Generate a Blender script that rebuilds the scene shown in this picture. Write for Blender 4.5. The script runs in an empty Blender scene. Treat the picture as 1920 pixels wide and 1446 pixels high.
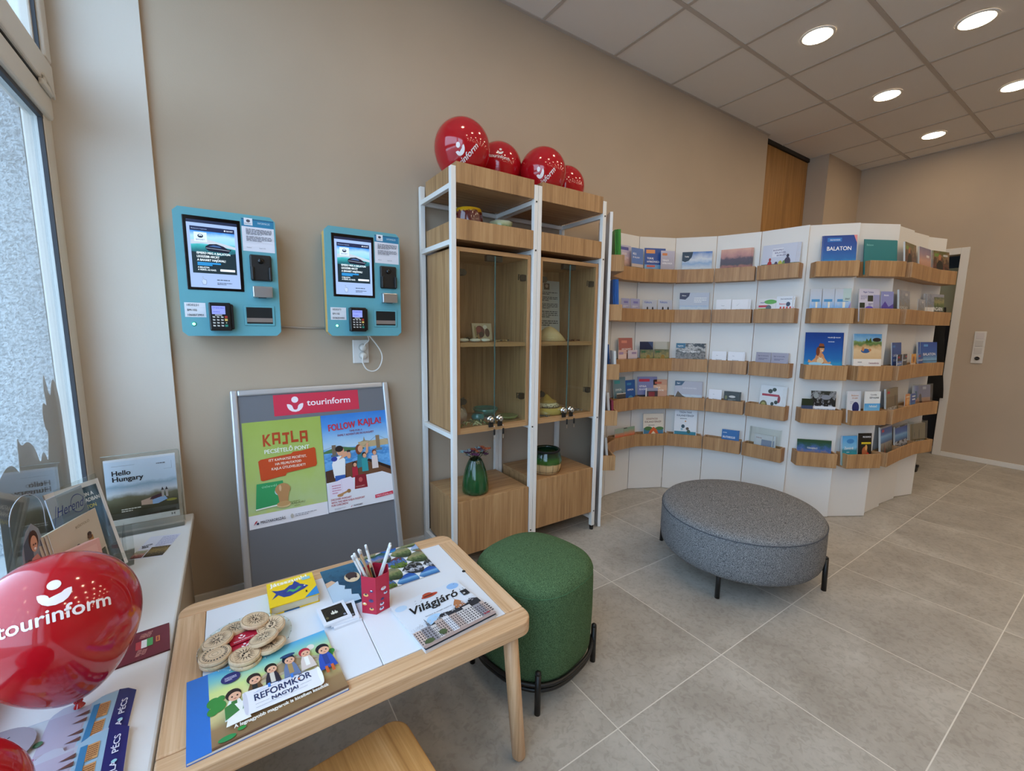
import bpy, bmesh, math, random
from mathutils import Vector, Matrix
random.seed(11)
S = bpy.context.scene
COL = S.collection
PI = math.pi

# ---------------------------------------------------------------- camera
F_PX, YAW, PITCH, ROLL, CAM_H = 806.3432, 0.58522, 0.13376, 0.012025, 1.3065
fwd = Vector((math.sin(YAW)*math.cos(PITCH), math.cos(YAW)*math.cos(PITCH), -math.sin(PITCH)))
rgt = Vector((math.cos(YAW), -math.sin(YAW), 0.0))
upv = rgt.cross(fwd)
r2 = rgt*math.cos(ROLL) + upv*math.sin(ROLL)
u2 = upv*math.cos(ROLL) - rgt*math.sin(ROLL)
cam_d = bpy.data.cameras.new('camera')
cam_d.sensor_width = 36.0
cam_d.sensor_fit = 'HORIZONTAL'
cam_d.lens = F_PX/1920*36
cam_d.clip_start = 0.02
cam = bpy.data.objects.new('camera', cam_d)
COL.objects.link(cam)
cam.matrix_world = Matrix(((r2.x, u2.x, -fwd.x, 0), (r2.y, u2.y, -fwd.y, 0), (r2.z, u2.z, -fwd.z, CAM_H), (0, 0, 0, 1)))
S.camera = cam

# ---------------------------------------------------------------- world, exposure
S.view_settings.view_transform = 'Standard'
S.view_settings.look = 'None'
S.view_settings.gamma = 1
S.view_settings.use_curve_mapping = False
S.view_settings.exposure = 0.97
W = bpy.data.worlds.new('overcast_sky')
S.world = W
W.use_nodes = True
bgn = W.node_tree.nodes['Background']
bgn.inputs[0].default_value = (0.52, 0.73, 1.0, 1)
bgn.inputs[1].default_value = 2.9
LAMP_STRENGTH = 20.0
LAMP_COLOR = (1.0, 0.80, 0.56)

# room constants (metres, camera stands at x=0 y=0)
WY, H, EX, WX = 2.349, 3.177, 6.33, -0.20
YF = -3.4
GX = -0.497          # window glass plane
REV = 2.335          # far window reveal
SILL = 0.461

# ---------------------------------------------------------------- materials
def lin(c):
    return tuple((x/12.92 if x <= 0.04045 else ((x+0.055)/1.055)**2.4) for x in c)
def hx(h):
    h = h.lstrip('#')
    return lin(tuple(int(h[i:i+2], 16)/255 for i in (0, 2, 4))) + (1,)
MC = {}
def newmat(name):
    m = bpy.data.materials.new(name); m.use_nodes = True
    return m, m.node_tree, m.node_tree.nodes['Principled BSDF']
def flat(h, rough=0.5, metal=0.0, spec=0.5, coat=0.0):
    key = ('f', h, rough, metal, spec, coat)
    if key not in MC:
        m, nt, b = newmat('c_'+h)
        b.inputs['Base Color'].default_value = hx(h)
        b.inputs['Roughness'].default_value = rough
        b.inputs['Metallic'].default_value = metal
        b.inputs['Specular IOR Level'].default_value = spec
        b.inputs['Coat Weight'].default_value = coat
        MC[key] = m
    return MC[key]
def glow(h, strength):
    key = ('g', h, strength)
    if key not in MC:
        m, nt, b = newmat('g_'+h)
        b.inputs['Base Color'].default_value = (0.01, 0.01, 0.01, 1)
        b.inputs['Roughness'].default_value = 0.25
        b.inputs['Emission Color'].default_value = hx(h)
        b.inputs['Emission Strength'].default_value = strength
        MC[key] = m
    return MC[key]
def N(nt, typ, **kw):
    n = nt.nodes.new(typ)
    for k, v in kw.items():
        if k.startswith('i_'):
            n.inputs[k[2:].replace('_', ' ')].default_value = v
        else:
            setattr(n, k, v)
    return n
def ramp(nt, stops, interp='LINEAR'):
    r = nt.nodes.new('ShaderNodeValToRGB'); cr = r.color_ramp; cr.interpolation = interp
    while len(cr.elements) < len(stops): cr.elements.new(0.5)
    for e, (p, c) in zip(cr.elements, stops):
        e.position = p; e.color = c if not isinstance(c, str) else hx(c)
    return r
def wood(name, cols, axis='z', scale=1.0, rough=0.5, streak=14.0):
    m, nt, b = newmat(name)
    tc = N(nt, 'ShaderNodeTexCoord')
    mp = N(nt, 'ShaderNodeMapping')
    s = {'x': (0.7, streak, streak), 'y': (streak, 0.7, streak), 'z': (streak, streak, 0.7)}[axis]
    mp.inputs['Scale'].default_value = tuple(v*scale for v in s)
    n1 = N(nt, 'ShaderNodeTexNoise', i_Scale=1.0, i_Detail=8.0, i_Roughness=0.68, i_Distortion=1.8)
    mp2 = N(nt, 'ShaderNodeMapping')
    mp2.inputs['Scale'].default_value = tuple((v*11 if v > 1 else v*5)*scale for v in s)
    n2 = N(nt, 'ShaderNodeTexNoise', i_Scale=1.0, i_Detail=3.0)
    L = nt.links.new
    L(tc.outputs['Object'], mp.inputs[0]); L(tc.outputs['Object'], mp2.inputs[0])
    L(mp.outputs[0], n1.inputs['Vector']); L(mp2.outputs[0], n2.inputs['Vector'])
    mx = N(nt, 'ShaderNodeMath', operation='MULTIPLY_ADD'); mx.inputs[1].default_value = 0.35; 
    L(n2.outputs[0], mx.inputs[0]); 
    sc = N(nt, 'ShaderNodeMath', operation='MULTIPLY'); sc.inputs[1].default_value = 0.75
    L(n1.outputs[0], sc.inputs[0]); L(sc.outputs[0], mx.inputs[2])
    r = ramp(nt, [(0.36, cols[0]), (0.54, cols[1]), (0.72, cols[2])])
    L(mx.outputs[0], r.inputs[0]); L(r.outputs[0], b.inputs['Base Color'])
    b.inputs['Roughness'].default_value = rough
    bp = N(nt, 'ShaderNodeBump', i_Strength=0.06, i_Distance=0.01)
    L(n2.outputs[0], bp.inputs['Height']); L(bp.outputs[0], b.inputs['Normal'])
    return m
def plaster(name, h, rough=0.85, bump=0.08, scale=160, var=0.05):
    m, nt, b = newmat(name)
    tc = N(nt, 'ShaderNodeTexCoord')
    n1 = N(nt, 'ShaderNodeTexNoise', i_Scale=float(scale), i_Detail=4.0)
    n2 = N(nt, 'ShaderNodeTexNoise', i_Scale=1.3, i_Detail=3.0)
    L = nt.links.new
    L(tc.outputs['Object'], n1.inputs['Vector']); L(tc.outputs['Object'], n2.inputs['Vector'])
    c = hx(h)
    r = ramp(nt, [(0.3, tuple(x*(1-var) for x in c[:3])+(1,)), (0.7, tuple(min(1, x*(1+var)) for x in c[:3])+(1,))])
    L(n2.outputs[0], r.inputs[0]); L(r.outputs[0], b.inputs['Base Color'])
    b.inputs['Roughness'].default_value = rough
    bp = N(nt, 'ShaderNodeBump', i_Strength=bump, i_Distance=0.004)
    L(n1.outputs[0], bp.inputs['Height']); L(bp.outputs[0], b.inputs['Normal'])
    return m
def fabric(name, a, bcol, scale=500, stretch=(1, 1, 1), bump=0.4, detail=2.0, sheen=0.0):
    m, nt, b = newmat(name)
    tc = N(nt, 'ShaderNodeTexCoord'); mp = N(nt, 'ShaderNodeMapping'); mp.inputs['Scale'].default_value = stretch
    n1 = N(nt, 'ShaderNodeTexNoise', i_Scale=float(scale), i_Detail=detail)
    L = nt.links.new
    L(tc.outputs['Object'], mp.inputs[0]); L(mp.outputs[0], n1.inputs['Vector'])
    r = ramp(nt, [(0.38, a), (0.62, bcol)])
    L(n1.outputs[0], r.inputs[0]); L(r.outputs[0], b.inputs['Base Color'])
    b.inputs['Roughness'].default_value = 0.95
    b.inputs['Specular IOR Level'].default_value = 0.15
    b.inputs['Sheen Weight'].default_value = sheen
    bp = N(nt, 'ShaderNodeBump', i_Strength=bump, i_Distance=0.002)
    L(n1.outputs[0], bp.inputs['Height']); L(bp.outputs[0], b.inputs['Normal'])
    return m
def glass(name, tint=(1, 1, 1, 1), refl=1.0, rough=0.0):
    m = bpy.data.materials.new(name); m.use_nodes = True; nt = m.node_tree
    nt.nodes.remove(nt.nodes['Principled BSDF'])
    out = nt.nodes['Material Output']
    t = N(nt, 'ShaderNodeBsdfTransparent'); t.inputs[0].default_value = tint
    g = N(nt, 'ShaderNodeBsdfGlossy'); g.inputs['Roughness'].default_value = rough
    g.inputs[0].default_value = (refl, refl, refl, 1)
    fr = N(nt, 'ShaderNodeFresnel', i_IOR=1.5); ge = N(nt, 'ShaderNodeNewGeometry')
    io = N(nt, 'ShaderNodeMath', operation='MULTIPLY_ADD'); io.inputs[1].default_value = 1/1.5-1.5; io.inputs[2].default_value = 1.5   # same air-to-glass reflection on both faces
    nt.links.new(ge.outputs['Backfacing'], io.inputs[0]); nt.links.new(io.outputs[0], fr.inputs['IOR'])
    mx = N(nt, 'ShaderNodeMixShader')
    nt.links.new(fr.outputs[0], mx.inputs[0]); nt.links.new(t.outputs[0], mx.inputs[1]); nt.links.new(g.outputs[0], mx.inputs[2])
    nt.links.new(mx.outputs[0], out.inputs[0])
    return m
def photo(name, stops, amp=0.18, scale=4.0, rough=0.3, detail=5.0, glowing=0):
    """printed picture: horizontal bands with an irregular skyline, in the sheet's own UV"""
    key = ('p', name)
    if key in MC: return MC[key]
    m, nt, b = newmat('print_'+name)
    uv = N(nt, 'ShaderNodeUVMap'); sp = N(nt, 'ShaderNodeSeparateXYZ')
    no = N(nt, 'ShaderNodeTexNoise', i_Scale=float(scale), i_Detail=detail, i_Roughness=0.6)
    L = nt.links.new
    L(uv.outputs[0], sp.inputs[0]); L(uv.outputs[0], no.inputs['Vector'])
    s1 = N(nt, 'ShaderNodeMath', operation='SUBTRACT'); s1.inputs[1].default_value = 0.5
    L(no.outputs[0], s1.inputs[0])
    ma = N(nt, 'ShaderNodeMath', operation='MULTIPLY_ADD'); ma.inputs[1].default_value = amp
    L(s1.outputs[0], ma.inputs[0]); L(sp.outputs[1], ma.inputs[2])
    r = ramp(nt, stops); L(ma.outputs[0], r.inputs[0])
    if glowing:
        b.inputs['Base Color'].default_value = (0.01, 0.01, 0.01, 1)
        L(r.outputs[0], b.inputs['Emission Color']); b.inputs['Emission Strength'].default_value = glowing
    else:
        L(r.outputs[0], b.inputs['Base Color'])
    b.inputs['Roughness'].default_value = rough
    MC[key] = m
    return m

OAK = wood('oak', ['85613f', 'aa8156', 'c09a6d'], 'z', 1.0, 0.5)
OAKX = wood('oak_horizontal', ['85613f', 'aa8156', 'c09a6d'], 'x', 1.0, 0.5)
OAKD = wood('oak_panel', ['8a6130', 'a2743c', 'b98a4f'], 'z', 0.8, 0.45)
PINEX = wood('pine_lengthwise', ['b08459', 'cda47b', 'dfbc96'], 'x', 1.2, 0.45, 16)
PINEY = wood('pine_crosswise', ['b08459', 'cda47b', 'dfbc96'], 'y', 1.2, 0.45, 16)
PINEZ = wood('pine_leg', ['b08459', 'cda47b', 'dfbc96'], 'z', 1.2, 0.45, 16)
STOOLW = wood('stool_wood', ['a3743f', 'c39257', 'd8ab76'], 'y', 0.9, 0.4, 16)
WALL = plaster('wall_paint', 'b8a691', 0.9)
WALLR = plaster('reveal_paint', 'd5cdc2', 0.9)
CEIL = plaster('ceiling_tile', 'e6e0d8', 0.95, 0.10, 300, 0.01)
TBAR = flat('bdb3a8', 0.5)
WHITEP = plaster('white_panel', 'e4e2de', 0.45, 0.02, 60, 0.015)
WMETAL = flat('e9e7e2', 0.35, 0.0)
PVC = flat('dad5cc', 0.35)
SILLM = flat('e6e4e1', 0.3)
BLACK = flat('141414', 0.45)
DARK = flat('050505', 0.7)
RUBBER = flat('3a3c42', 0.6)
CHROME = flat('d8d8d8', 0.12, 1.0)
STEEL = flat('b9bcc0', 0.3, 0.9)
GREEN = fabric('green_wool', '334a2f', '5c7753', 420)
GREYF = fabric('grey_melange', '3c3e42', '9a9a9a', 300, (1, 1, 1.6), 0.5, 3.5)
GLASS = glass('clear_glass', (0.93, 0.97, 0.95, 1))
WGLASS = glass('window_glass', (0.93, 0.96, 0.97, 1), 1.0)
ACRYL = glass('acrylic', (0.93, 0.95, 0.94, 1), 0.9, 0.02)
EDGEG = flat('587068', 0.2)
STUCCO = None

# ---------------------------------------------------------------- mesh helpers
class MB:
    def __init__(s): s.bm = bmesh.new(); s.mats = []
    def mi(s, m):
        if m not in s.mats: s.mats.append(m)
        return s.mats.index(m)
    def _tag(s, verts, m, smooth=False):
        k = s.mi(m); fs = set()
        for v in verts: fs.update(v.link_faces)
        for f in fs: f.material_index = k; f.smooth = smooth
    def box(s, x0, y0, z0, x1, y1, z1, m, bev=0.0, seg=2, M=None):
        r = bmesh.ops.create_cube(s.bm, size=1.0)
        vs = r['verts']
        for v in vs:
            v.co = Vector((x0+(v.co.x+.5)*(x1-x0), y0+(v.co.y+.5)*(y1-y0), z0+(v.co.z+.5)*(z1-z0)))
        if bev > 0:
            es = list({e for v in vs for e in v.link_edges})
            rr = bmesh.ops.bevel(s.bm, geom=es, offset=bev, segments=seg, profile=0.5, affect='EDGES')
            vs = rr['verts']
            fs = set(rr['faces'])
            for v in vs: fs.update(v.link_faces)
            vs = list({v for f in fs for v in f.verts})
        if M is not None:
            for v in vs: v.co = M @ v.co
        s._tag(vs, m)
        return s
    def prism(s, pts, z0, z1, m, M=None, smooth=False):
        n = len(pts)
        a = [s.bm.verts.new((p[0], p[1], z0)) for p in pts]
        b = [s.bm.verts.new((p[0], p[1], z1)) for p in pts]
        k = s.mi(m)
        fs = [s.bm.faces.new(a[::-1]), s.bm.faces.new(b)]
        for i in range(n):
            f = s.bm.faces.new((a[i], a[(i+1) % n], b[(i+1) % n], b[i])); f.smooth = smooth; fs.append(f)
        for f in fs: f.material_index = k
        if M is not None:
            for v in a+b: v.co = M @ v.co
        return s
    def loft(s, rings, m, cap=(True, True), smooth=True):
        k = s.mi(m); R = []
        for ring in rings: R.append([s.bm.verts.new(p) for p in ring])
        n = len(R[0])
        for i in range(len(R)-1):
            for j in range(n):
                f = s.bm.faces.new((R[i][j], R[i][(j+1) % n], R[i+1][(j+1) % n], R[i+1][j]))
                f.material_index = k; f.smooth = smooth
        if cap[0]: f = s.bm.faces.new(R[0][::-1]); f.material_index = k; f.smooth = False
        if cap[1]: f = s.bm.faces.new(R[-1]); f.material_index = k; f.smooth = False
        return s
    def lathe(s, prof, m, c=(0, 0, 0), seg=32, cap=(True, True), M=None):
        rings = []
        for r, z in prof:
            rings.append([Vector((c[0]+r*math.cos(2*PI*j/seg), c[1]+r*math.sin(2*PI*j/seg), c[2]+z)) for j in range(seg)])
        if M is not None: rings = [[M @ p for p in ring] for ring in rings]
        return s.loft(rings, m, cap)
    def tube(s, path, r, m, seg=10, closed=False, r1=None):
        P = [Vector(p) for p in path]; n = len(P); rings = []
        ref = None
        for i, p in enumerate(P):
            if closed: d = (P[(i+1) % n]-P[i-1]).normalized()
            else: d = (P[min(i+1, n-1)]-P[max(i-1, 0)]).normalized()
            if ref is None:
                ref = Vector((0, 0, 1)) if abs(d.z) < 0.9 else Vector((1, 0, 0))
            a = (ref - d*ref.dot(d)).normalized(); b = d.cross(a); ref = a
            rr = r if r1 is None else r+(r1-r)*i/(n-1)
            rings.append([p+a*rr*math.cos(2*PI*j/seg)+b*rr*math.sin(2*PI*j/seg) for j in range(seg)])
        if closed:
            rings.append(rings[0][:]); 
            return s.loft(rings, m, (False, False))
        return s.loft(rings, m)
    def build(s, name, parent=None, loc=None):
        me = bpy.data.meshes.new(name)
        bmesh.ops.recalc_face_normals(s.bm, faces=s.bm.faces[:])
        s.bm.to_mesh(me); s.bm.free()
        for m in s.mats: me.materials.append(m)
        o = bpy.data.objects.new(name, me); COL.objects.link(o)
        if parent is not None: o.parent = parent
        if loc is not None: o.location = loc
        return o
def smooth_by_angle(o, deg=35):
    me = o.data
    bm = bmesh.new(); bm.from_mesh(me)
    for f in bm.faces: f.smooth = True
    for e in bm.edges:
        if len(e.link_faces) == 2 and e.calc_face_angle(0) > math.radians(deg): e.smooth = False
    bm.to_mesh(me); bm.free()
    return o
def tag(o, label, cat, group=None):
    o['label'] = label; o['category'] = cat
    if group: o['group'] = group
    return o
def thing(name, label, cat, loc=(0, 0, 0), rz=0, group=None):
    o = bpy.data.objects.new(name, None); COL.objects.link(o)
    o.location = loc; o.rotation_euler = (0, 0, rz); o.empty_display_size = 0.05
    return tag(o, label, cat, group)
def struct(o): o['kind'] = 'structure'; return o
def dup(o, M=None, label=None, group=None):
    c = o.copy(); COL.objects.link(c)
    if M is not None: c.matrix_world = M
    if label: c['label'] = label
    if group: c['group'] = group
    for ch in o.children:
        d = ch.copy(); COL.objects.link(d); d.parent = c
        for g in ch.children:
            e = g.copy(); COL.objects.link(e); e.parent = d
    return c
def frame_mat(O, U, V):
    U = Vector(U).normalized(); V = Vector(V).normalized(); Wv = U.cross(V).normalized(); V = Wv.cross(U)
    return Matrix(((U.x, V.x, Wv.x, O[0]), (U.y, V.y, Wv.y, O[1]), (U.z, V.z, Wv.z, O[2]), (0, 0, 0, 1)))

# text meshes, cached
TX = {}
def text_mesh(st, bold=0.0):
    key = (st, bold)
    if key in TX: return TX[key]
    cu = bpy.data.curves.new('t', 'FONT'); cu.body = st; cu.size = 1.0; cu.resolution_u = 3
    cu.fill_mode = 'FRONT'
    ob = bpy.data.objects.new('t', cu); COL.objects.link(ob)
    bpy.context.view_layer.update()
    dg = bpy.context.evaluated_depsgraph_get()
    me = ob.evaluated_get(dg).to_mesh()
    vs = [(v.co.x, v.co.y) for v in me.vertices]; fs = [tuple(p.vertices) for p in me.polygons]
    ob.evaluated_get(dg).to_mesh_clear()
    bpy.data.objects.remove(ob); bpy.data.curves.remove(cu)
    if vs:
        x0 = min(v[0] for v in vs); x1 = max(v[0] for v in vs)
    else: x0, x1 = 0, 1
    TX[key] = (vs, fs, x0, max(x1, x0+1e-3))
    return TX[key]
LOGO = {
 'head': [(0.34*math.cos(2*PI*i/24), 0.50+0.34*math.sin(2*PI*i/24)) for i in range(24)],
 'body': [(-0.80, 0.06), (-0.80, -0.12), (-0.74, -0.36), (-0.58, -0.60), (-0.34, -0.77), (0, -0.84), (0.34, -0.77), (0.58, -0.60), (0.74, -0.36), (0.80, -0.12), (0.80, 0.06),
          (0.62, 0.05), (0.44, -0.02), (0.31, -0.14), (0.25, -0.30), (0.22, -0.46), (0.13, -0.57), (0, -0.61), (-0.13, -0.57), (-0.22, -0.46), (-0.25, -0.30), (-0.31, -0.14), (-0.44, -0.02), (-0.62, 0.05)]}

class Print:
    """a sheet with printed shapes; 0..1 coordinates across its width and height, real size (w,h)"""
    def __init__(s, w, h, eps=0.00018):
        s.w, s.h, s.bm, s.mats, s.z, s.eps = w, h, bmesh.new(), [], 0.0, eps
        s.uv = s.bm.loops.layers.uv.new('UVMap')
    def mi(s, m):
        if isinstance(m, str):
            m = PHOTOS[m]() if m in PHOTOS else flat(m, 0.35)
        if m not in s.mats: s.mats.append(m)
        return s.mats.index(m)
    def up(s): s.z += s.eps
    def poly(s, pts, m, up=True):
        if up: s.up()
        vs = [s.bm.verts.new((p[0]*s.w, p[1]*s.h, s.z)) for p in pts]
        f = s.bm.faces.new(vs)
        f.material_index = s.mi(m)
        x0 = min(p[0] for p in pts); x1 = max(p[0] for p in pts); y0 = min(p[1] for p in pts); y1 = max(p[1] for p in pts)
        for l, p in zip(f.loops, pts):
            l[s.uv].uv = ((p[0]-x0)/(x1-x0+1e-9), (p[1]-y0)/(y1-y0+1e-9))
        f.normal_update()
        if f.normal.z < 0: f.normal_flip()
        return s
    def rect(s, x0, y0, x1, y1, m): return s.poly([(x0, y0), (x1, y0), (x1, y1), (x0, y1)], m)
    def ell(s, cx, cy, rx, ry, m, n=20, a0=0, a1=2*PI):
        k = n if a1-a0 > 6.2 else n+1
        return s.poly([(cx+rx*math.cos(a0+(a1-a0)*i/n), cy+ry*math.sin(a0+(a1-a0)*i/n)) for i in range(k)], m)
    def line(s, x0, y0, x1, y1, t, m):
        dx, dy = (x1-x0)*s.w, (y1-y0)*s.h; L = math.hypot(dx, dy) or 1
        nx, ny = -dy/L*t/2/s.w, dx/L*t/2/s.h
        return s.poly([(x0+nx, y0+ny), (x0-nx, y0-ny), (x1-nx, y1-ny), (x1+nx, y1+ny)], m)
    def text(s, st, x, y, hgt, m, w=None, al='l', bold=0.0, rot=0.0, shear=0.0):
        """hgt: cap height as a fraction of the sheet height; w: forced width as a fraction of the sheet width"""
        s.up()
        vs, fs, x0, x1 = text_mesh(st, bold)
        sy = hgt*s.h/0.70; sx = sy if w is None else w*s.w/(x1-x0)
        wid = (x1-x0)*sx; off = {'l': 0, 'c': -wid/2, 'r': -wid}[al]
        ca, sa = math.cos(rot), math.sin(rot); k = s.mi(m); nv = []
        q = bold*.008*hgt*s.h/.7
        for ox, oy in (((0, 0),) if bold < .9 else ((-q, -q*.6), (q, -q*.6), (-q, q*.6), (q, q*.6))):
            nv = []; s.z += s.eps*.12
            for a, b in vs:
                px = (a-x0)*sx+off+shear*b*sy+ox; py = b*sy+oy
                nv.append(s.bm.verts.new((x*s.w+px*ca-py*sa, y*s.h+px*sa+py*ca, s.z)))
            for f in fs:
                try:
                    ff = s.bm.faces.new([nv[i] for i in f]); ff.material_index = k
                    ff.normal_update()
                    if ff.normal.z < 0: ff.normal_flip()
                except ValueError: pass
        return s
    def lines(s, x0, y0, x1, y1, n, m, fill=0.45):
        """small print: n rows of words"""
        rnd = random.Random(int((x0+y0*7+n)*1000)); dy = (y1-y0)/n
        s.up()
        for i in range(n):
            y = y1-(i+1)*dy; x = x0; end = x1 if i < n-1 else x0+(x1-x0)*0.6
            while x < end-0.01*(x1-x0):
                wl = min(rnd.uniform(0.06, 0.2)*(x1-x0), end-x)
                s.poly([(x, y), (x+wl, y), (x+wl, y+dy*fill), (x, y+dy*fill)], m, up=False)
                x += wl+0.025*(x1-x0)
        return s
    def logo(s, cx, cy, r, m):
        """round head over two cupped leaves; r is a fraction of the sheet height"""
        k = s.h/s.w
        for part in LOGO.values(): s.poly([(cx+p[0]*r*k, cy+p[1]*r) for p in part], m)
        return s
    def slab(s, t, m, outline=None):
        z0 = -t; o = outline or [(0, 0), (1, 0), (1, 1), (0, 1)]; k = s.mi(m); n = len(o)
        a = [s.bm.verts.new((p[0]*s.w, p[1]*s.h, z0)) for p in o]; b = [s.bm.verts.new((p[0]*s.w, p[1]*s.h, 0)) for p in o]
        fs = [s.bm.faces.new(a[::-1]), s.bm.faces.new(b)]+[s.bm.faces.new((a[i], a[(i+1) % n], b[(i+1) % n], b[i])) for i in range(n)]
        for f in fs:
            f.material_index = k
            for l in f.loops: l[s.uv].uv = (0.5, 0.5)
        return s
    def build(s, name, M=None, parent=None):
        me = bpy.data.meshes.new(name); s.bm.to_mesh(me); s.bm.free()
        for m in s.mats: me.materials.append(m)
        o = bpy.data.objects.new(name, me); COL.objects.link(o)
        if parent is not None: o.parent = parent
        if M is not None: o.matrix_world = M
        return o
PHOTOS = {}
def P_(name, stops, amp=0.18, scale=4.0, **kw):
    PHOTOS[name] = lambda: photo(name, stops, amp, scale, **kw)
P_('clouds', [(0.0, '2f3a2c'), (0.22, '46543f'), (0.27, '8fa3b0'), (0.45, 'c7d3de'), (0.6, '8fb0d6'), (0.75, 'd2dbe6'), (1.0, '4d7cc0')], 0.30)
P_('dusk', [(0.0, '2b2f2c'), (0.3, '3d3a3c'), (0.42, 'a5695a'), (0.5, '4a4149'), (0.68, '5a4a58'), (0.76, 'b07f7e'), (1.0, 'd7a795')], 0.30)
P_('sunset', [(0.0, '3a2c28'), (0.2, '6b4a3e'), (0.4, 'b98264'), (0.6, 'c99a86'), (0.8, '9a8296'), (1.0, '7a7594')], 0.2)
P_('seablue', [(0.0, '1b6f9e'), (0.3, '2f93c4'), (0.42, '1f6db3'), (0.7, '1450a0'), (1.0, '0f3f8c')], 0.12)
P_('lakeblue', [(0.0, '24508c'), (0.3, '4f8fc6'), (0.45, '7fb2da'), (0.6, '2f63b0'), (1.0, '1b49a0')], 0.15)
P_('town', [(0.0, '463a2f'), (0.25, '8c6a4e'), (0.4, '5a6b50'), (0.5, '9fb0c8'), (0.75, '8aa3cf'), (1.0, '6f8fc9')], 0.35, 6.0)
P_('pinkcastle', [(0.0, '33402f'), (0.2, '5c5348'), (0.35, '8c7a70'), (0.5, 'c9a49c'), (0.7, 'c3b2c6'), (1.0, 'b9b8d3')], 0.35, 6.0)
P_('forest', [(0.0, '23301f'), (0.3, '3f5132'), (0.5, '6b7a4a'), (0.7, '9a9167'), (1.0, '5b6b5a')], 0.9, 7.0)
P_('darkwine', [(0.0, '191512'), (0.35, '2a1c19'), (0.5, '6d3a2e'), (0.65, '3a2d1f'), (0.8, '8a6a4c'), (1.0, '5a5a2c')], 1.2, 5.0)
P_('greytown', [(0.0, '3c3f38'), (0.35, '6b6a60'), (0.55, '8f8b84'), (0.7, '7d8694'), (1.0, 'a7a9b5')], 1.0, 8.0)
P_('cave', [(0.0, '2c2d2c'), (0.3, '5b5a58'), (0.5, '8d8a86'), (0.65, '3f4341'), (0.85, 'c3c2c0'), (1.0, '39424a')], 1.3, 6.0)
P_('sky_lilac', [(0.0, '6f6a74'), (0.3, '97909f'), (0.6, 'a9a5c0'), (1.0, '9fa3cc')], 0.3)
P_('castlesky', [(0.0, '5d5a4a'), (0.15, '7d8a6a'), (0.25, '5c9bd0'), (0.45, '8cbcec'), (0.6, 'b9cbe3'), (1.0, 'c9cfd8')], 0.35, 6.0)
P_('night', [(0.0, '12141c'), (0.25, '3c3f49'), (0.4, 'c9ced8'), (0.5, '23252c'), (0.75, '20241f'), (0.85, '9a9ca0'), (1.0, '333831')], 1.3, 5.0)
P_('pano', [(0.0, '1e2b1c'), (0.25, '35472c'), (0.45, '8a7f86'), (0.6, '4a6aa8'), (0.8, '2f5a5a'), (1.0, '24482c')], 0.7, 5.0)
P_('redsunset', [(0.0, '3b3433'), (0.3, '5e5350'), (0.45, 'c4573a'), (0.6, 'd97a55'), (0.85, '8fa58c'), (1.0, '7fa08c')], 0.15)
P_('beachy', [(0.0, 'd9b98c'), (0.35, 'e3c9a1'), (0.5, 'c9a877'), (0.58, '5f7d4a'), (0.68, '7d9a5a'), (0.75, '8fc0e0'), (1.0, '5aa0d8')], 0.3, 6.0)
P_('turquoise', [(0.0, '2a8f9c'), (0.3, '3fb4bd'), (0.5, '2f7f8f'), (0.6, '7fc0e6'), (1.0, '4da3e0')], 0.1)
P_('vineyard', [(0.0, '50613a'), (0.3, '6e7a48'), (0.4, 'a9a6b4'), (1.0, 'bdbcd2')], 0.25, 5.0)
P_('tihany', [(0.0, '2c2a20'), (0.22, '4c4a35'), (0.36, '6d6b55'), (0.44, 'c3ccd2'), (0.5, 'aebfcd'), (0.56, '8fa9bb'), (0.62, 'b9cddd'), (1.0, 'c9d9e8')], 0.14, 4.0)
P_('darkcastle', [(0.0, '1c2419'), (0.3, '2d3a2a'), (0.45, '33485a'), (0.7, '2f5f80'), (1.0, '20404f')], 0.5, 4.0)
P_('green_poster', [(0.0, 'c6cc58'), (0.15, 'b5c98c'), (0.5, 'afc46c'), (1.0, 'a2b655')], 0.5, 3.0)
P_('danube', [(0.0, '4d8fd0'), (0.5, '6fb0e6'), (0.62, '3f86c8'), (1.0, '7fbcec')], 1.2, 9.0)
P_('postersky', [(0.0, 'cfe2ee'), (0.35, '9cc6e8'), (0.7, '4d94dc'), (1.0, '2f7cd0')], 0.25, 4.0)
P_('tealwater', [(0.0, '123a52'), (0.3, '1d4c66'), (0.6, '12405a'), (0.85, '2a647e'), (1.0, '1b4f6a')], 0.8, 8.0)
P_('mosaic', [(0.0, '1f2a1c'), (0.3, '6f8a2c'), (0.45, '3b3f2c'), (0.6, '4f7fc8'), (0.8, '2a2426'), (1.0, '8a4a4a')], 1.6, 9.0)
P_('storybg', [(0.0, '8a6b4a'), (0.22, '9a7b55'), (0.32, 'c9b87f'), (0.5, 'e3dc9c'), (0.68, 'd3e08c'), (0.85, '7fc4c0'), (1.0, '4fa6d8')], 0.12, 3.0)
P_('gold', [(0.0, '2c2418'), (0.4, '6b5a3a'), (0.6, 'a58a52'), (1.0, '3c2f20')], 1.6, 12.0)
P_('flowers', [(0.0, '4a3030'), (0.35, 'b0605a'), (0.55, 'c9b0a0'), (0.75, '6b7a50'), (1.0, 'd9d0c0')], 1.6, 10.0)
P_('screen_sea', [(0.0, '0b2634'), (0.3, '0c3a48'), (0.5, '12606e'), (0.6, '2fa0a6'), (0.66, '7fc0dc'), (0.8, '9cc8ec'), (0.9, '2f7fd0'), (1.0, '1a4f96')], 0.16, 3.0, glowing=0.75)
def bill(p, h): return p
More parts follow.
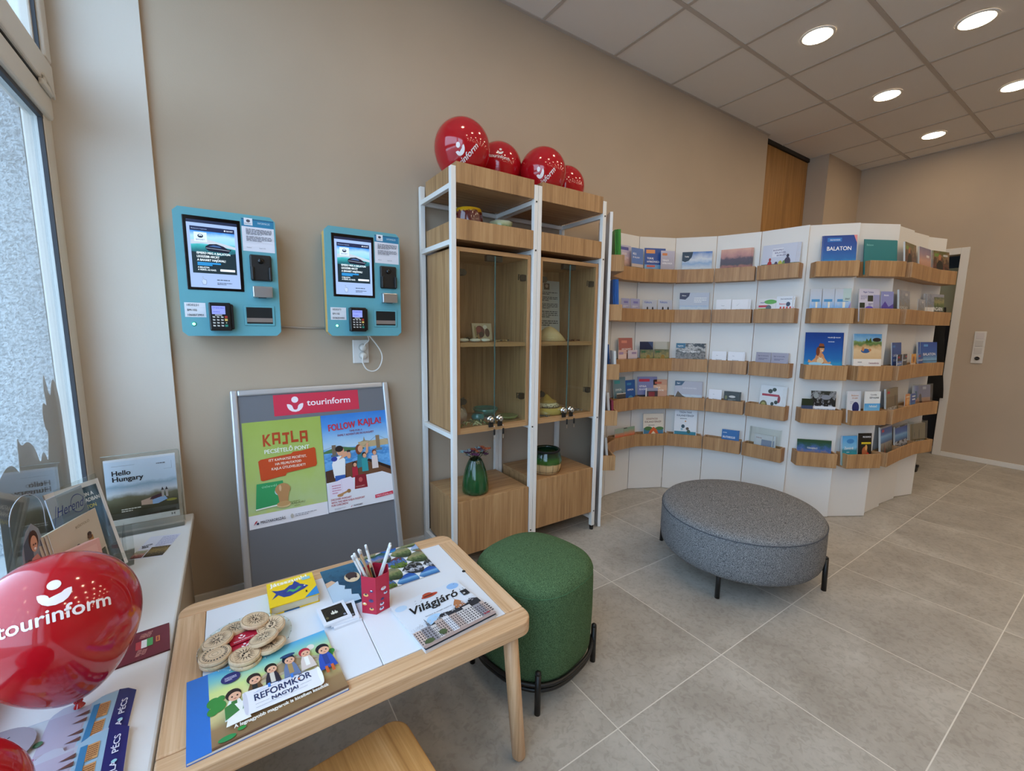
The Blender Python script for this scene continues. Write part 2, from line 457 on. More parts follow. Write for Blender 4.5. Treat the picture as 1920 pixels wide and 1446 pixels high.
# ================================================================ setting
# ---- floor with square tiles and grout lines on the measured grid
def floor_mat():
    m, nt, b = newmat('floor_tile'); L = nt.links.new
    geo = N(nt, 'ShaderNodeTexCoord'); sp = N(nt, 'ShaderNodeSeparateXYZ'); L(geo.outputs['Object'], sp.inputs[0])
    ds = []; cells = []
    for ax, off in ((0, 0.9957), (1, 0.8454)):
        a = N(nt, 'ShaderNodeMath', operation='SUBTRACT'); a.inputs[1].default_value = off-0.3-60.0; L(sp.outputs[ax], a.inputs[0])
        d = N(nt, 'ShaderNodeMath', operation='DIVIDE'); d.inputs[1].default_value = 0.6; L(a.outputs[0], d.inputs[0])
        fl = N(nt, 'ShaderNodeMath', operation='FLOOR'); L(d.outputs[0], fl.inputs[0]); 
        c = N(nt, 'ShaderNodeMath', operation='ADD'); c.inputs[1].default_value = 0.5; L(d.outputs[0], c.inputs[0])
        fc = N(nt, 'ShaderNodeMath', operation='FLOOR'); L(c.outputs[0], fc.inputs[0]); cells.append(fc)
        fr = N(nt, 'ShaderNodeMath', operation='FRACT'); L(d.outputs[0], fr.inputs[0])
        s = N(nt, 'ShaderNodeMath', operation='SUBTRACT'); s.inputs[1].default_value = 0.5; L(fr.outputs[0], s.inputs[0])
        ab = N(nt, 'ShaderNodeMath', operation='ABSOLUTE'); L(s.outputs[0], ab.inputs[0]); ds.append(ab)
    mn = N(nt, 'ShaderNodeMath', operation='MINIMUM'); L(ds[0].outputs[0], mn.inputs[0]); L(ds[1].outputs[0], mn.inputs[1])
    lt = N(nt, 'ShaderNodeMath', operation='LESS_THAN'); lt.inputs[1].default_value = 0.0030; L(mn.outputs[0], lt.inputs[0])
    # each tile gets its own offset into the stone pattern
    cv = N(nt, 'ShaderNodeCombineXYZ'); L(cells[0].outputs[0], cv.inputs[0]); L(cells[1].outputs[0], cv.inputs[1])
    wn = N(nt, 'ShaderNodeTexWhiteNoise'); L(cv.outputs[0], wn.inputs['Vector'])
    vs = N(nt, 'ShaderNodeVectorMath', operation='MULTIPLY_ADD'); L(wn.outputs['Color'], vs.inputs[0]); vs.inputs[1].default_value = (9, 9, 9); L(geo.outputs['Object'], vs.inputs[2])
    n1 = N(nt, 'ShaderNodeTexNoise', i_Scale=3.2, i_Detail=8.0, i_Roughness=0.62, i_Distortion=0.6); L(vs.outputs[0], n1.inputs['Vector'])
    n2 = N(nt, 'ShaderNodeTexNoise', i_Scale=45.0, i_Detail=4.0, i_Distortion=1.0); L(vs.outputs[0], n2.inputs['Vector'])
    r = ramp(nt, [(0.28, '9a9389'), (0.5, 'aca69c'), (0.72, 'bdb8af')]); L(n1.outputs[0], r.inputs[0])
    r2_ = ramp(nt, [(0.36, (0.86, 0.85, 0.84, 1)), (0.5, (1, 1, 1, 1)), (0.7, (1.04, 1.04, 1.04, 1))]); L(n2.outputs[0], r2_.inputs[0])
    mu = N(nt, 'ShaderNodeMix', data_type='RGBA', blend_type='MULTIPLY'); mu.inputs[0].default_value = 1.0
    L(r.outputs[0], mu.inputs[6]); L(r2_.outputs[0], mu.inputs[7])
    mx = N(nt, 'ShaderNodeMix', data_type='RGBA'); L(lt.outputs[0], mx.inputs[0]); L(mu.outputs[2], mx.inputs[6]); mx.inputs[7].default_value = hx('dcd7cd')
    L(mx.outputs[2], b.inputs['Base Color'])
    rr = N(nt, 'ShaderNodeMath', operation='MULTIPLY_ADD'); L(n1.outputs[0], rr.inputs[0]); rr.inputs[1].default_value = 0.25; rr.inputs[2].default_value = 0.36
    L(rr.outputs[0], b.inputs['Roughness'])
    iv = N(nt, 'ShaderNodeMath', operation='MULTIPLY_ADD'); L(lt.outputs[0], iv.inputs[0]); iv.inputs[1].default_value = -1.0; L(n2.outputs[0], iv.inputs[2])
    bp = N(nt, 'ShaderNodeBump', i_Strength=0.12, i_Distance=0.003); L(iv.outputs[0], bp.inputs['Height']); L(bp.outputs[0], b.inputs['Normal'])
    return m
m = MB(); m.box(-0.62, YF-0.1, -0.1, EX+2.3, 4.2, 0, floor_mat()); struct(m.build('floor'))
m = MB(); m.box(-0.62, YF-0.1, H, EX+0.2, 4.2, H+0.08, CEIL); struct(m.build('ceiling'))
TS, TX0, TY0 = 0.6207, 2.3629, 1.772
m = MB()
for i in range(-4, 8):
    x = TX0+i*TS; m.box(x-.011, YF, H-.004, x+.011, WY+0.3, H+.01, TBAR)
struct(m.build('trim_1'))
m = MB()
for j in range(0, 9):
    y = TY0-j*TS; m.box(WX, y-.012, H-.0055, EX, y+.012, H+.01, TBAR)
struct(m.build('trim_2'))
# edge angle along the walls
m = MB(); m.box(WX, WY-.02, H-.006, 4.49, WY, H, TBAR); m.box(EX-.02, YF, H-.006, EX, 2.2, H, TBAR); struct(m.build('trim_3'))

# ---- walls
m = MB(); m.box(WX, WY, 0, 4.49, WY+0.15, H, WALL); struct(m.build('wall_back'))
m = MB(); m.box(5.46, 2.20, 0, EX+0.1, 2.20+.6, H, WALL); struct(m.build('wall_pillar'))
# recess holding the tall oak panel
m = MB(); m.box(4.40, 2.52, 0, 5.6, 2.6, H, WALL); struct(m.build('wall_recess'))
m = MB(); m.box(4.49, 2.40, 0.01, 4.955, 2.432, 3.135, OAKD); m.box(4.958, 2.40, 0.01, 5.455, 2.432, 3.135, OAKD)
struct(m.build('door_1'))
m = MB(); m.box(4.49, 2.385, 3.14, 5.46, 2.45, H, BLACK); struct(m.build('panel_gap_shade'))  # black strip stands in for the shade in the gap above the panel
# end wall with a doorway
DY0, DY1, DZ = 1.262, 2.10, 2.105
m = MB(); m.box(EX, YF, 0, EX+.12, DY0, H, WALL); m.box(EX, DY0, DZ, EX+.12, DY1, H, WALL); m.box(EX, DY1, 0, EX+.12, 2.25, H, WALL)
struct(m.build('wall_end'))
m = MB(); m.box(EX-.018, DY0-.065, 0, EX+.0, DY0, DZ+.065, PVC, .004); m.box(EX-.018, DY0, DZ, EX, DY1+.06, DZ+.065, PVC, .004)
m.box(EX, DY0-.012, 0, EX+.13, DY0, DZ, PVC); struct(m.build('trim_5'))
m = MB(); m.box(EX-.014, YF, 0, EX, DY0-.065, .05, PVC, .003); struct(m.build('baseboard_end'))
m = MB(); m.box(WX, WY-.014, 0, 4.49, WY, .056, PVC, .003); struct(m.build('baseboard_back'))
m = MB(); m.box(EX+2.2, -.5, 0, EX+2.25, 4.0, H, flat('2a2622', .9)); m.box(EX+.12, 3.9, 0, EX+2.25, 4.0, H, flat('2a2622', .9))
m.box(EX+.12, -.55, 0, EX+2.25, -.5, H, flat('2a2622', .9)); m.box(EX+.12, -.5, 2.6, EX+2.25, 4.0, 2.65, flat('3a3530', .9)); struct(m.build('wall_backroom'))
m = MB(); m.box(WX-.3, YF-.1, 0, EX+.12, YF, H, WALL); struct(m.build('wall_front'))

# ---- window wall on the left: wall under the sill, far reveal, lintel, frame and panes
WYN = -1.3     # near end of the window
m = MB()
m.box(-.52, WYN, 0, WX, REV, SILL-.03, WALL)
m.box(-.52, YF, 0, WX, WYN, H, WALL)
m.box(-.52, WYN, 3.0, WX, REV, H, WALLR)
struct(m.build('wall_left'))
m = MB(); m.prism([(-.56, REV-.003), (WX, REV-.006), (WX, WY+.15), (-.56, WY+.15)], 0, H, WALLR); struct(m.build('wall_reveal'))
m = MB(); m.box(-.50, WYN, SILL-.03, -.172, REV-.004, SILL, SILLM, .006, 2); struct(m.build('windowsill'))
m = MB()
FXa, FXb = -.535, -.480
m.box(FXa, REV-.10, SILL, FXb, REV-.004, 3.0, PVC, .006)                 # far jamb
m.box(FXa, WYN, SILL, FXb, WYN+.09, 3.0, PVC, .006)
m.box(FXa, .42, SILL, FXb, .52, 3.0, PVC, .006)                          # mullion nearer than the camera's view
m.box(FXa, WYN, SILL, FXb, REV-.004, SILL+.07, PVC, .006)
m.box(FXa, WYN, 2.93, FXb, REV-.004, 3.0, PVC, .006)
m.box(-.535, WYN, 2.02, -.466, REV-.03, 2.105, PVC, .012, 3)             # transom
f = m.build('window_1'); f['kind'] = 'structure'
m = MB()                                                                 # tilting sash above the transom
m.box(-.50, .53, 2.113, -.458, REV-.018, 2.215, PVC, .010, 3)
m.box(-.50, REV-.085, 2.215, -.458, REV-.018, 2.96, PVC, .010, 3)
m.box(-.50, .53, 2.89, -.458, REV-.085, 2.96, PVC, .010, 3)
m.box(-.50, .53, 2.2, -.458, .61, 2.9, PVC, .010, 3)
m.build('window_sash', f)
m = MB(); m.box(-.4935, .42, SILL+.07, -.4815, REV-.1, SILL+.078, RUBBER); m.box(-.4935, REV-.112, SILL+.07, -.4815, REV-.100, 2.02, RUBBER); m.box(-.4935, .52, 2.005, -.4805, REV-.1, 2.02, RUBBER)
m.box(-.482, .53, 2.1055, -.468, REV-.05, 2.1125, DARK)
m.box(-.482, REV-.094, 2.216, -.47, REV-.086, 2.89, RUBBER); m.box(-.482, .61, 2.216, -.47, REV-.086, 2.223, RUBBER)
m.build('window_gasket', f)
m = MB(); m.box(GX-.002, WYN+.05, SILL+.05, GX+.002, REV-.09, 2.04, WGLASS); m.box(GX-.012, .58, 2.19, GX-.008, REV-.07, 2.93, WGLASS); m.build('window_pane', f)
m = MB(); m.lathe([(.0125, 0), (.0125, .004), (.005, .005)], PVC, (0, 0, 0), 16, M=Matrix.Translation((-.458, 2.19, 2.118)) @ Matrix.Rotation(PI/2, 4, 'Y'))
m.box(-.466, 2.16, 2.092, -.452, 2.285, 2.112, PVC, .004); m.tube([(-.455, 2.17, 2.128), (-.452, 2.22, 2.116), (-.455, 2.275, 2.09)], .004, PVC)
m.build('window_hinge', f)
# outside: rough rendered reveal and pavement
m_, nt_, b_ = newmat('rough_render'); tc_ = N(nt_, 'ShaderNodeTexCoord')
na_ = N(nt_, 'ShaderNodeTexNoise', i_Scale=110.0, i_Detail=3.0, i_Distortion=0.3)
nt_.links.new(tc_.outputs['Object'], na_.inputs['Vector'])
ra_ = ramp(nt_, [(0.36, '8b9093'), (0.6, 'bcc1c4')]); nt_.links.new(na_.outputs[0], ra_.inputs[0]); nt_.links.new(ra_.outputs[0], b_.inputs['Base Color'])
b_.inputs['Roughness'].default_value = 0.95
bp_ = N(nt_, 'ShaderNodeBump', i_Strength=0.9, i_Distance=0.012); nt_.links.new(na_.outputs[0], bp_.inputs['Height']); nt_.links.new(bp_.outputs[0], b_.inputs['Normal'])
STUCCO = m_
m = MB(); m.box(-1.05, REV-.06, -.2, -.546, REV+.4, 3.4, STUCCO); struct(m.build('wall_outside'))
m = MB(); m.box(-12, -12, -.25, -.546, REV+8, -.15, flat('8d8c88', .9)); struct(m.build('trim_6'))
m = MB(); m.box(-1.05, WYN, SILL-.08, -.536, REV-.06, SILL-.02, flat('c9c9c6', .6)); struct(m.build('trim_7'))
# flat silhouettes added just outside the glass, matt and grey
WS = flat('948e88', .9)
sil = [(1.55, .5), (1.55, .88), (1.60, .92), (1.66, .93), (1.70, .90), (1.71, .885), (1.72, 1.0), (1.74, .955), (1.79, .965), (1.84, .93), (1.865, .87), (1.89, .905), (1.915, .895), (1.93, .86),
       (1.945, .90), (1.965, .955), (1.94, .97), (1.935, 1.03), (1.955, 1.055), (1.985, 1.03), (1.97, 1.10), (1.99, 1.15), (2.01, 1.08), (2.03, 1.06), (2.04, 1.09), (2.07, 1.12), (2.10, 1.09), (2.12, 1.0), (2.12, .5)]
for _ in range(2):
    q_ = []
    for i_ in range(len(sil)):
        a_, b_ = sil[i_], sil[(i_+1) % len(sil)]; q_ += [(a_[0]*.75+b_[0]*.25, a_[1]*.75+b_[1]*.25), (a_[0]*.25+b_[0]*.75, a_[1]*.25+b_[1]*.75)]
    sil = q_
m = MB(); m.prism(sil, -.0004, .0004, WS, M=Matrix(((0, 0, 1, GX-.0045), (1, 0, 0, 0), (0, 1, 0, 0), (0, 0, 0, 1))))
tag(m.build('window_cutout'), 'grey town and figure silhouette just outside the lower window pane', 'cutout')

# ================================================================ ceiling lamps
def lamp(x, y, i, first=[None]):
    if first[0] is None:
        t = thing('ceiling_downlight', '', 'ceiling light', (x, y, H))
        m = MB(); m.lathe([(.080, -.001), (.080, -.006), (.084, -.007), (.094, -.005), (.096, -.001)], flat('f2efe8', .4), cap=(False, False), seg=40); m.build('rim', t)
        m = MB(); m.lathe([(.0795, -.0065), (.0795, -.003)], LAMPM, seg=40); m.build('diffuser', t)
        first[0] = t
    else: t = dup(first[0]); t.location = (x, y, H)
    return t
LAMPM, ntl, bl = newmat('lamp_diffuser'); bl.inputs['Emission Color'].default_value = LAMP_COLOR+(1,); bl.inputs['Emission Strength'].default_value = LAMP_STRENGTH
bl.inputs['Base Color'].default_value = (.9, .9, .9, 1)
LN = {(3.27, 0): 'round downlight on the ceiling, leftmost and upper left of the five in view', (4.513, 0): 'round downlight in the middle of the ceiling between the two rows',
      (5.755, 0): 'round downlight nearest to the corner pillar, smallest and lowest', (3.893, 1): 'round downlight at the top right, the biggest near the frame edge', (5.134, 1): 'round downlight cut off by the right frame edge'}
for j in range(0, 8):
    y = 1.455-j*.6
    for i in range(-3, 5):
        x = 3.27+i*1.242+(.6207 if j % 2 else 0)-(0 if j % 2 == 0 else 0)
        if j % 2: x = 3.893+i*1.2414
        if x < .2 or x > EX-.2: continue
        t = lamp(x, y, i)
        key = None
        for (kx, kj), lab in LN.items():
            if kj == j and abs(kx-x) < .05: t['label'] = lab; key = 1
        if key is None: t['label'] = 'round ceiling downlight of the grid over the room, outside the frame'
        t['group'] = 'round downlights in the tiled ceiling'

# ================================================================ display rack with glass cabinets
rk = thing('shelving_rack', 'white metal frame rack with oak boxes and two glass-fronted cabinets by the wall', 'shelf rack', (1.43, 2.13, 0))
def L_(m): return m
RX, RY = 1.43, 2.13
def rbox(mb, x0, y0, z0, x1, y1, z1, mat, bev=.0015): mb.box(x0-RX, y0-RY, z0, x1-RX, y1-RY, z1, mat, bev)
YFt, YBk = 1.93, 2.332
PT = 2.055
posts = [(.922, .948), (1.407, 1.431), (1.433, 1.457), (1.912, 1.938)]
for a, b in posts:
    for y0 in (YFt-.002, YBk-.024):
        m = MB(); rbox(m, a, y0, .03, b, y0+.026, PT, WMETAL); m.box(a-RX+.004, y0-RY+.004, .012, b-RX-.004, y0-RY+.022, .03, BLACK)
        m.lathe([(.012, 0), (.012, .012), (.006, .014)], BLACK, (((a+b)/2-RX), y0+.013-RY, 0), 14); m.build('post', rk)
for (a, b, inner) in ((.922, 1.431, 0), (1.433, 1.938, 1)):
    for z in (1.958, 1.70, .738, .07):
        for xs in (a, b-.024):
            m = MB(); rbox(m, xs+.001, YFt+.024, z, xs+.023, YBk-.024, z+.024, WMETAL); m.build('side_rail', rk)
        m = MB(); rbox(m, a+.024, YBk-.022, z, b-.024, YBk-.002, z+.022, WMETAL); m.build('back_rail', rk)
    m = MB()
    for z in (1.97, 1.72, .75, .13):
        for xs in ((b-.024,) if not inner else (b-.024,)):
            m.lathe([(.0045, 0), (.0045, .002)], BLACK, (0, 0, 0), 12, M=Matrix.Translation((xs+.012-RX, YFt-.003-RY, z)) @ Matrix.Rotation(PI/2, 4, 'X'))
    m.build('screw', rk)
def tray(x0, x1, z0, z1, open_top=True):
    m = MB(); t = .016
    rbox(m, x0, YFt, z0, x1, YFt+t, z1, OAK, .001); rbox(m, x0, YBk-.03-t, z0, x1, YBk-.03, z1, OAK, .001)
    rbox(m, x0, YFt+t, z0, x0+t, YBk-.03-t, z1, OAK, .001); rbox(m, x1-t, YFt+t, z0, x1, YBk-.03-t, z1, OAK, .001)
    rbox(m, x0+t, YFt+t, z0+.001, x1-t, YBk-.03-t, z0+t, OAKX, .0); m.build('tray', rk)
for x0, x1 in ((.95, 1.405), (1.459, 1.91)):
    tray(x0, x1, 1.983, 2.078); tray(x0, x1, 1.725, 1.822)
for x0, x1, z0, z1 in ((.952, 1.403, .095, .396), (1.461, 1.908, .125, .422)):
    m = MB(); rbox(m, x0, YFt+.001, z0, x1, YFt+.019, z1, OAK, .001); rbox(m, x0, YFt+.020, z0, x1, YBk-.03, z1-.018, OAK, .001)
    rbox(m, x0, YFt+.020, z1-.0175, x1, YBk-.03, z1-.0003, OAKX, .0); m.build('storage_box', rk)
# glazed cabinets
for k, (x0, x1) in enumerate(((.954, 1.401), (1.463, 1.906))):
    z0, z1 = .757, 1.693; t = .020; y0, y1 = YFt+.014, YBk-.03
    m = MB(); rbox(m, x0, y0, z0, x0+t, y1, z1, OAK, .001); rbox(m, x1-t, y0, z0, x1, y1, z1, OAK, .001)
    rbox(m, x0+t, y0, z1-t, x1-t, y1, z1, OAKX, .0); rbox(m, x0+t, y0, z0, x1-t, y1, z0+t+.012, OAKX, .0)
    rbox(m, x0+t, y1-.012, z0+t, x1-t, y1, z1-t, OAK, .0); m.build('cabinet', rk)
    m = MB(); rbox(m, x0+t, y0+.012, 1.206, x1-t, y1-.012, 1.228, OAKX, .001); m.build('shelf', rk)
    xm = (x0+x1)/2+.002
    for s, (a, b) in enumerate(((x0+t+.002, xm-.0015), (xm+.0015, x1-t-.002))):
        m = MB(); rbox(m, a, y0+.003, z0+t+.015, b, y0+.008, z1-t-.003, GLASS, 0); d = m.build('glass_door', rk)
        ex = b-.0005 if s == 0 else a-.0005
        m = MB(); rbox(m, ex, y0+.0025, z0+t+.016, ex+.0007, y0+.0085, z1-t-.004, EDGEG, 0); m.build('glass_edge', d)
        kx = xm-.028 if s == 0 else xm+.028
        m = MB(); Mk = Matrix.Translation((kx-RX, y0+.002-RY, z0+.062)) @ Matrix.Rotation(PI/2, 4, 'X')
        m.lathe([(.019, 0), (.019, .004), (.014, .006), (.013, .014), (.015, .018), (.012, .023), (.002, .025)], CHROME, (0, 0, 0), 24, M=Mk)
        m.box(kx-.014-RX, y0-.012-RY, z0+.020, kx+.014-RX, y0-.003-RY, z0+.048, BLACK, .003); kb = m.build('knob', d)
        m = MB(); m.tube([(kx+.012-RX, y0-.020-RY, z0+.030), (kx+.012-RX, y0-.022-RY, z0+.018)], .0016, CHROME, 6)
        m.box(kx+.0065-RX, y0-.026-RY, z0-.022, kx+.0175-RX, y0-.020-RY, z0+.012, BLACK, .003)
        m.box(kx+.010-RX, y0-.024-RY, z0-.045, kx+.0145-RX, y0-.022-RY, z0-.020, CHROME, .0005); m.build('key', d)
        hx_ = x0+t if s == 0 else x1-t; sg = 1 if s == 0 else -1
        for hz in (1.575, .925):
            m = MB(); m.box(min(hx_, hx_+sg*.022)-RX, y0+.010-RY, hz-.017, max(hx_, hx_+sg*.022)-RX, y0+.045-RY, hz+.017, BLACK, .005)
            m.lathe([(.016, 0), (.016, .010)], BLACK, (0, 0, 0), 18, M=Matrix.Translation((hx_+sg*.026-RX, y0+.019-RY, hz)) @ Matrix.Rotation(PI/2, 4, 'X'))
            m.tube([(hx_+sg*.02-RX, y0+.03-RY, hz+.012), (hx_+sg*.036-RX, y0+.035-RY, hz+.018), (hx_+sg*.036-RX, y0+.035-RY, hz-.012)], .003, BLACK, 6); m.build('hinge', d)
    m = MB(); rbox(m, xm-.048, y0+.009, z1-t-.030, xm+.048, y0+.035, z1-t-.0, BLACK, .003); m.build('catch', rk)

# ---- things on the rack
def lathe_thing(name, prof, mat_, loc, label, cat, seg=40, **kw):
    m = MB(); m.lathe(prof, mat_, seg=seg); return tag(m.build(name, None, loc), label, cat, **kw)
def glaze(name, stops, scale=30, rough=.12, amp=.2, zl=1.0):
    m, nt, b = newmat(name); L = nt.links.new
    tc = N(nt, 'ShaderNodeTexCoord'); sp = N(nt, 'ShaderNodeSeparateXYZ'); no = N(nt, 'ShaderNodeTexNoise', i_Scale=float(scale), i_Detail=3.0)
    L(tc.outputs['Object'], sp.inputs[0]); L(tc.outputs['Object'], no.inputs['Vector'])
    s0 = N(nt, 'ShaderNodeMath', operation='MULTIPLY'); s0.inputs[1].default_value = 1/zl; L(sp.outputs[2], s0.inputs[0])
    s1 = N(nt, 'ShaderNodeMath', operation='SUBTRACT'); s1.inputs[1].default_value = .5; L(no.outputs[0], s1.inputs[0])
    ma = N(nt, 'ShaderNodeMath', operation='MULTIPLY_ADD'); ma.inputs[1].default_value = amp; L(s1.outputs[0], ma.inputs[0]); L(s0.outputs[0], ma.inputs[2])
    r = ramp(nt, stops); L(ma.outputs[0], r.inputs[0]); L(r.outputs[0], b.inputs['Base Color'])
    b.inputs['Roughness'].default_value = rough; b.inputs['Coat Weight'].default_value = .5
    return m
GV = glaze('green_glaze', [(0, '1f4a28'), (.5, '23542e'), (.8, '1a4026'), (1, '122f1e')], 30, .1, .5, .19)
vz = .3965
v = thing('pottery_vase', 'green glazed bottle vase holding dried flowers on the left oak box', 'vase', (1.108, 2.03, vz))
m = MB(); m.lathe([(.066, 0), (.073, .005), (.0745, .02), (.073, .05), (.067, .09), (.058, .13), (.046, .165), (.037, .183), (.034, .189), (.029, .188), (.027, .16)], GV, seg=44, cap=(True, False)); m.build('body', v)
m = MB(); rnd = random.Random(3)
cols = ['4a2340', '7b4a6a', '7fa3a8', 'a9563a', 'c06a3c', '3c2138', '8f97a0', '5b2a4f']
for i in range(34):
    a = rnd.uniform(0, 2*PI); q = rnd.uniform(.01, .085); px, py = q*math.cos(a)*1.0, q*math.sin(a)*.5; pz = .238-.20*q+rnd.uniform(-.018, .014)
    m.tube([(px*.15, py*.15, .18), (px*.6, py*.6, .21), (px, py, pz)], .0012, flat('3b4a2a'), 5)
m.build('stem', v)
m = MB(); rnd = random.Random(3)
for i in range(34):
    a = rnd.uniform(0, 2*PI); q = rnd.uniform(.01, .085); px, py = q*math.cos(a)*1.0, q*math.sin(a)*.5; pz = .238-.20*q+rnd.uniform(-.018, .014)
    c = flat(cols[i % len(cols)], .8)
    for p in range(7):
        an = p*2*PI/7+rnd.random(); R = rnd.uniform(.013, .021)
        m.loft([[Vector((px+R*.2*math.cos(an-1), py+R*.2*math.sin(an-1), pz)), Vector((px+R*math.cos(an-.45), py+R*math.sin(an-.45), pz+.006)), Vector((px+R*math.cos(an+.45), py+R*math.sin(an+.45), pz+.009))],
                [Vector((px+R*.2*math.cos(an-1), py+R*.2*math.sin(an-1), pz-.002)), Vector((px+R*math.cos(an-.45), py+R*math.sin(an-.45), pz+.004)), Vector((px+R*math.cos(an+.45), py+R*math.sin(an+.45), pz+.007))]], c, (True, True), False)
m.build('blossoms', v)
PG = glaze('jar_glaze', [(0, 'c9a878'), (.41, 'c2a070'), (.46, '37551f'), (.62, '2f5a22'), (.75, '12361f'), (.9, '0c2418'), (1, '0c2418')], 18, .12, .10, .145)
j = thing('pottery_jar', 'round jar, cream below and dark green glaze above, on the right oak box', 'jar', (1.612, 2.035, .4225))
m = MB(); m.lathe([(.070, 0), (.082, .004), (.092, .04), (.094, .08), (.086, .115), (.078, .132), (.080, .143), (.075, .145), (.070, .138), (.078, .11), (.084, .08), (.078, .02), (.02, .012)], PG, seg=48, cap=(True, True)); m.build('body', j)
m = MB()
for i in range(14):
    a = i*2*PI/14; m.tube([(.0835*math.cos(a), .0835*math.sin(a), .008), (.0925*math.cos(a), .0925*math.sin(a), .035), (.0942*math.cos(a), .0942*math.sin(a), .062)], .0009, flat('4a3a24'), 5)
m.tube([(.0865*math.cos(i*2*PI/40), .0865*math.sin(i*2*PI/40), .017) for i in range(40)], .0009, flat('4a3a24'), 5, True); m.build('painted_lines', j)
m = MB(); m.lathe([(.0795, .1325), (.083, .136), (.083, .143), (.079, .1465)], DARK, seg=40, cap=(False, False)); m.build('rim', j)
# bowls standing in the second trays
RB = glaze('red_drip', [(0, '4a1512'), (.80, '5c1a14'), (.84, 'c99a1a'), (1, 'd9a91e')], 60, .15, .22, .19)
b1 = thing('pottery_pot', 'brown-red pot with a yellow dripping rim in the middle left tray', 'pot', (1.10, 2.09, 1.7415))
m = MB(); m.lathe([(.05, 0), (.056, .004), (.075, .06), (.078, .11), (.070, .155), (.068, .172), (.062, .174), (.064, .15), (.05, .03), (.01, .01)], RB, seg=40); m.build('body', b1)
m = MB(); m.tube([(-.066, 0, .14), (-.098, 0, .145), (-.104, 0, .11), (-.078, 0, .09)], .008, RB, 8); m.build('handle', b1)
lathe_thing('glazed_bowl', [(.03, 0), (.035, .01), (.060, .11), (.066, .142), (.062, .145), (.02, .03), (.002, .02)], glaze('green_bowl', [(0, '2f4a24'), (.8, '5a7a3a'), (.93, 'c9cfa0'), (1, 'd5d9b5')], 80, .2, .1, .14), (1.318, 2.12, 1.7415), 'green bowl with a pale rim peeping over the middle left tray', 'bowl')
# cabinet contents, left cabinet upper shelf
def blob(m, c, r, mat_, n=14, fl=.35, seed=0):
    rnd = random.Random(seed); rings = []
    for i in range(1, 7):
        th = PI*i/7; rings.append([Vector((c[0]+r*math.sin(th)*math.cos(2*PI*k/n)*(1+.1*rnd.random()), c[1]+r*.8*math.sin(th)*math.sin(2*PI*k/n), c[2]+r*fl*(1-math.cos(th)))) for k in range(n)])
    m.loft(rings, mat_)
pr = Print(.125, .10); pr.slab(.012, 'b5a184'); pr.rect(.04, .04, .96, .96, 'b8a789'); pr.ell(.38, .5, .24, .36, '5a1c22'); pr.ell(.33, .62, .12, .18, '7d2a2c'); pr.ell(.45, .35, .12, .16, '2a1013')
pr.ell(.66, .78, .10, .12, 'd9d4c6'); pr.ell(.75, .45, .12, .25, '4a2a22'); pr.poly([(.1, .1), (.3, .4), (.35, .1)], '8a6a3c'); pr.ell(.15, .5, .05, .35, '8a7a4c')
tag(pr.build('painted_tile', frame_mat((1.165, 2.16, 1.232), (1, -.05, 0), (0, .25, 1))), 'square tile painted with a dark red bloom on the left cabinet shelf', 'tile')
m = MB(); blob(m, (0, 0, 0), .03, flat('c9c2ae', .4), seed=1); a0 = tag(m.build('seashell', None, (1.03, 2.02, 1.2285)), 'pale shell at the front left of the left cabinet shelf', 'shell', 'shells on the left cabinet shelf')
for i, (x, y, l) in enumerate(((1.09, 2.00, 'pale shell in the middle of the row on the left cabinet shelf'), (1.15, 1.995, 'pale shell nearest the glass joint on the left cabinet shelf'))):
    c = dup(a0, None, l); c.location = (x, y, 1.2285); c.rotation_euler = (0, 0, i*.7)
def leafy(name, loc, w, d, h, col, label, cat, seed=1, n=26):
    rnd = random.Random(seed); m = MB()
    for i in range(n):
        x, y = rnd.uniform(-w/2, w/2), rnd.uniform(-d/2, d/2); z = rnd.uniform(0, h*.5); L2 = rnd.uniform(.02, .045); an = rnd.uniform(0, PI)
        c = flat(col[i % len(col)], .5)
        m.tube([(x-L2/2*math.cos(an), y-L2/2*math.sin(an), z*.4+.003), (x, y, z+h*.4), (x+L2/2*math.cos(an), y+L2/2*math.sin(an), z*.3+.003)], .004, c, 6, r1=.0015)
    return tag(m.build(name, None, loc), label, cat)
leafy('twig_garland', (1.06, 2.12, 1.2285), .17, .12, .03, ['2c3328', '1d211b', '3b4438'], 'dark twig garland behind the shells on the left cabinet shelf', 'garland', 2)
leafy('bead_necklace', (1.30, 2.08, 1.2285), .13, .10, .01, ['a98a5a', '8d744c', '5b6062'], 'loose brown bead necklace at the right of the left cabinet shelf', 'necklace', 4)
# left cabinet bottom
zb = .7893
m = MB(); m.lathe([(.045, 0), (.05, .004), (.058, .04), (.048, .07), (.030, .085), (.028, .095), (.018, .093), (.02, .06)], glaze('mottled', [(0, '8c5a50'), (.5, 'a99c93'), (1, '4a4240')], 40, .3, .6, .09), seg=32, cap=(True, False))
tag(m.build('pottery_jug', None, (1.03, 2.10, zb)), 'squat mottled grey and pink jug at the left of the left cabinet floor', 'jug')
m = MB(); m.lathe([(.03, 0), (.055, .006), (.075, .05), (.072, .052), (.05, .012), (.004, .01)], glaze('teal_glaze', [(0, '14403c'), (.6, '1f5f5a'), (1, '2f7f78')], 30, .15, .4, .05), seg=36)
tag(m.build('teal_bowl', None, (1.24, 2.15, zb)), 'dark teal ribbed bowl at the back of the left cabinet floor', 'bowl')
m = MB(); m.lathe([(.018, 0), (.035, .006), (.038, .03), (.03, .04), (.034, .044), (.024, .04)], glaze('teal_glaze_small', [(0, '124a4c'), (1, '2a7f84')], 30, .12, .4, .05), seg=30, cap=(True, False))
tag(m.build('teal_cup', None, (1.14, 2.06, zb)), 'little teal cup left of the glass joint in the left cabinet', 'cup')
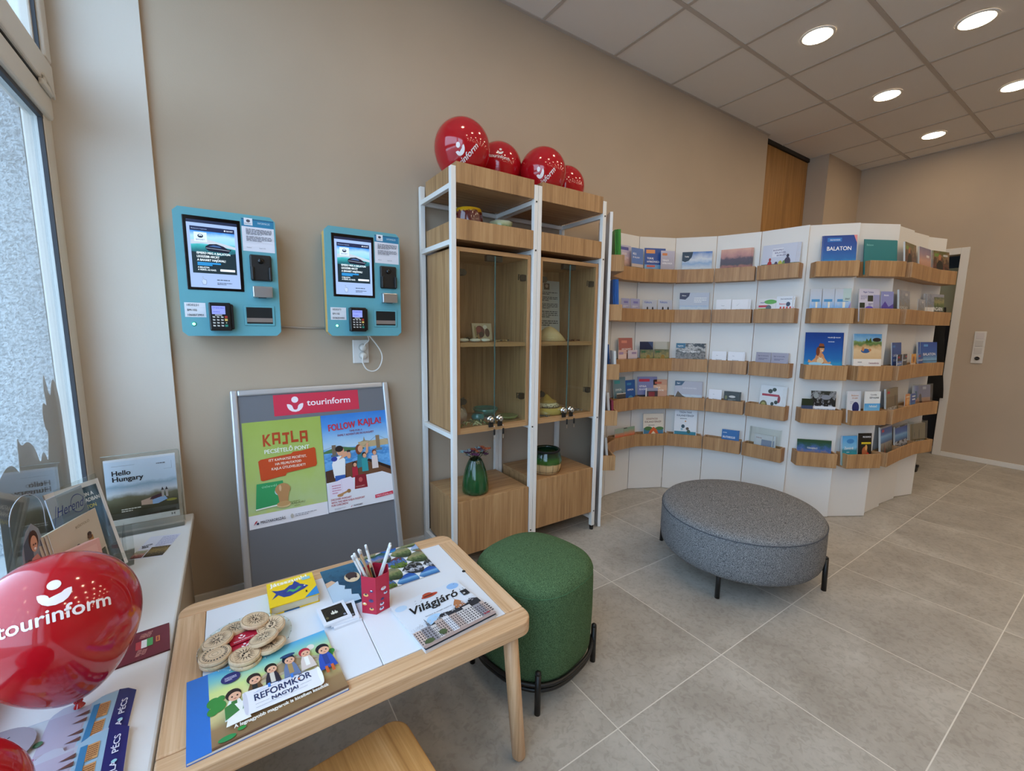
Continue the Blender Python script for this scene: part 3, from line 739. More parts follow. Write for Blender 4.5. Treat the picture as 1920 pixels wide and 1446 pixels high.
leafy('green_scarf', (1.06, 2.01, zb), .17, .09, .02, ['3c4a26', '56602f', '7a7f4c', 'b9b78c'], 'crumpled green cloth along the front of the left cabinet floor', 'cloth', 5, 40)
m = MB(); m.lathe([(.03, 0), (.05, .004), (.062, .02), (.058, .022), (.01, .008)], glaze('olive_dish', [(0, '3d4a22'), (1, '6a7a3a')], 60, .3, .5, .02), seg=30)
ds = tag(m.build('shallow_dish', None, (1.315, 2.03, zb)), 'shallow olive dish of silver shells right of the left cabinet knobs', 'dish')
# right cabinet
pr = Print(.21, .34, .0003); pr.slab(.001, 'd3d1cb'); pr.rect(0, 0, 1, 1, 'd3d1cb'); pr.rect(.38, .83, .60, .95, '6a5f58'); pr.ell(.49, .90, .06, .035, 'c9b3a0')
for a, b, n in ((.74, .80, 2), (.62, .71, 3), (.47, .58, 4), (.30, .44, 4), (.14, .26, 3)): pr.lines(.08, a, .92, b, n, '4c4c4e')
tag(pr.build('information_sheet', frame_mat((1.675, 2.27, 1.275), (1, 0, 0), (0, .05, 1))), 'typed white paper sheet with a small portrait on the back of the right cabinet', 'paper')
CR = glaze('straw', [(0, 'b29a6c'), (.5, 'd0bb90'), (1, 'c2a878')], 180, .8, .5, .09)
h = thing('straw_cone_hat', 'cone-shaped cream straw hat with a brown zigzag on the right cabinet shelf', 'hat', (1.648, 2.08, 1.2285))
m = MB(); m.lathe([(.098, 0), (.100, .006), (.08, .032), (.055, .058), (.03, .078), (.008, .088), (.001, .089)], CR, seg=40, cap=(True, True)); m.build('crown', h)
m = MB(); zz = []
for i in range(41):
    a = 2*PI*i/40; hi = i % 4; zt = .052 if hi in (0,) else (.040 if hi in (1, 3) else .028)
    r = .100-(.100-.03)*(zt/.078)+.0025; zz.append((r*math.cos(a), r*math.sin(a), zt))
m.tube(zz[:-1], .002, flat('6b4a26', .8), 6, True); m.build('zigzag_band', h)
leafy('dried_leaves', (1.79, 2.06, 1.2285), .12, .08, .008, ['3a1f1a', '5b2a20'], 'flat dark red dried leaves right of the straw hat', 'leaves', 8, 12)
h = thing('stacked_straw_basket', 'yellow straw basket with tiered cone lid on the right cabinet floor', 'basket', (1.63, 2.07, zb))
m = MB(); m.lathe([(.11, 0), (.115, .010), (.095, .035), (.09, .038)], glaze('straw_yellow', [(0, 'a08436'), (1, 'c4a750')], 150, .8, .4, .04), seg=40); m.build('base', h)
m = MB(); m.lathe([(.083, .038), (.086, .046), (.060, .060), (.058, .064)], glaze('straw_dots', [(0, '4a3418'), (.45, '4a3418'), (.55, 'd9cfae'), (1, 'd9cfae')], 110, .8, .6, .10), seg=40); m.build('middle_tier', h)
m = MB(); m.lathe([(.060, .064), (.062, .072), (.036, .082), (.034, .085), (.004, .112)], glaze('straw_top', [(0, 'cfc39a'), (.6, 'a07f36'), (1, 'c2a04c')], 110, .8, .3, .12), seg=40); m.build('lid', h)
leafy('dark_lace', (1.53, 2.00, zb), .10, .07, .006, ['2b2b2b', '444444'], 'dark lace doily in the front left corner of the right cabinet', 'doily', 9, 16)
leafy('silver_chain', (1.82, 2.03, zb), .11, .08, .008, ['8c8480', '5b5552', '3d3a3a'], 'silver grey beads right of the knobs in the right cabinet', 'beads', 10, 18)
# ================================================================ curved brochure display wall
RP = {-2: (1.992, 1.925), -1: (2.15, 2.18), 0: (2.403, 2.298), 1: (2.677, 2.303), 2: (2.945, 2.178), 3: (3.129, 1.951), 4: (3.236, 1.68), 5: (3.278, 1.392), 6: (3.47, 1.177), 7: (3.725, 1.045), 8: (4.03, 1.05), 9: (4.33, 1.044), 10: (4.57, .996)}
ROWZ = {1: 1.66, 2: 1.36, 3: .985, 4: .685, 5: .385}
def pframe(k):
    a = Vector(RP[k-1]+(0,)); b = Vector(RP[k]+(0,)); u = (b-a).normalized(); n = Vector((u.y, -u.x, 0)); return a, u, n, (b-a).length
dwl = thing('brochure_display_wall', 'white curved panel wall with oak brochure trays, the hollow section next to the rack', 'display', (2.95, 2.15, 0), group=None)
dwr = thing('brochure_display_wall', 'white bowed panel wall with oak brochure trays, the bulging section near the doorway', 'display', (3.9, 1.10, 0), group=None)
def panel(k):
    par = dwl if k <= 5 else dwr
    a, u, n, Lk = pframe(k); org = par.location
    M = Matrix(((u.x, n.x, 0, a.x-org.x), (u.y, n.y, 0, a.y-org.y), (0, 0, 1, 0), (0, 0, 0, 1)))
    # convex side: each panel starts a little behind the edge of the one before
    m = MB()
    sk = {6: .018, 7: .012, 8: .02, 9: .02, 10: .02}.get(k, 0)
    pts = [(.003, -sk), (Lk-.001, 0), (Lk-.001, -.018), (.003, -sk-.018)]
    m.prism(pts, .004, 2.006, WHITEP, M=M); m.build('panel', par)
    ml, mr = .018, .016
    if k in (6,): ml = .030
    if k >= 8: ml, mr = .004, .004
    for r, z in ROWZ.items():
        m = MB(); x0, x1, d, t = ml, Lk-mr, .086, .011; dz = .098
        m.box(x0, d-t, z, x1, d, z+dz, OAK, .0015, 1, M=M); m.box(x0, 0-sk*.5, z, x0+t, d-t, z+dz, OAK, M=M); m.box(x1-t, 0, z, x1, d-t, z+dz, OAK, M=M)
        m.box(x0+t, 0, z, x1-t, d-t, z+t, OAKX, M=M); m.box(x0+t, .0, z+t, x1-t, .010, z+dz, OAK, M=M); m.build('tray', par)
for k in range(-1, 11): panel(k)

# ---- brochure covers.  ops: r rect, t text, e ellipse, p polygon, l small print
def draw(pr, ops):
    for o in ops:
        k = o[0]
        if k == 'r': pr.rect(*o[1:])
        elif k == 'e': pr.ell(*o[1:])
        elif k == 'p': pr.poly(o[1], o[2])
        elif k == 't':
            st, x, y, hh, col = o[1:6]; w = o[6] if len(o) > 6 else None; al = o[7] if len(o) > 7 else 'l'
            pr.text(st, x, y, hh, col, w, al, 1.2)
        elif k == 'l': pr.lines(*o[1:])
def full(kind): return ('r', 0, 0, 1, 1, kind)
def tagm(x0, y0, x1, y1, c): return ('p', [(x0+.01, y0), (x1-.01, y0), (x1, y0+.01), (x1, y1-.01), (x1-.01, y1), (x0+.01, y1), (x0, y1-.01), (x0, y0+.01)], c)
BC = {
 'pinkcastle': [full('pinkcastle'), tagm(.12, .86, .8, .95, '4a4f9c'), ('t', 'EGER', .3, .72, .06, 'f0e6e6', .35), ('l', .3, .58, .8, .68, 3, 'e6d5d5')],
 'bluetown': [full('town'), ('r', 0, .45, 1, 1, '5f7fbf'), ('t', 'PÉCS', .08, .78, .06, 'ffffff', .3), ('t', 'ÉS VILLÁNY', .08, .68, .045, 'ffffff', .6), ('r', 0, .4, 1, .5, 'c9b8b0')],
 'bluetag': [full('lakeblue'), ('r', 0, .5, 1, 1, '2f55a0'), tagm(.08, .84, .5, .95, 'e39a63'), ('t', 'TOKAJ', .12, .66, .06, 'ffffff', .3), ('t', 'NYÍREGYHÁZA', .12, .56, .055, 'ffffff', .6), tagm(.1, .42, .5, .48, 'd0645a')],
 'olive': [full('vineyard'), ('r', 0, .0, 1, .3, 'forest'), tagm(.1, .84, .45, .92, 'd98a5a'), ('t', 'TOKAJ ÉS', .12, .66, .05, 'ffffff', .45), ('t', 'NYÍREGYHÁZA', .12, .56, .05, 'ffffff', .7)],
 'clouds': [full('clouds'), ('p', [(0, 1), (0, .7), (.1, .66), (.22, .7), (.32, .82), (.36, 1)], '1d3a52'), ('t', 'Tokaj', .08, .82, .05, 'ffffff', .14)],
 'duskhills': [full('dusk'), ('t', 'Tokaj', .1, .36, .04, 'ffffff', .14)],
 'cyclists': [('r', 0, 0, 1, 1, 'c9cfe0'), ('r', 0, 0, 1, .42, 'forest'), ('r', .3, .62, .62, .88, 'dfe2ee'), ('t', 'BUDAPEST', .32, .80, .045, '3a2f6a', .3), ('t', 'BALATON', .38, .72, .045, '3a2f6a', .3), ('t', 'BICIKLIÚT', .44, .64, .045, '3a2f6a', .26),
              ('e', .25, .38, .07, .13, 'b3262a'), ('e', .25, .55, .035, .05, 'a33030'), ('e', .44, .38, .05, .1, '4c3a50'), ('e', .56, .40, .06, .10, 'b9b23c'), ('e', .76, .44, .09, .15, '3c3048'), ('e', .76, .63, .04, .05, '2a2640'), ('e', .66, .4, .04, .1, '6a8a4a')],
 'balaton': [full('seablue'), ('p', [(.9, 1), (1, .8), (1, 1)], 'e39090'), ('r', .12, .84, .55, .94, '2a78c4'), ('t', 'MAGYARORSZÁG', .2, .87, .035, 'dff0ff', .3), ('t', 'BALATON', .12, .62, .10, 'ffffff', .72),
             ('p', [(.38, .16), (.38, .30), (.41, .36), (.44, .30), (.44, .16)], 'f2efe8'), ('p', [(.50, .16), (.50, .30), (.53, .36), (.56, .30), (.56, .16)], 'f2efe8'), ('r', .38, .14, .6, .22, 'e9e4d8'), ('p', [(.38, .30), (.41, .39), (.44, .30)], '5a3540'), ('p', [(.50, .30), (.53, .39), (.56, .30)], '5a3540'), ('r', .58, .1, .95, .2, 'b03c3c')],
 'teal': [full('1e7a80'), ('t', 'Balaton', .08, .82, .05, '7fc4c4', .2), ('r', 0, 0, .008, 1, '14595e')],
 'wine': [full('darkwine'), ('r', .08, .8, .3, .9, '7a9a3c'), ('t', 'HUNGARY', .35, .12, .07, 'ffffff', .5), ('e', .4, .45, .2, .25, '0f0f10'), ('e', .35, .78, .08, .09, 'b0704a')],
 'sunset': [full('sunset'), ('r', .6, .72, .85, .79, 'e8e0e4'), ('t', 'HUNGARY', .05, .2, .12, 'ffffff', .85)],
 'wine2': [full('darkwine'), ('r', .08, .82, .35, .92, '6a8a3c'), ('r', .62, .84, .9, .90, 'c0c0c0'), ('t', 'HUNGARY', .3, .34, .07, 'd9d9d9', .5), ('e', .42, .5, .2, .2, '0f0f10'), ('e', .4, .8, .09, .09, 'b0704a')],
 'lilac': [full('sky_lilac'), tagm(.3, .78, .8, .88, '7a78b8'), ('l', .2, .6, .8, .7, 2, 'e0dfe8')],
 'hikers': [('r', 0, 0, 1, 1, 'b9c0cf'), ('t', 'Kéktúra', .15, .84, .10, '4b6cc0', .5), ('r', 0, 0, 1, .35, '8a9099')] + [('e', x, .62, .05, .05, '20242c') for x in (.35, .72)] + [('p', [(x-.09, .3), (x+.09, .3), (x+.05, .6), (x-.05, .6)], '20242c') for x in (.35, .72)] + [('p', [(.4, .5), (.55, .42), (.7, .52), (.55, .38)], '20242c')],
 'landscape': [full('clouds'), ('r', 0, .55, 1, 1, 'b9c4d6'), ('p', [(0, 1), (0, .78), (.2, .76), (.32, .88), (.35, 1)], '2f3355'), ('t', 'Pécs', .08, .88, .04, 'ffffff', .14), ('l', .5, .66, .92, .86, 3, 'e8edf2')],
 'tokaj': [full('e6e6ea'), ('t', 'TOKAJ', .35, .50, .06, '3a3a3c', .35), ('t', 'Travel', .35, .70, .03, '6a6a6c', .2)],
 'balcard': [full('e8e8ec'), ('t', 'BALATON', .3, .50, .06, '3a3a3c', .45), ('p', [(.3, .7), (.5, .84), (.34, .74)], '4a4a4c')],
 'map': [full('e0dfe0'), ('e', .68, .86, .36, .1, '5fa84a'), ('r', 0, .62, .62, .72, 'c03a4a'), ('e', .6, .6, .16, .12, '5a6468'), ('r', 0, 0, .45, .58, '86b33c'), ('t', 'MAP', .1, .8, .06, '3a3f80', .25)],
 'cyclingmap': [full('dfe3ea'), ('t', 'MAGYARORSZÁG', .25, .86, .05, '2a2f5a', .7), ('e', .75, .68, .13, .09, '26304f'), ('t', 'Balaton', .2, .66, .07, 'c94a4a', .4), ('r', 0, 0, 1, .5, '7f9fb8')] + [('e', x, .53, .06, .06, 'c9402f') for x in (.3, .5, .7, .9)],
 'castle': [full('castlesky'), ('p', [(.5, .42), (.5, .6), (.58, .68), (.66, .6), (.66, .42)], 'efe9da'), ('r', .15, .6, .85, .68, '4f97cc')],
 'magazine': [full('d4d0e0'), ('t', 'Magyar Turizmus', .2, .88, .05, '4a4f9c', .5), ('l', .08, .68, .4, .82, 4, '7a78a0'), ('r', .42, .62, .68, .80, '3a3f33'), ('r', .70, .05, 1, .82, 'sky_lilac'), ('r', .03, .42, .28, .58, '2f3a2c'), ('r', .03, .05, .25, .38, 'forest'), ('e', .5, .4, .2, .08, '6f5fc0'), ('l', .45, .5, .68, .58, 2, '7a78a0')],
 'mountain': [full('8f92c4'), ('p', [(0, 0), (0, .5), (.3, .68), (.6, .5), (1, .6), (1, 0)], '5a4a9c'), ('t', 'Bükk', .2, .85, .05, 'ffffff', .4)],
 'greytown': [full('greytown'), ('r', .55, .84, .8, .92, 'c9c9c9'), ('t', 'HUNGARY', .05, .42, .09, 'efefef', .75)],
 'ngarn': [full('greytown'), ('r', 0, .0, .38, .55, 'e3e1de'), ('r', .7, .84, .92, .9, 'd9d9d9'), ('r', .4, .42, 1, .9, 'forest'), ('t', 'UNGARN', .28, .44, .13, 'ffffff', .62)],
 'salmon': [full('b0685c'), tagm(.2, .84, .6, .92, 'd98a72'), ('t', 'KECSKEMÉT', .22, .62, .055, 'ffffff', .7), ('t', 'ÉS KÖRNYÉKE', .22, .52, .05, 'ffffff', .6)],
 'pink': [full('d9b3a8'), ('r', 0, .6, 1, .8, 'e6c9bd'), tagm(.1, .78, .6, .9, 'a98bb0')],
 'lilacvine': [full('vineyard'), ('r', 0, .6, 1, 1, 'd3c6cf'), tagm(.4, .8, .9, .9, '9a86ac')],
 'navy': [full('1d2a4c'), ('p', [(.6, 1), (1, .75), (1, 1)], '39507a'), ('t', 'HORTOBÁGY', .08, .62, .05, 'ffffff', .7)],
 'forest': [full('forest'), ('e', .6, .6, .14, .14, '9a7a3c'), tagm(.08, .84, .4, .93, '3c6a4c')],
 'cave': [full('cave'), ('r', 0, .82, .32, 1, '2f6a8c'), ('t', 'Aggtelek', .05, .88, .04, 'ffffff', .2), ('t', 'AGGTELEK ÉS MISKOLC', .22, .66, .045, 'ffffff', .6)],
 'whitecard': [full('e4e5ea'), ('t', 'Sopron', .3, .55, .06, '3c3c40', .4), ('t', 'Pécs', .3, .78, .03, '707074', .12)],
 'greycard': [full('9c98a8'), ('t', 'Eger és környéke', .15, .82, .05, '4a4460', .7), ('l', .2, .66, .8, .76, 2, '5a5470')],
 'sea': [full('seablue'), ('t', 'WELLNESS', .6, .88, .022, 'ffffff', .14), ('t', 'HUNGARY', .8, .88, .022, 'ffffff', .14), ('e', .77, .89, .012, .02, 'ffffff'), ('l', .62, .79, .9, .82, 1, 'dfe8f5'),
         ('r', 0, .0, 1, .34, '2f93c4'), ('e', .42, .40, .13, .16, 'c98a5c'), ('e', .45, .64, .075, .085, 'd49a6c'), ('e', .36, .58, .05, .10, '7a3f24'), ('p', [(.37, .69), (.53, .67), (.5, .75), (.40, .76)], '8a4a2a'), ('r', .38, .655, .53, .69, '1b1b22'), ('e', .47, .60, .02, .012, 'f5efe6'),
         ('p', [(.30, .44), (.20, .36), (.12, .40), (.10, .34), (.24, .30), (.34, .36)], 'd49a6c'), ('p', [(.52, .46), (.64, .34), (.72, .36), (.70, .30), (.58, .28), (.48, .38)], 'd49a6c'), ('e', .43, .37, .09, .07, 'd9c9a8'), ('p', [(.36, .47), (.44, .40), (.50, .48), (.45, .43)], 'e8dcc0'), ('e', .3, .30, .18, .04, '9fd3ec'), ('e', .6, .28, .16, .035, '9fd3ec')],
 'beach': [('r', 0, 0, 1, 1, 'f0eeea'), ('r', 0, .44, 1, 1, 'beachy'), ('e', .82, .87, .15, .045, '2a2426'), ('e', .42, .62, .16, .05, '2f5f9c'), ('e', .33, .66, .05, .05, 'c98a5c'), ('e', .58, .64, .05, .03, 'c98a5c'), ('p', [(.4, .8), (.45, .9), (.52, .84), (.6, .92), (.64, .8)], '4a6a2c'),
           ('t', 'Csemeteforrás', .55, .33, .035, '8a3a5a', .36), ('r', .12, .26, .36, .285, '3a3a3a'), ('r', .15, .36, .3, .375, '8a8a8a')],
 'lake': [full('1f4fa0'), ('r', .1, .86, .35, .92, '3f86d0'), ('t', 'LAKE', .12, .60, .07, 'ffffff', .35), ('t', 'BALATON', .12, .47, .07, 'ffffff', .7)],
 'small': [full('lakeblue'), ('r', 0, .72, 1, 1, '2a2a33'), ('t', 'BALATON', .05, .58, .08, 'ffffff', .8), ('r', .1, .84, .5, .92, 'b03a4a')],
 'small2': [full('3c4048'), ('t', 'HUNGARY', .05, .70, .08, 'ffffff', .85), ('r', 0, 0, 1, .5, '4a5a50'), ('r', .6, .86, .9, .93, 'c03a4a')],
 'small3': [full('d9a050'), ('t', 'UNGARN', .05, .5, .09, 'ffffff', .85), ('e', .5, .75, .2, .14, '9a5a2a')],
 'small4': [full('2458a8'), ('t', 'HUNGARY', .05, .66, .09, 'ffffff', .9), ('r', .05, .86, .4, .93, 'c03a4a')],
 'balaton3': [full('lakeblue'), ('r', .2, .86, .45, .93, '5fa0dc'), ('t', 'BALATON', .18, .58, .08, 'ffffff', .72), ('r', 0, .4, 1, .42, '3f6f9c')],
 'tealgrey': [full('6f8c98'), tagm(.1, .80, .55, .90, '3f9aa0'), ('p', [(.5, .3), (.7, .55), (1, .4), (1, 0), (.5, 0)], '3a4048'), ('t', 'ZEMPLÉN', .15, .58, .06, 'e6eef0', .5)],
 'blue4': [full('2458a0'), tagm(.15, .82, .6, .9, '3f8ab8'), ('t', 'SOPRON', .2, .62, .06, 'ffffff', .6), ('e', .5, .3, .3, .14, '5fa0c4'), ('r', 0, 0, 1, .16, '1f3a3c')],
 'paper4': [full('ddd8d0'), ('r', 0, .55, 1, .95, '4a4642'), ('t', 'SISI NAPOK', .1, .35, .08, '7a6a5a', .8)],
 'purple': [full('8088b8'), tagm(.08, .84, .62, .93, 'c03a55'), ('t', 'GYULA', .1, .66, .06, 'ffffff', .35), ('t', 'ÉS KÖRNYÉKE', .1, .56, .05, 'ffffff', .65), ('r', 0, 0, 1, .4, '3a3a3c')],
 'peach': [full('c9a08c'), ('r', 0, .6, 1, .8, 'd9b49a'), tagm(.1, .84, .6, .92, 'c06a5a'), ('t', 'ZALA', .15, .68, .06, 'ffffff', .35), ('t', 'ÉS GÖCSEJ', .15, .58, .05, 'ffffff', .6), ('r', 0, 0, 1, .3, '7a5a50')],
 'red4': [full('4a4048'), ('r', 0, .15, .1, 1, 'd9dce0'), ('r', .25, .3, .75, .8, '8a3a44'), ('r', .1, .85, 1, 1, '9aa0b8')],
 'landscape4': [full('clouds'), ('r', 0, .5, 1, 1, 'b3b6c4'), ('p', [(0, .35), (.12, .62), (.3, .45), (.45, .38), (.6, .3), (1, .34), (1, 0), (0, 0)], '5a4a33'), ('p', [(.38, .2), (.45, .36), (.52, .2)], '8a5a3c'), ('p', [(0, 1), (0, .82), (.25, .84), (.36, 1)], '3a5a78'), ('t', 'Eger', .08, .9, .04, 'ffffff', .12), ('t', 'EGER ÉS KÖRNYÉKE', .3, .72, .04, 'e6e6ea', .5)],
 'white4': [full('e4e4ea'), ('t', 'Eger', .35, .5, .06, '3c3c40', .3), ('t', 'Bük', .35, .75, .03, '70706f', .1)],
 'dark4': [full('23261f'), ('e', .15, .7, .08, .1, '6a6a3a'), ('e', .55, .75, .22, .06, 'c0bdb8'), ('l', .3, .55, .8, .65, 2, '8a8a80')],
 'cherries': [full('d5dade'), ('r', 0, .0, 1, .18, '6a8a5a'), ('r', .1, .66, .85, .73, 'a3283c'), ('e', .45, .82, .1, .07, '22301f'), ('e', .62, .88, .09, .06, '22301f'), ('e', .58, .42, .07, .06, '22301f'), ('e', .74, .48, .08, .06, '22301f'), ('e', .85, .58, .06, .12, '8c1f2c'), ('e', .2, .34, .17, .17, '5f5a26'), ('e', .2, .36, .1, .09, 'a39a50')],
 'night': [full('night'), ('r', 0, .42, 1, .5, 'e3e6ec'), ('e', .2, .85, .1, .1, '9aa0a0'), ('e', .6, .8, .2, .08, '8a8f98')],
 'lavender': [full('3c4a68'), ('r', 0, .7, 1, 1, '23301f')] + [('e', x, y, .06, .05, 'a9b0dc') for x, y in ((.2, .3), (.35, .42), (.5, .34), (.62, .5), (.78, .44), (.3, .22), (.7, .3))],
 'circle4': [full('d9dee6'), ('e', .62, .48, .26, .18, '26306a'), ('t', 'Balaton', .3, .84, .05, 'c98a5a', .5), ('t', 'DE LUXE', .35, .76, .04, 'c98a5a', .4), ('l', .2, .6, .45, .7, 2, 'a9aeb8')],
 'lake4': [('r', 0, 0, 1, 1, 'e3e8ea'), ('r', 0, 0, 1, .62, 'turquoise'), ('t', 'Csodás', .35, .88, .04, '3a4a6a', .4), ('t', 'SZÉP HAZÁNK', .3, .78, .05, '2f4a5a', .6), ('t', 'Felfedező', .3, .5, .07, 'e6f5f5', .5)],
 'hungary4': [full('8a7d63'), ('r', 0, .25, 1, .75, '7a6a50'), ('r', .1, .85, .3, .92, 'c03a4a'), ('e', .75, .6, .04, .2, '4c4232'), ('t', 'HUNGARY', .1, .3, .12, 'ffffff', .78), ('r', 0, 0, 1, .2, '4a4438')],
 'orange4': [full('d08a4c'), ('r', 0, 0, 1, .3, '2c211c'), ('e', .6, .6, .3, .2, 'e3b070'), ('r', .2, .84, .9, .9, 'e6d0b0')],
 'blueS': [full('lakeblue'), ('r', 0, .6, 1, 1, '2f4f9c'), ('r', .3, .84, .9, .9, 'dfe4ee'), ('r', .3, .7, .9, .76, 'dfe4ee')],
 'woman': [full('sunset'), ('r', 0, .55, 1, 1, '8a8ab0'), ('r', .5, .85, .72, .95, 'c9cbe0'), ('r', .02, .5, .12, .8, '4a6a70'), ('e', .35, .55, .08, .15, '3a2430'), ('p', [(.28, .3), (.32, .5), (.42, .5), (.5, .3)], '3a2430'), ('r', .48, .3, .95, .36, 'd97a4a')],
 'pink5': [full('redsunset'), ('r', 0, .75, 1, 1, '9aa79c')], 'sunset5': [full('redsunset'), ('r', .0, .95, .3, 1, '2c2c2c')],
 'sziget': [full('e3dccf'), ('t', 'SZIGETKÖZI', .15, .80, .055, '8a4a2a', .55), ('t', 'KALANDTÉRKÉP', .08, .70, .055, '6a3a2a', .8), ('l', .25, .60, .75, .66, 1, '8a8a8a'), ('r', .02, .28, .98, .52, '4a80a0'), ('e', .25, .50, .2, .07, '4f7a4a'), ('e', .8, .50, .2, .06, '4f7a4a'),
            ('p', [(.25, .33), (.75, .33), (.66, .46), (.5, .56), (.36, .46)], 'd9683a'), ('p', [(.35, .30), (.65, .30), (.5, .42)], 'f0e0c0')],
 'tisza': [full('dfe4ea'), ('t', 'TISZA-TAVI', .2, .86, .05, '2a3a5a', .55), ('t', 'KALANDTÉRKÉP', .1, .77, .05, '2a3a5a', .76), ('l', .25, .70, .75, .74, 1, '6a7a8a'), ('r', .02, .02, .98, .36, '2f7f94'), ('e', .4, .50, .08, .05, '2a4a5a'), ('e', .6, .44, .07, .04, '5a4a3a'), ('e', .35, .42, .05, .03, '8ab4c4'), ('e', .66, .36, .08, .05, '3a5a4a'), ('e', .5, .64, .03, .02, 'c98a3a')],
 'helikon': [full('2f6aa8'), ('r', 0, .0, 1, .4, '7fb4d8'), ('t', 'BALATONBOGLÁR', .08, .60, .10, 'f0f4f8', .8), ('l', .08, .84, .5, .9, 1, 'dfe8f0')],
 'white5': [full('dedee2'), ('t', 'Hévíz', .1, .82, .05, '9c3a4a', .3), ('r', .4, .1, .95, .78, '8f9ab4'), ('r', .4, .1, .95, .35, '3f4650'), ('r', .68, .35, .95, .5, 'f0f0f2'), ('t', 'FÜRED', .7, .38, .06, '8a3a4a', .22)],
 'pano': [full('pano'), ('r', 0, .88, 1, 1, '2a4f36'), ('t', 'TÚRAAJÁNLÓ', .3, .62, .06, 'e6e6dc', .3)],
 'zamardi': [full('turquoise'), ('e', .55, .82, .25, .08, '3f88c8'), ('t', 'Zamárdi', .15, .55, .08, 'f5f5f0', .6), ('l', .3, .44, .6, .48, 1, 'f0f0f0')],
 'black5': [full('1a1a18'), ('t', 'PROGRAMOK', .35, .86, .05, 'ffffff', .6), ('r', .25, .66, .95, .72, 'd9c02a'), ('e', .5, .42, .2, .16, 'b0603a'), ('e', .6, .55, .09, .09, 'd9a060'), ('e', .4, .25, .2, .08, '8a8f3a'), ('e', .72, .3, .1, .1, 'c9302a')],
 'hungary5': [full('greytown'), ('r', 0, .55, 1, .95, 'lakeblue'), ('r', .1, .85, .3, .92, 'c03a4a'), ('p', [(.3, .2), (.35, .55), (.4, .2)], 'b0604a'), ('t', 'HUNGARY', .4, .15, .1, 'ffffff', .5)],
 'hungary6': [full('night'), ('r', 0, .5, 1, .95, 'lakeblue'), ('t', 'HUNGARY', .2, .2, .09, 'ffffff', .6)],
 'ngarn5': [full('8a7a60'), ('r', 0, .0, 1, .25, '33302a'), ('e', .6, .6, .03, .2, '4c4232'), ('e', .3, .6, .02, .1, '4c4232'), ('t', 'UNGARN', .1, .25, .14, 'ffffff', .8)],
 'greenbook': [full('3f8a34'), ('r', 0, .7, 1, .85, '2f6a26'), ('r', 0, .2, 1, .35, '2f6a26')],
 'bluebook': [full('2a5fa8'), ('r', .4, 0, .45, 1, '1d4482')], 'fan5': [full('cfd2d6'), ('r', 0, .6, 1, 1, 'forest')], 'redbook': [full('7a2a38'), ('r', .1, .6, .9, .8, '9a4a50')], 'stone': [full('cave')]}
for a_, b_ in (('lilac2', 'lilac'), ('hikers2', 'hikers'), ('castle2', 'castle'), ('castlestack', 'castle'), ('greytown2', 'greytown'), ('forest2', 'forest'), ('whitecard2', 'whitecard'), ('greycard2', 'greycard')): BC[a_] = BC[b_]
BC['castlestack'] = BC['castle']+[('r', .5, .62, 1, 1, 'b8cfcf'), ('t', 'ZENIT', .62, .66, .05, '2f3a3a', .3), ('p', [(.55, 0), (1, .6), (1, 0)], '9a8ac0')]
ROWN = {1: 'top', 2: 'second', 3: 'middle', 4: 'fourth', 5: 'bottom'}
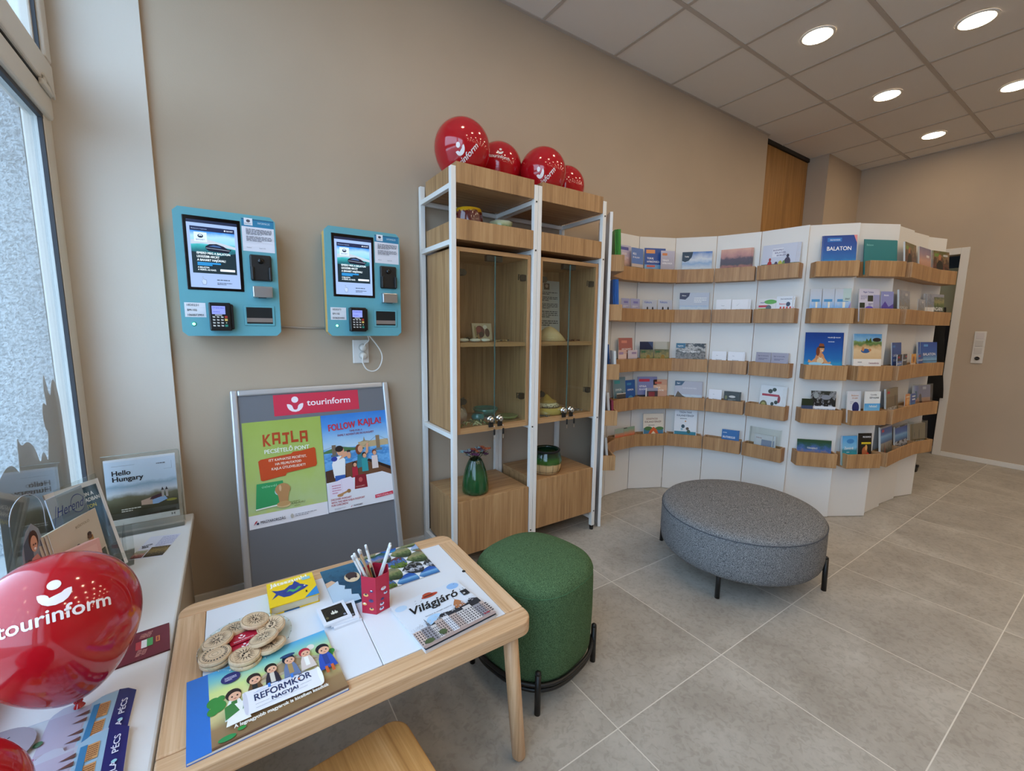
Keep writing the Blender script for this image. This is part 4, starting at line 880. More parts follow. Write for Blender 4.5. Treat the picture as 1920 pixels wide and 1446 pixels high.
# row, panel, from, to, height, depth slot, cover, copies behind, label start
BR = [
 (1,1,.01,.146,.244,'b','pinkcastle',2,'pale pink castle-hill brochure'), (1,1,.125,.250,.230,'f','bluetown',1,'blue city brochure with pale figures'),
 (1,2,.03,.20,.247,'b','bluetag',2,'dark blue brochure with an orange tag'), (1,2,.15,.262,.226,'f','olive',1,'olive green vineyard brochure'),
 (1,3,.052,.262,.222,'b','clouds',3,'wide cloudscape brochure over flat fields'), (1,4,.04,.24,.226,'b','duskhills',4,'dusk hills brochure pile with pink sky'),
 (1,5,.028,.24,.228,'b','cyclists',4,'cyclists brochure pile with a red-shirted rider'), (1,6,.076,.265,.255,'b','balaton',4,'big blue magazine titled BALATON with twin church towers'),
 (1,7,.008,.24,.226,'b','teal',4,'plain teal-green book'), (1,8,.01,.25,.223,'b','wine',2,'dark wine-cellar magazine'), (1,9,.02,.26,.228,'b','sunset',2,'mauve sunset magazine'), (1,10,.01,.225,.23,'b','wine2',2,'dark wine-cellar magazine at the far end'),
 (2,1,.03,.121,.159,'f','lilac',1,'lilac leaflet left of its twin'), (2,1,.13,.235,.161,'f','lilac2',1,'lilac leaflet right of its twin'),
 (2,2,.02,.135,.157,'f','hikers',1,'hikers leaflet with black silhouettes, left of the pair'), (2,2,.145,.262,.160,'f','hikers2',1,'hikers leaflet with black silhouettes, right of the pair'),
 (2,3,.052,.26,.217,'b','landscape',3,'pale sky landscape brochure with a navy corner'), (2,4,.033,.135,.163,'b','tokaj',1,'white card leaflet reading TOKAJ'), (2,4,.139,.247,.160,'b','balcard',3,'white card leaflet reading BALATON'),
 (2,5,.042,.150,.156,'f','map',1,'red and green folded MAP leaflet'), (2,5,.153,.25,.170,'f','cyclingmap',3,'white cycling map leaflet with red riders'),
 (2,6,.03,.098,.215,'b','castle',2,'narrow castle-by-the-water leaflet, left of three'), (2,6,.102,.170,.215,'b','castle2',2,'narrow castle-by-the-water leaflet, middle of three'), (2,6,.174,.265,.215,'b','castlestack',3,'castle leaflet fan with an upright word, rightmost'),
 (2,7,.012,.16,.214,'b','magazine',2,'lilac and white news magazine'), (2,7,.175,.262,.200,'b','mountain',1,'violet mountain leaflet'), (2,8,.01,.24,.215,'b','greytown',2,'grey aerial town magazine'),
 (2,9,.02,.16,.167,'f','greytown2',1,'small grey town leaflet'), (2,10,.01,.235,.22,'b','ngarn',3,'white-cornered magazine titled UNGARN'),
 (3,1,.055,.21,.243,'b','salmon',2,'salmon red KECSKEMÉT brochure'), (3,1,.022,.113,.153,'f','pink',1,'small pink leaflet'), (3,1,.130,.235,.150,'f','lilacvine',1,'small lilac vineyard leaflet'),
 (3,2,.029,.139,.214,'b','navy',1,'navy blue leaflet standing behind'), (3,2,.023,.130,.153,'f','forest',1,'small forest leaflet, left of the pair'), (3,2,.137,.256,.154,'f','forest2',1,'small forest leaflet, right of the pair'),
 (3,3,.048,.26,.205,'b','cave',3,'grey cave photo brochure with a blue corner'), (3,4,.03,.130,.150,'b','whitecard',1,'blank-looking white card leaflet, left of the pair'), (3,4,.141,.245,.150,'b','whitecard2',3,'blank-looking white card leaflet, right of the pair'),
 (3,5,.045,.142,.156,'b','greycard',1,'small grey-mauve leaflet, left of the pair'), (3,5,.146,.245,.156,'b','greycard2',3,'small grey-mauve leaflet, right of the pair'),
 (3,6,.030,.250,.303,'b','sea',4,'tall blue magazine of a bather in sunglasses'), (3,7,.02,.225,.297,'b','beach',2,'tall white magazine of a sandy beach with parasol'),
 (3,8,.01,.21,.240,'b','lake',1,'blue magazine reading LAKE BALATON'), (3,8,.03,.13,.160,'f','small',1,'small leaflet before the LAKE magazine, left of two'), (3,8,.15,.24,.160,'f','small2',1,'small dark HUNGARY leaflet, right of two'),
 (3,9,.03,.13,.157,'f','small3',1,'small orange UNGARN leaflet'), (3,10,.01,.235,.239,'b','balaton3',3,'blue BALATON magazine by the doorway'), (3,9,.18,.28,.154,'f','small4',1,'small bright blue HUNGARY leaflet'),
 (4,1,.015,.150,.244,'b','tealgrey',1,'grey-teal brochure with a dark slope'), (4,1,.150,.262,.216,'b','blue4',1,'royal blue brochure with a round dome'), (4,1,.025,.124,.125,'f','paper4',1,'low cream leaflet'),
 (4,2,.026,.190,.237,'b','purple',2,'purple brochure with a crimson tag'), (4,2,.160,.275,.215,'b','peach',2,'peach orange brochure'), (4,2,.083,.185,.151,'f','red4',1,'small red and grey leaflet in front'),
 (4,3,.057,.256,.207,'b','landscape4',3,'brown cliff landscape brochure'), (4,4,.027,.118,.155,'b','white4',1,'small white leaflet'), (4,4,.138,.240,.153,'f','dark4',3,'small blackish leaflet'),
 (4,5,.093,.240,.221,'b','cherries',3,'white brochure with dark leaves and cherries'), (4,6,.097,.245,.207,'b','night',2,'night bridge photo brochure'), (4,6,.034,.103,.154,'f','lavender',1,'small lavender field leaflet'),
 (4,7,.014,.114,.213,'b','circle4',2,'white leaflet with a navy disc'), (4,7,.118,.234,.213,'f','lake4',2,'turquoise lake leaflet'), (4,8,.01,.26,.222,'b','hungary4',3,'sand-brown magazine titled HUNGARY'),
 (4,9,.02,.11,.167,'f','orange4',1,'small orange leaflet'), (4,9,.13,.24,.162,'f','blueS',1,'small blue and white leaflet'), (4,10,.01,.22,.209,'b','woman',3,'lilac sunset brochure with a standing silhouette'),
 (5,1,.022,.119,.151,'f','pink5',1,'red dusk leaflet, left of the pair'), (5,1,.124,.25,.149,'f','sunset5',1,'red dusk leaflet, right of the pair'), (5,2,.091,.264,.239,'b','sziget',2,'cream SZIGETKÖZI KALANDTÉRKÉP map'),
 (5,3,.07,.235,.291,'b','tisza',2,'tall pale blue TISZA-TAVI KALANDTÉRKÉP map'), (5,4,.144,.250,.160,'f','helikon',4,'thick block of blue lake leaflets'), (5,5,.083,.205,.158,'b','white5',4,'white leaflet pile with a lake photo'),
 (5,6,.041,.249,.166,'b','pano',2,'wide green panorama booklet'), (5,7,.014,.125,.203,'b','zamardi',3,'turquoise Zamárdi leaflet'), (5,7,.132,.235,.22,'b','black5',2,'black and yellow programme leaflet'),
 (5,8,.01,.25,.254,'b','hungary5',3,'blue-skied magazine titled HUNGARY'), (5,9,.01,.26,.222,'b','hungary6',2,'dark HUNGARY magazine between two others'), (5,10,.015,.225,.209,'b','ngarn5',3,'brown magazine titled UNGARN'),
 (1,-1,.028,.17,.24,'f','greenbook',9,'bright green guide seen edge-on'), (2,-1,.028,.17,.24,'f','bluebook',9,'dark blue guide seen edge-on'), (3,-1,.028,.12,.17,'f','stone',3,'small dark photo leaflet'), (3,-1,.10,.25,.21,'b','bluebook',2,'blue-grey guide behind a small leaflet'),
 (4,-1,.05,.20,.20,'b','stone',3,'grey photo brochure pile'), (4,-1,.04,.13,.15,'f','redbook',3,'dark red booklets'), (5,-1,.05,.21,.20,'b','fan5',3,'fanned grey-white leaflets'),
]
for (row, k, u0, u1, hh, fb, st, nc, lab) in BR:
    a, u, n, Lk = pframe(k)
    wd = u1-u0; t = .0028 if nc > 1 else .0016
    pr = Print(wd, hh, .00022); pr.slab(t, {'greenbook': '3f8a34', 'bluebook': '2f63a8', 'teal': '1c6a70', 'redbook': '8a3444'}.get(st, 'd8d6d0')); draw(pr, BC[st])
    d = .052 if fb == 'b' else .070
    z = ROWZ[row]+.0125
    ang = math.radians(5.5 if fb == 'b' else 3.0)
    V = Vector((0, 0, 1))*math.cos(ang)-n*math.sin(ang)
    O = a+u*u0+n*d; O.z = z
    where = {-1: 'nearest the rack', 0: 'nearest the rack'}.get(k, '')
    side = ('far left' if k <= 1 else 'left' if k <= 3 else 'middle' if k <= 5 else 'right' if k <= 7 else 'far right')
    full_label = lab+', '+ROWN[row]+' row, '+side
    o = tag(pr.build('brochure', frame_mat(O, u, V)), full_label, 'brochure', 'brochures standing in the oak trays')
    rnd = random.Random(row*100+k*10+int(u0*1000))
    for c in range(nc):
        Oc = O-n*(t+.0009)*(c+1)*(1.0 if fb == 'b' else .9)+u*(rnd.uniform(.0, .010)*(1 if k >= 4 and nc > 2 else .4)*(1)*(c+1)*(.7))+Vector((0, 0, 0))
        if (Oc-a).dot(n) < .02+math.sin(ang)*hh*.6 and fb == 'b': pass
        if (Oc-a).dot(u)+wd > Lk-.029: Oc -= u*((Oc-a).dot(u)+wd-(Lk-.029))
        dup(o, frame_mat(Oc, u, V), 'copy behind the front '+lab+', '+ROWN[row]+' row', 'copies of the '+lab+' in the '+ROWN[row]+' row')
# clear plastic dividers in two of the trays
def clear_holder(k, row, u0, u1, hh, label):
    a, u, n, Lk = pframe(k); O = a+u*u0+n*.060; O.z = ROWZ[row]+.0125
    m = MB(); w = u1-u0
    m.box(0, 0, 0, w, hh, .0018, ACRYL); m.box(0, 0, -.034, .0018, hh, 0, ACRYL); m.box(w-.0018, 0, -.034, w, hh, 0, ACRYL)
    o = m.build('brochure_holder'); o.matrix_world = frame_mat(O, u, Vector((0, 0, 1))*math.cos(.07)-n*math.sin(.07)); tag(o, label, 'holder')
clear_holder(5, 5, .05, .25, .21, 'clear plastic holder round the white leaflet pile in the bottom row')
clear_holder(2, 3, .15, .27, .215, 'clear plastic holder behind the right forest leaflet, middle row')
clear_holder(10, 5, .03, .225, .23, 'clear plastic holder at the door end of the bottom row')
clear_holder(10, 4, .03, .225, .22, 'clear plastic holder at the door end of the fourth row')

# ================================================================ ticket kiosks
TEAL = flat('62a6b2', .45); TEALD = flat('5a9ca6', .5); YEL = flat('e8bd6a', .5); SCRF = flat('04060c', .12)
def kiosk(loc, label, num, led):
    t = thing('ticket_kiosk', label, 'ticket kiosk', loc)
    w, h = .357, .512
    def oc(c, ins=0): return [(c, ins), (w-c, ins), (w-ins, c), (w-ins, h-c), (w-c, h-ins), (c, h-ins), (ins, h-c), (ins, c)]
    Mx = Matrix(((1, 0, 0, 0), (0, 0, 1, 0), (0, 1, 0, 0), (0, 0, 0, 1)))   # x,z drawn; depth along y
    # body behind (y from -.066 to 0), yellow band, teal front plate
    m = MB(); m.prism(oc(.022, .008), -.058, -.001, TEALD, M=Mx); m.build('rear_case', t)
    m = MB(); m.prism(oc(.020, .001), -.116, -.058, YEL, M=Mx); m.build('yellow_band', t)
    m = MB(); m.prism(oc(.018, 0), -.131, -.116, TEAL, M=Mx); m.build('front_case', t)
    def P(x0, z0, x1, z1, eps=.0003): return Print(x1-x0, z1-z0, eps), frame_mat((x0, -.1312, z0), (1, 0, 0), (0, 0, 1))
    def put(pr, M, name, par=t):
        o = pr.build(name); o.parent = par; o.matrix_local = M; return o
    # screen
    m = MB(); m.box(.029, -.1335, .188, .226, -.120, .482, SCRF, .002); s_ = m.build('screen', t)
    pr = Print(.172, .268, .0002)
    pr.rect(0, 0, 1, 1, glow('a3bfee', .58)); pr.rect(0, .955, 1, 1, glow('16264c', .5)); pr.rect(.06, .215, .94, .905, 'screen_sea'); pr.rect(.06, .84, .94, .905, glow('162552', .5))
    pr.poly([(.06, .53), (.35, .52), (.6, .48), (.94, .54), (.94, .215), (.06, .215)], glow('0b2733', .6))
    pr.poly([(.06, .70), (.3, .735), (.94, .64), (.94, .60), (.3, .66), (.06, .64)], glow('cfe0f2', .5))
    pr.poly([(.34, .585), (.40, .55), (.78, .535), (.86, .595), (.78, .60), (.70, .635), (.56, .665), (.42, .655), (.34, .62)], glow('0c1838', .4)); pr.poly([(.40, .62), (.66, .61), (.62, .635), (.5, .645)], glow('3f68a4', .5)); pr.line(.35, .595, .82, .578, .0012, glow('c9d8ee', .6))
    pr.rect(.13, .68, .38, .82, glow('c9dcf5', .7)); pr.ell(.255, .765, .055, .028, glow('1c3a5a', .3)); pr.ell(.255, .772, .032, .014, glow('c9dcf5', .7)); pr.ell(.255, .758, .02, .012, glow('1c3a5a', .3)); pr.text('BAHART', .17, .70, .022, glow('3a5a7a', .4), .17)
    pr.text('BAHART', .78, .863, .018, glow('e8f0ff', .8), .13); pr.ell(.745, .872, .016, .010, glow('e8f0ff', .8)); pr.text('Balatoni hajózás', .09, .863, .014, glow('9ab0dc', .8), .3)
    for i, tx in enumerate(('ISMERD MEG A BALATON', 'LEGSZEBB ARCÁT', 'A BAHART HAJÓIVAL!')):
        pr.text(tx, .16, .50-.052*i, .032, glow('dcebf5', .8), (.66, .44, .56)[i], 'l', 2.0)
    pr.rect(.16, .352, .62, .378, glow('1f78b4', .9)); pr.rect(.16, .328, .45, .35, glow('1f78b4', .9))
    pr.text('A BALATON', .16, .29, .022, glow('dcebf5', .8), .22, 'l', 2.0); pr.text('A VÍZRŐL AZ IGAZI.', .16, .255, .022, glow('dcebf5', .8), .36, 'l', 2.0); pr.rect(.60, .255, .90, .287, glow('dce8f5', .8))
    ink = glow('26344c', .25); pr.poly([(.20, .10), (.22, .085), (.235, .10), (.235, .16), (.252, .16), (.255, .125), (.31, .115), (.315, .075), (.30, .04), (.235, .04), (.225, .065)], glow('7d92b5', .5)); pr.poly([(.207, .10), (.222, .09), (.238, .105), (.24, .155), (.249, .155), (.25, .12), (.303, .11), (.306, .077), (.294, .046), (.24, .046), (.23, .07)], glow('b4cbef', .62))
    pr.lines(.52, .115, .95, .14, 1, ink); pr.lines(.52, .05, .82, .09, 2, ink)
    o = pr.build('screen_image'); o.parent = s_; o.matrix_local = frame_mat((.0415, -.1337, .199), (1, 0, 0), (0, 0, 1))
    # instruction sheet
    x0, z0, x1, z1 = .231, .362, .351, .496
    pr, M = P(x0, z0, x1, z1); pr.rect(0, 0, 1, 1, 'e4e3ec'); pr.rect(-.0, .76, 1, 1, '2a80a8'); pr.rect(0, .97, 1, 1.0, '155a80'); pr.rect(.08, .80, .34, 1.02, 'ececf2'); pr.ell(.21, .93, .06, .045, '4a4a56'); pr.text('BAHART', .10, .83, .035, '6a6a76', .2)
    pr.text('INFORMÁCIÓ', .5, .86, .06, 'cfe6f0', .38); pr.lines(.12, .52, .92, .71, 5, '54545e'); pr.lines(.12, .32, .92, .49, 4, '6a6a74'); pr.line(.1, .28, .92, .28, .0004, '9a9aa4')
    pr.text('Android', .12, .10, .03, '54545e', .14); pr.text('Apple iOS', .5, .10, .03, '54545e', .2); put(pr, M, 'instruction_sheet')
    # dark phone-holder shaped reader
    m = MB(); m.box(.252, -.146, .238, .334, -.130, .348, BLACK, .006); m.box(.254, -.158, .240, .266, -.140, .298, BLACK, .005); m.box(.320, -.158, .240, .332, -.140, .298, BLACK, .005)
    m.lathe([(.012, 0), (.011, .008), (.004, .010)], flat('0a0a0a', .2), seg=20, M=Matrix.Translation((.293, -.145, .322)) @ Matrix.Rotation(PI/2, 4, 'X')); m.build('card_holder', t)
    m = MB(); m.box(.255, -.166, .166, .330, -.130, .214, STEEL, .004); m.box(.275, -.161, .164, .305, -.150, .1662, DARK, 0); m.build('barcode_reader', t)
    m = MB(); m.box(.218, -.1345, .044, .336, -.130, .132, TEAL, .003); m.build('slot_frame', t)
    m = MB(); m.box(.227, -.1352, .053, .326, -.131, .124, DARK, .001); m.box(.2275, -.1356, .060, .3255, -.1345, .078, flat('8a7d75', .3), 0); m.build('ticket_slot', t)
    pr, M = P(.013, .077, .084, .136); pr.rect(0, 0, 1, 1, 'e2e4ea')
    for i, tx in enumerate(num): pr.text(tx, .12, .76-.34*i, .15, '33353c', (.55, .45, .75)[i], 'l', 1.0)
    for y in (.66, .34): pr.line(.1, y, .95, y, .0003, 'a0a4ac')
    put(pr, M, 'number_label')
    m = MB(); m.lathe([(.009, -.0), (.009, .0008), (.0, .001)], flat('2fa08a', .3), seg=20, M=Matrix.Translation((.040, -.131, .049)) @ Matrix.Rotation(PI/2, 4, 'X')); m.lathe([(.0058, 0), (.0058, .0015), (.003, .002)], glow('7dffe0', 2.0), seg=18, M=Matrix.Translation((.040, -.1315, .049)) @ Matrix.Rotation(PI/2, 4, 'X')); m.build('status_light', t)
    # card terminal
    te = thing_child('card_terminal', t)
    m = MB(); m.box(.094, -.168, .022, .171, -.131, .138, flat('0c0d10', .3), .005, 2); m.box(.168, -.160, .028, .180, -.131, .132, flat('16171a', .35), .004); m.build('terminal_case', te)
    pr = Print(.066, .104, .0003); pr.rect(.10, .60, .80, .92, glow('7f8ee6', .75)); pr.text('OTP BANK MENÜ', .14, .82, .05, glow('2a3aa0', .2), .6); pr.lines(.16, .68, .75, .72, 1, glow('4a5ac0', .4)); pr.rect(.25, .545, .62, .585, 'c9c9c9')
    for r_ in range(4):
        for c_ in range(4):
            x, y = .12+c_*.215, .46-r_*.115
            col = 'd0d0cc' if c_ < 3 else ('b5372c', 'e6c66a', 'd8e6c8', '2f8a78')[r_]
            if c_ == 3 and r_ == 2: pr.ell(x+.06, y+.03, .03, .02, col)
            else: pr.poly([(x, y+.01), (x+.05, y), (x+.13, y), (x+.13, y+.05), (x+.05, y+.05), (x, y+.065)] if c_ < 3 else [(x-.02, y-.01), (x+.13, y-.01), (x+.13, y+.075), (x-.02, y+.075)], col)
    o = pr.build('keypad'); o.parent = te; o.matrix_local = frame_mat((.098, -.1684, .028), (1, 0, 0), (0, 0, 1))
    return t
def thing_child(name, par):
    o = bpy.data.objects.new(name, None); COL.objects.link(o); o.parent = par; o.empty_display_size = .02; return o
kiosk((-.147, WY-.002, 1.257), 'teal wall-mounted ticket machine nearer the window, left of the pair', ('1820231', 'BM-102', '1060073901'), 1)
kiosk((.411, WY-.002, 1.257), 'teal wall-mounted ticket machine above the wall socket, right of the pair', ('1820273', 'BM-102', '0106251055'), 1)
m = MB(); m.tube([(.205, WY-.006, 1.30), (.30, WY-.006, 1.294), (.42, WY-.006, 1.292)], .0045, flat('b9aca0', .5), 8); tag(m.build('power_cable'), 'thin beige cable on the wall between the two ticket machines', 'cable')
# socket and plugs
t = thing('wall_socket', 'double white wall socket under the right ticket machine', 'socket', (.590, WY, 1.172))
m = MB(); m.box(-.041, -.010, -.062, .041, -.0, .062, flat('e2e0dc', .35), .004); m.build('cover_plate', t)
m = MB()
for dz in (.021, -.021): m.lathe([(.020, .0105), (.0205, .012), (.0205, .014), (.017, .0145)], flat('c9c6c0', .5), seg=28, M=Matrix.Translation((.008, 0, dz)) @ Matrix.Rotation(PI/2, 4, 'X'))
m.build('socket_ring', t)
for dz, pth, lb in ((.021, [(.598, -.045, 1.200), (.603, -.048, 1.215), (.622, -.045, 1.225), (.626, -.04, 1.238), (.618, -.04, 1.262)], 'white plug in the upper socket with a short cable up to the kiosk'),
                (-.021, [(.592, -.04, 1.151), (.588, -.042, 1.128), (.590, -.042, 1.109), (.607, -.042, 1.077), (.642, -.04, 1.064), (.675, -.04, 1.082), (.694, -.04, 1.129), (.689, -.04, 1.170), (.658, -.04, 1.218), (.622, -.04, 1.262)], 'white plug in the lower socket with a long looping cable')):
    pt = thing('power_plug', lb, 'plug', (.598, WY-.0145, 1.172+dz))
    m = MB(); m.lathe([(.0185, 0), (.0185, .018), (.016, .024), (.004, .026)], flat('d5d0c8', .4), seg=24, M=Matrix.Rotation(PI/2, 4, 'X')); m.build('plug_body', pt)
    # smooth the path
    P2 = [Vector((x-.598, y+.0145, z-1.172-dz)) for x, y, z in pth]
    for _ in range(2):
        Q = [P2[0]]
        for i in range(len(P2)-1): Q += [P2[i]*.75+P2[i+1]*.25, P2[i]*.25+P2[i+1]*.75]
        P2 = Q+[P2[-1]]
    m = MB(); m.tube(P2, .0032, flat('e6e4e0', .4), 8); m.build('cable', pt)
# switches on the end wall
t = thing('switch_plate', 'tall white switch and socket strip on the wall right of the doorway', 'switch', (EX, 1.035, 1.165))
m = MB(); m.box(-.010, -.042, -.160, 0, .042, .160, flat('d6d0c8', .4), .004); m.build('cover_plate', t)
for i, z in enumerate((.115, .040, -.035)):
    m = MB(); m.box(-.0135, -.028, z-.03, -.010, .028, z+.03, flat('c6bfb6' if i else 'cfc6c2', .4), .002); m.build('rocker', t)
m = MB(); m.lathe([(.026, 0), (.026, .002), (.020, .0022), (.018, .0)], flat('cdc6bd', .4), seg=28, M=Matrix.Translation((-.0100, 0, -.112)) @ Matrix.Rotation(-PI/2, 4, 'Y')); m.box(-.0128, -.012, -.118, -.012, .012, -.106, flat('4a4642', .5)); m.build('socket_face', t)

# ================================================================ poster stand leaning on the wall
LB = math.atan2(.24, 1.005)
e = thing('poster_stand', 'grey poster board in a silver frame leaning on the wall behind the table', 'poster board', (-.003, 2.07, 0))
e.rotation_euler = (-LB, 0, 0)
def eb(mb, x0, z0, x1, z1, y0, y1, mat_, bev=.0): mb.box(x0, y0, z0, x1, y1, z1, mat_, bev, 3)
EW, EH = .720, 1.035
ALU = flat('c9cbcf', .3, .6)
for (x0, z0, x1, z1) in ((0, .02, .028, EH), (EW-.028, .02, EW, EH), (.028, EH-.028, EW-.028, EH), (.028, .02, EW-.028, .048)):
    m = MB(); eb(m, x0, z0, x1, z1, -.006, .018, ALU, .007); m.build('frame_rail', e)
m = MB(); eb(m, .026, .046, EW-.026, EH-.026, .004, .012, flat('6c6e74', .45)); m.build('board', e)
for x in (0.002, EW-.03):
    m = MB(); m.box(x, .0, 0, x+.028, .018, .022, BLACK, .003); m.build('foot', e)
def eprint(x0, z0, x1, z1, name, label, cat, y=.0035):
    pr = Print(x1-x0, z1-z0, .00015); M = e.matrix_basis @ frame_mat((x0, y, z0), (1, 0, 0), (0, 0, 1)); return pr, M
bpy.context.view_layer.update()
def fin(pr, M, name, label, cat): return tag(pr.build(name, M), label, cat)
kz = EH/1.012
pr, M = eprint(.170, .902, .560, 1.003, '', '', ''); pr.slab(.0006, 'c9304c'); pr.rect(0, 0, 1, 1, 'd1304e'); pr.logo(.235, .50, .44, 'f4e8ee'); pr.text('tourinform', .37, .385, .30, 'fbf2f5', .52, 'l', 1.6)
fin(pr, M, 'sign_card', 'red tourinform sign card at the top of the poster board', 'sign')
# green poster
pr, M = eprint(.036, .402, .368, .884, '', '', ''); pr.slab(.0004, 'dcdcd8'); pr.rect(0, 0, 1, 1, 'green_poster'); pr.rect(0, 0, 1, .125, 'ebe9f0')
# KAJLA in block letters
def kajla(pr, x, y, w, h, col, word='KAJLA'):
    s = w/(len(word)*1.18-.18); tk = .26
    G = {'K': [[(0, 0), (tk, 0), (tk, .38), (.68, 0), (1, 0), (.42, .52), (1, 1), (.66, 1), (tk, .62), (tk, 1), (0, 1)]],
         'A': [[(0, 0), (tk, 0), (tk, 1), (0, 1)], [(1-tk, 0), (1, 0), (1, 1), (1-tk, 1)], [(tk, .80), (1-tk, .80), (1-tk, 1), (tk, 1)], [(tk, .30), (1-tk, .30), (1-tk, .50), (tk, .50)]],
         'J': [[(.62-tk/2, .15), (.62+tk/2, .0), (.62+tk/2, 1), (.62-tk/2, 1)], [(.1, .78), (1, .78), (1, 1), (.1, 1)], [(.05, 0), (.75, 0), (.6, .22), (.05, .22)]],
         'L': [[(0, 0), (tk, 0), (tk, 1), (0, 1)], [(tk, 0), (.95, 0), (.95, .22), (tk, .22)]]}
    for i, ch in enumerate(word):
        for g in G[ch]: pr.poly([(x+(i*1.18+p[0])*s, y+p[1]*h+(.01 if i % 2 else 0)) for p in g], col)
kajla(pr, .235, .755, .57, .115, 'b5451f')
pr.text('PECSÉTELŐ PONT', .245, .685, .038, 'f2f6e8', .57, 'l', 2.2)
pr.poly([(.175, .44), (.16, .62), (.19, .635), (.45, .65), (.57, .655), (.60, .672), (.70, .672), (.88, .69), (.895, .675), (.90, .52), (.88, .50), (.50, .475), (.48, .45), (.40, .448), (.20, .43)], 'c94a1c')
for i, tx in enumerate(('ITT KAPHATSZ PECSÉTET,', 'HA FELMUTATOD', 'KAJLA ÚTLEVELEDET!')): pr.text(tx, .53, .605-.042*i, .023, 'f7ead8', (.48, .33, .43)[i], 'c', 2.0)
pr.poly([(.09, .17), (.36, .185), (.45, .25), (.44, .41), (.12, .41)], '2f9a5c'); pr.poly([(.09, .165), (.36, .178), (.36, .19), (.09, .178)], 'e6efe2'); pr.text('útlevél', .18, .365, .022, '9fd8b0', .18); pr.ell(.38, .31, .05, .035, 'b9dfe6')
pr.ell(.43, .325, .095, .058, 'b98a5a'); pr.poly([(.38, .19), (.48, .19), (.50, .27), (.51, .31), (.35, .31), (.37, .26)], 'b98a5a'); pr.ell(.43, .175, .085, .027, 'd9bd8a'); pr.ell(.43, .188, .085, .024, 'c39a66'); pr.ell(.40, .34, .015, .03, 'd9b48a')
pr.text('KAJLA.HU', .53, .165, .018, '5a5a2a', .17); pr.lines(.5, .19, .72, .20, 1, '7a8a3a'); pr.lines(.56, .145, .68, .155, 1, '7a8a3a')
pr.poly([(.05, .035), (.085, .055), (.10, .075), (.075, .068)], 'b3263c'); pr.ell(.10, .045, .015, .01, '23284c'); pr.text('MAGYARORSZÁG', .135, .04, .025, '2a2a40', .3, 'l', 1.5); pr.ell(.52, .055, .02, .022, 'b9b4ac'); pr.lines(.56, .045, .84, .075, 2, '9a98a0')
fin(pr, M, 'poster', 'green KAJLA poster, left of the two on the poster board', 'poster')
# blue poster
pr, M = eprint(.370, .406, .693, .884, '', '', ''); pr.slab(.0004, 'dcdcd8'); pr.rect(0, 0, 1, 1, 'e6e8f0'); pr.rect(0, .58, 1, 1, 'postersky'); pr.rect(0, .36, 1, .64, 'danube')
pr.poly([(0, .62), (.2, .66), (.45, .63), (.6, .635), (.6, .60), (0, .60)], '4f7a4c'); pr.rect(.52, .615, 1, .68, 'c2ab84'); pr.poly([(.55, .68), (.60, .69), (.615, .735), (.63, .69), (.70, .68)], '9a8a70'); pr.rect(.80, .58, .86, .73, '8a7358'); pr.rect(.77, .565, .89, .59, '6f7a80'); pr.rect(.12, .57, .18, .68, '7a6a58'); pr.rect(.10, .56, .20, .58, '5f6a72')
pr.line(0, .64, .12, .66, .0012, '5a5a60'); pr.line(.18, .67, .6, .60, .0008, '6a6a70'); pr.line(.86, .72, 1, .66, .001, '5a5a60'); pr.line(.6, .63, .80, .72, .001, '5a5a60')
pr.text('FOLLOW', .10, .83, .068, 'c9283c', .40, 'l', 2.6, .05); pr.text('KAJLA!', .55, .855, .068, 'c9283c', .36, 'l', 2.6, .02)
pr.text('TIME FOR A', .50, .80, .020, '8a3a5a', .2, 'c', 1.2); pr.text('FAMILY ADVENTURE IN HUNGARY', .50, .765, .022, '8a3a5a', .56, 'c', 1.2)
pr.poly([(0, .30), (0, .42), (.5, .47), (1, .36), (1, .30)], '4a3026'); pr.poly([(.30, .28), (.30, .47), (.5, .49), (.72, .44), (1, .33), (1, .28)], '6f4a34'); pr.poly([(.62, .47), (.66, .49), (1, .37), (1, .34)], '2c1d1a')
# the family at the rail
def kid(pr, x, y, s, hair, shirt, skin='e0a583'):
    pr.poly([(x-.05*s, y-.16*s), (x+.05*s, y-.16*s), (x+.045*s, y-.02*s), (x-.045*s, y-.02*s)], shirt); pr.ell(x, y+.018*s, .034*s, .028*s, hair); pr.ell(x+.006*s, y+.006*s, .028*s, .023*s, skin)
pr.poly([(.12, .34), (.28, .34), (.30, .52), (.24, .56), (.14, .55), (.10, .48)], 'eef0f2'); pr.ell(.14, .535, .045, .025, '2a3f9c'); pr.rect(.13, .27, .28, .36, '2f5fb0'); pr.ell(.24, .61, .055, .05, 'e0a583'); pr.ell(.225, .635, .06, .033, '1f1a1c'); pr.poly([(.20, .52), (.33, .55), (.34, .60), (.30, .60), (.26, .56)], 'e0a583'); pr.ell(.36, .60, .03, .012, '2a2426'); pr.ell(.36, .555, .03, .035, 'e0a583')
pr.poly([(.46, .40), (.62, .42), (.60, .55), (.50, .58)], '2f7f8c'); pr.ell(.515, .60, .05, .055, '7a3f2a'); pr.ell(.54, .605, .038, .038, 'e0a583'); pr.poly([(.60, .52), (.66, .56), (.67, .66), (.64, .66), (.625, .58), (.59, .55)], 'e0a583')
kid(pr, .59, .52, 1.0, '1f1a1c', '2f9aa0'); kid(pr, .75, .535, 1.0, '7a3f2a', 'e6d5d0'); kid(pr, .43, .44, .9, '1f1a1c', 'b3263c'); 
pr.poly([(0, 0), (1, 0), (1, .28), (.85, .33), (0, .30)], 'e6e8f0')
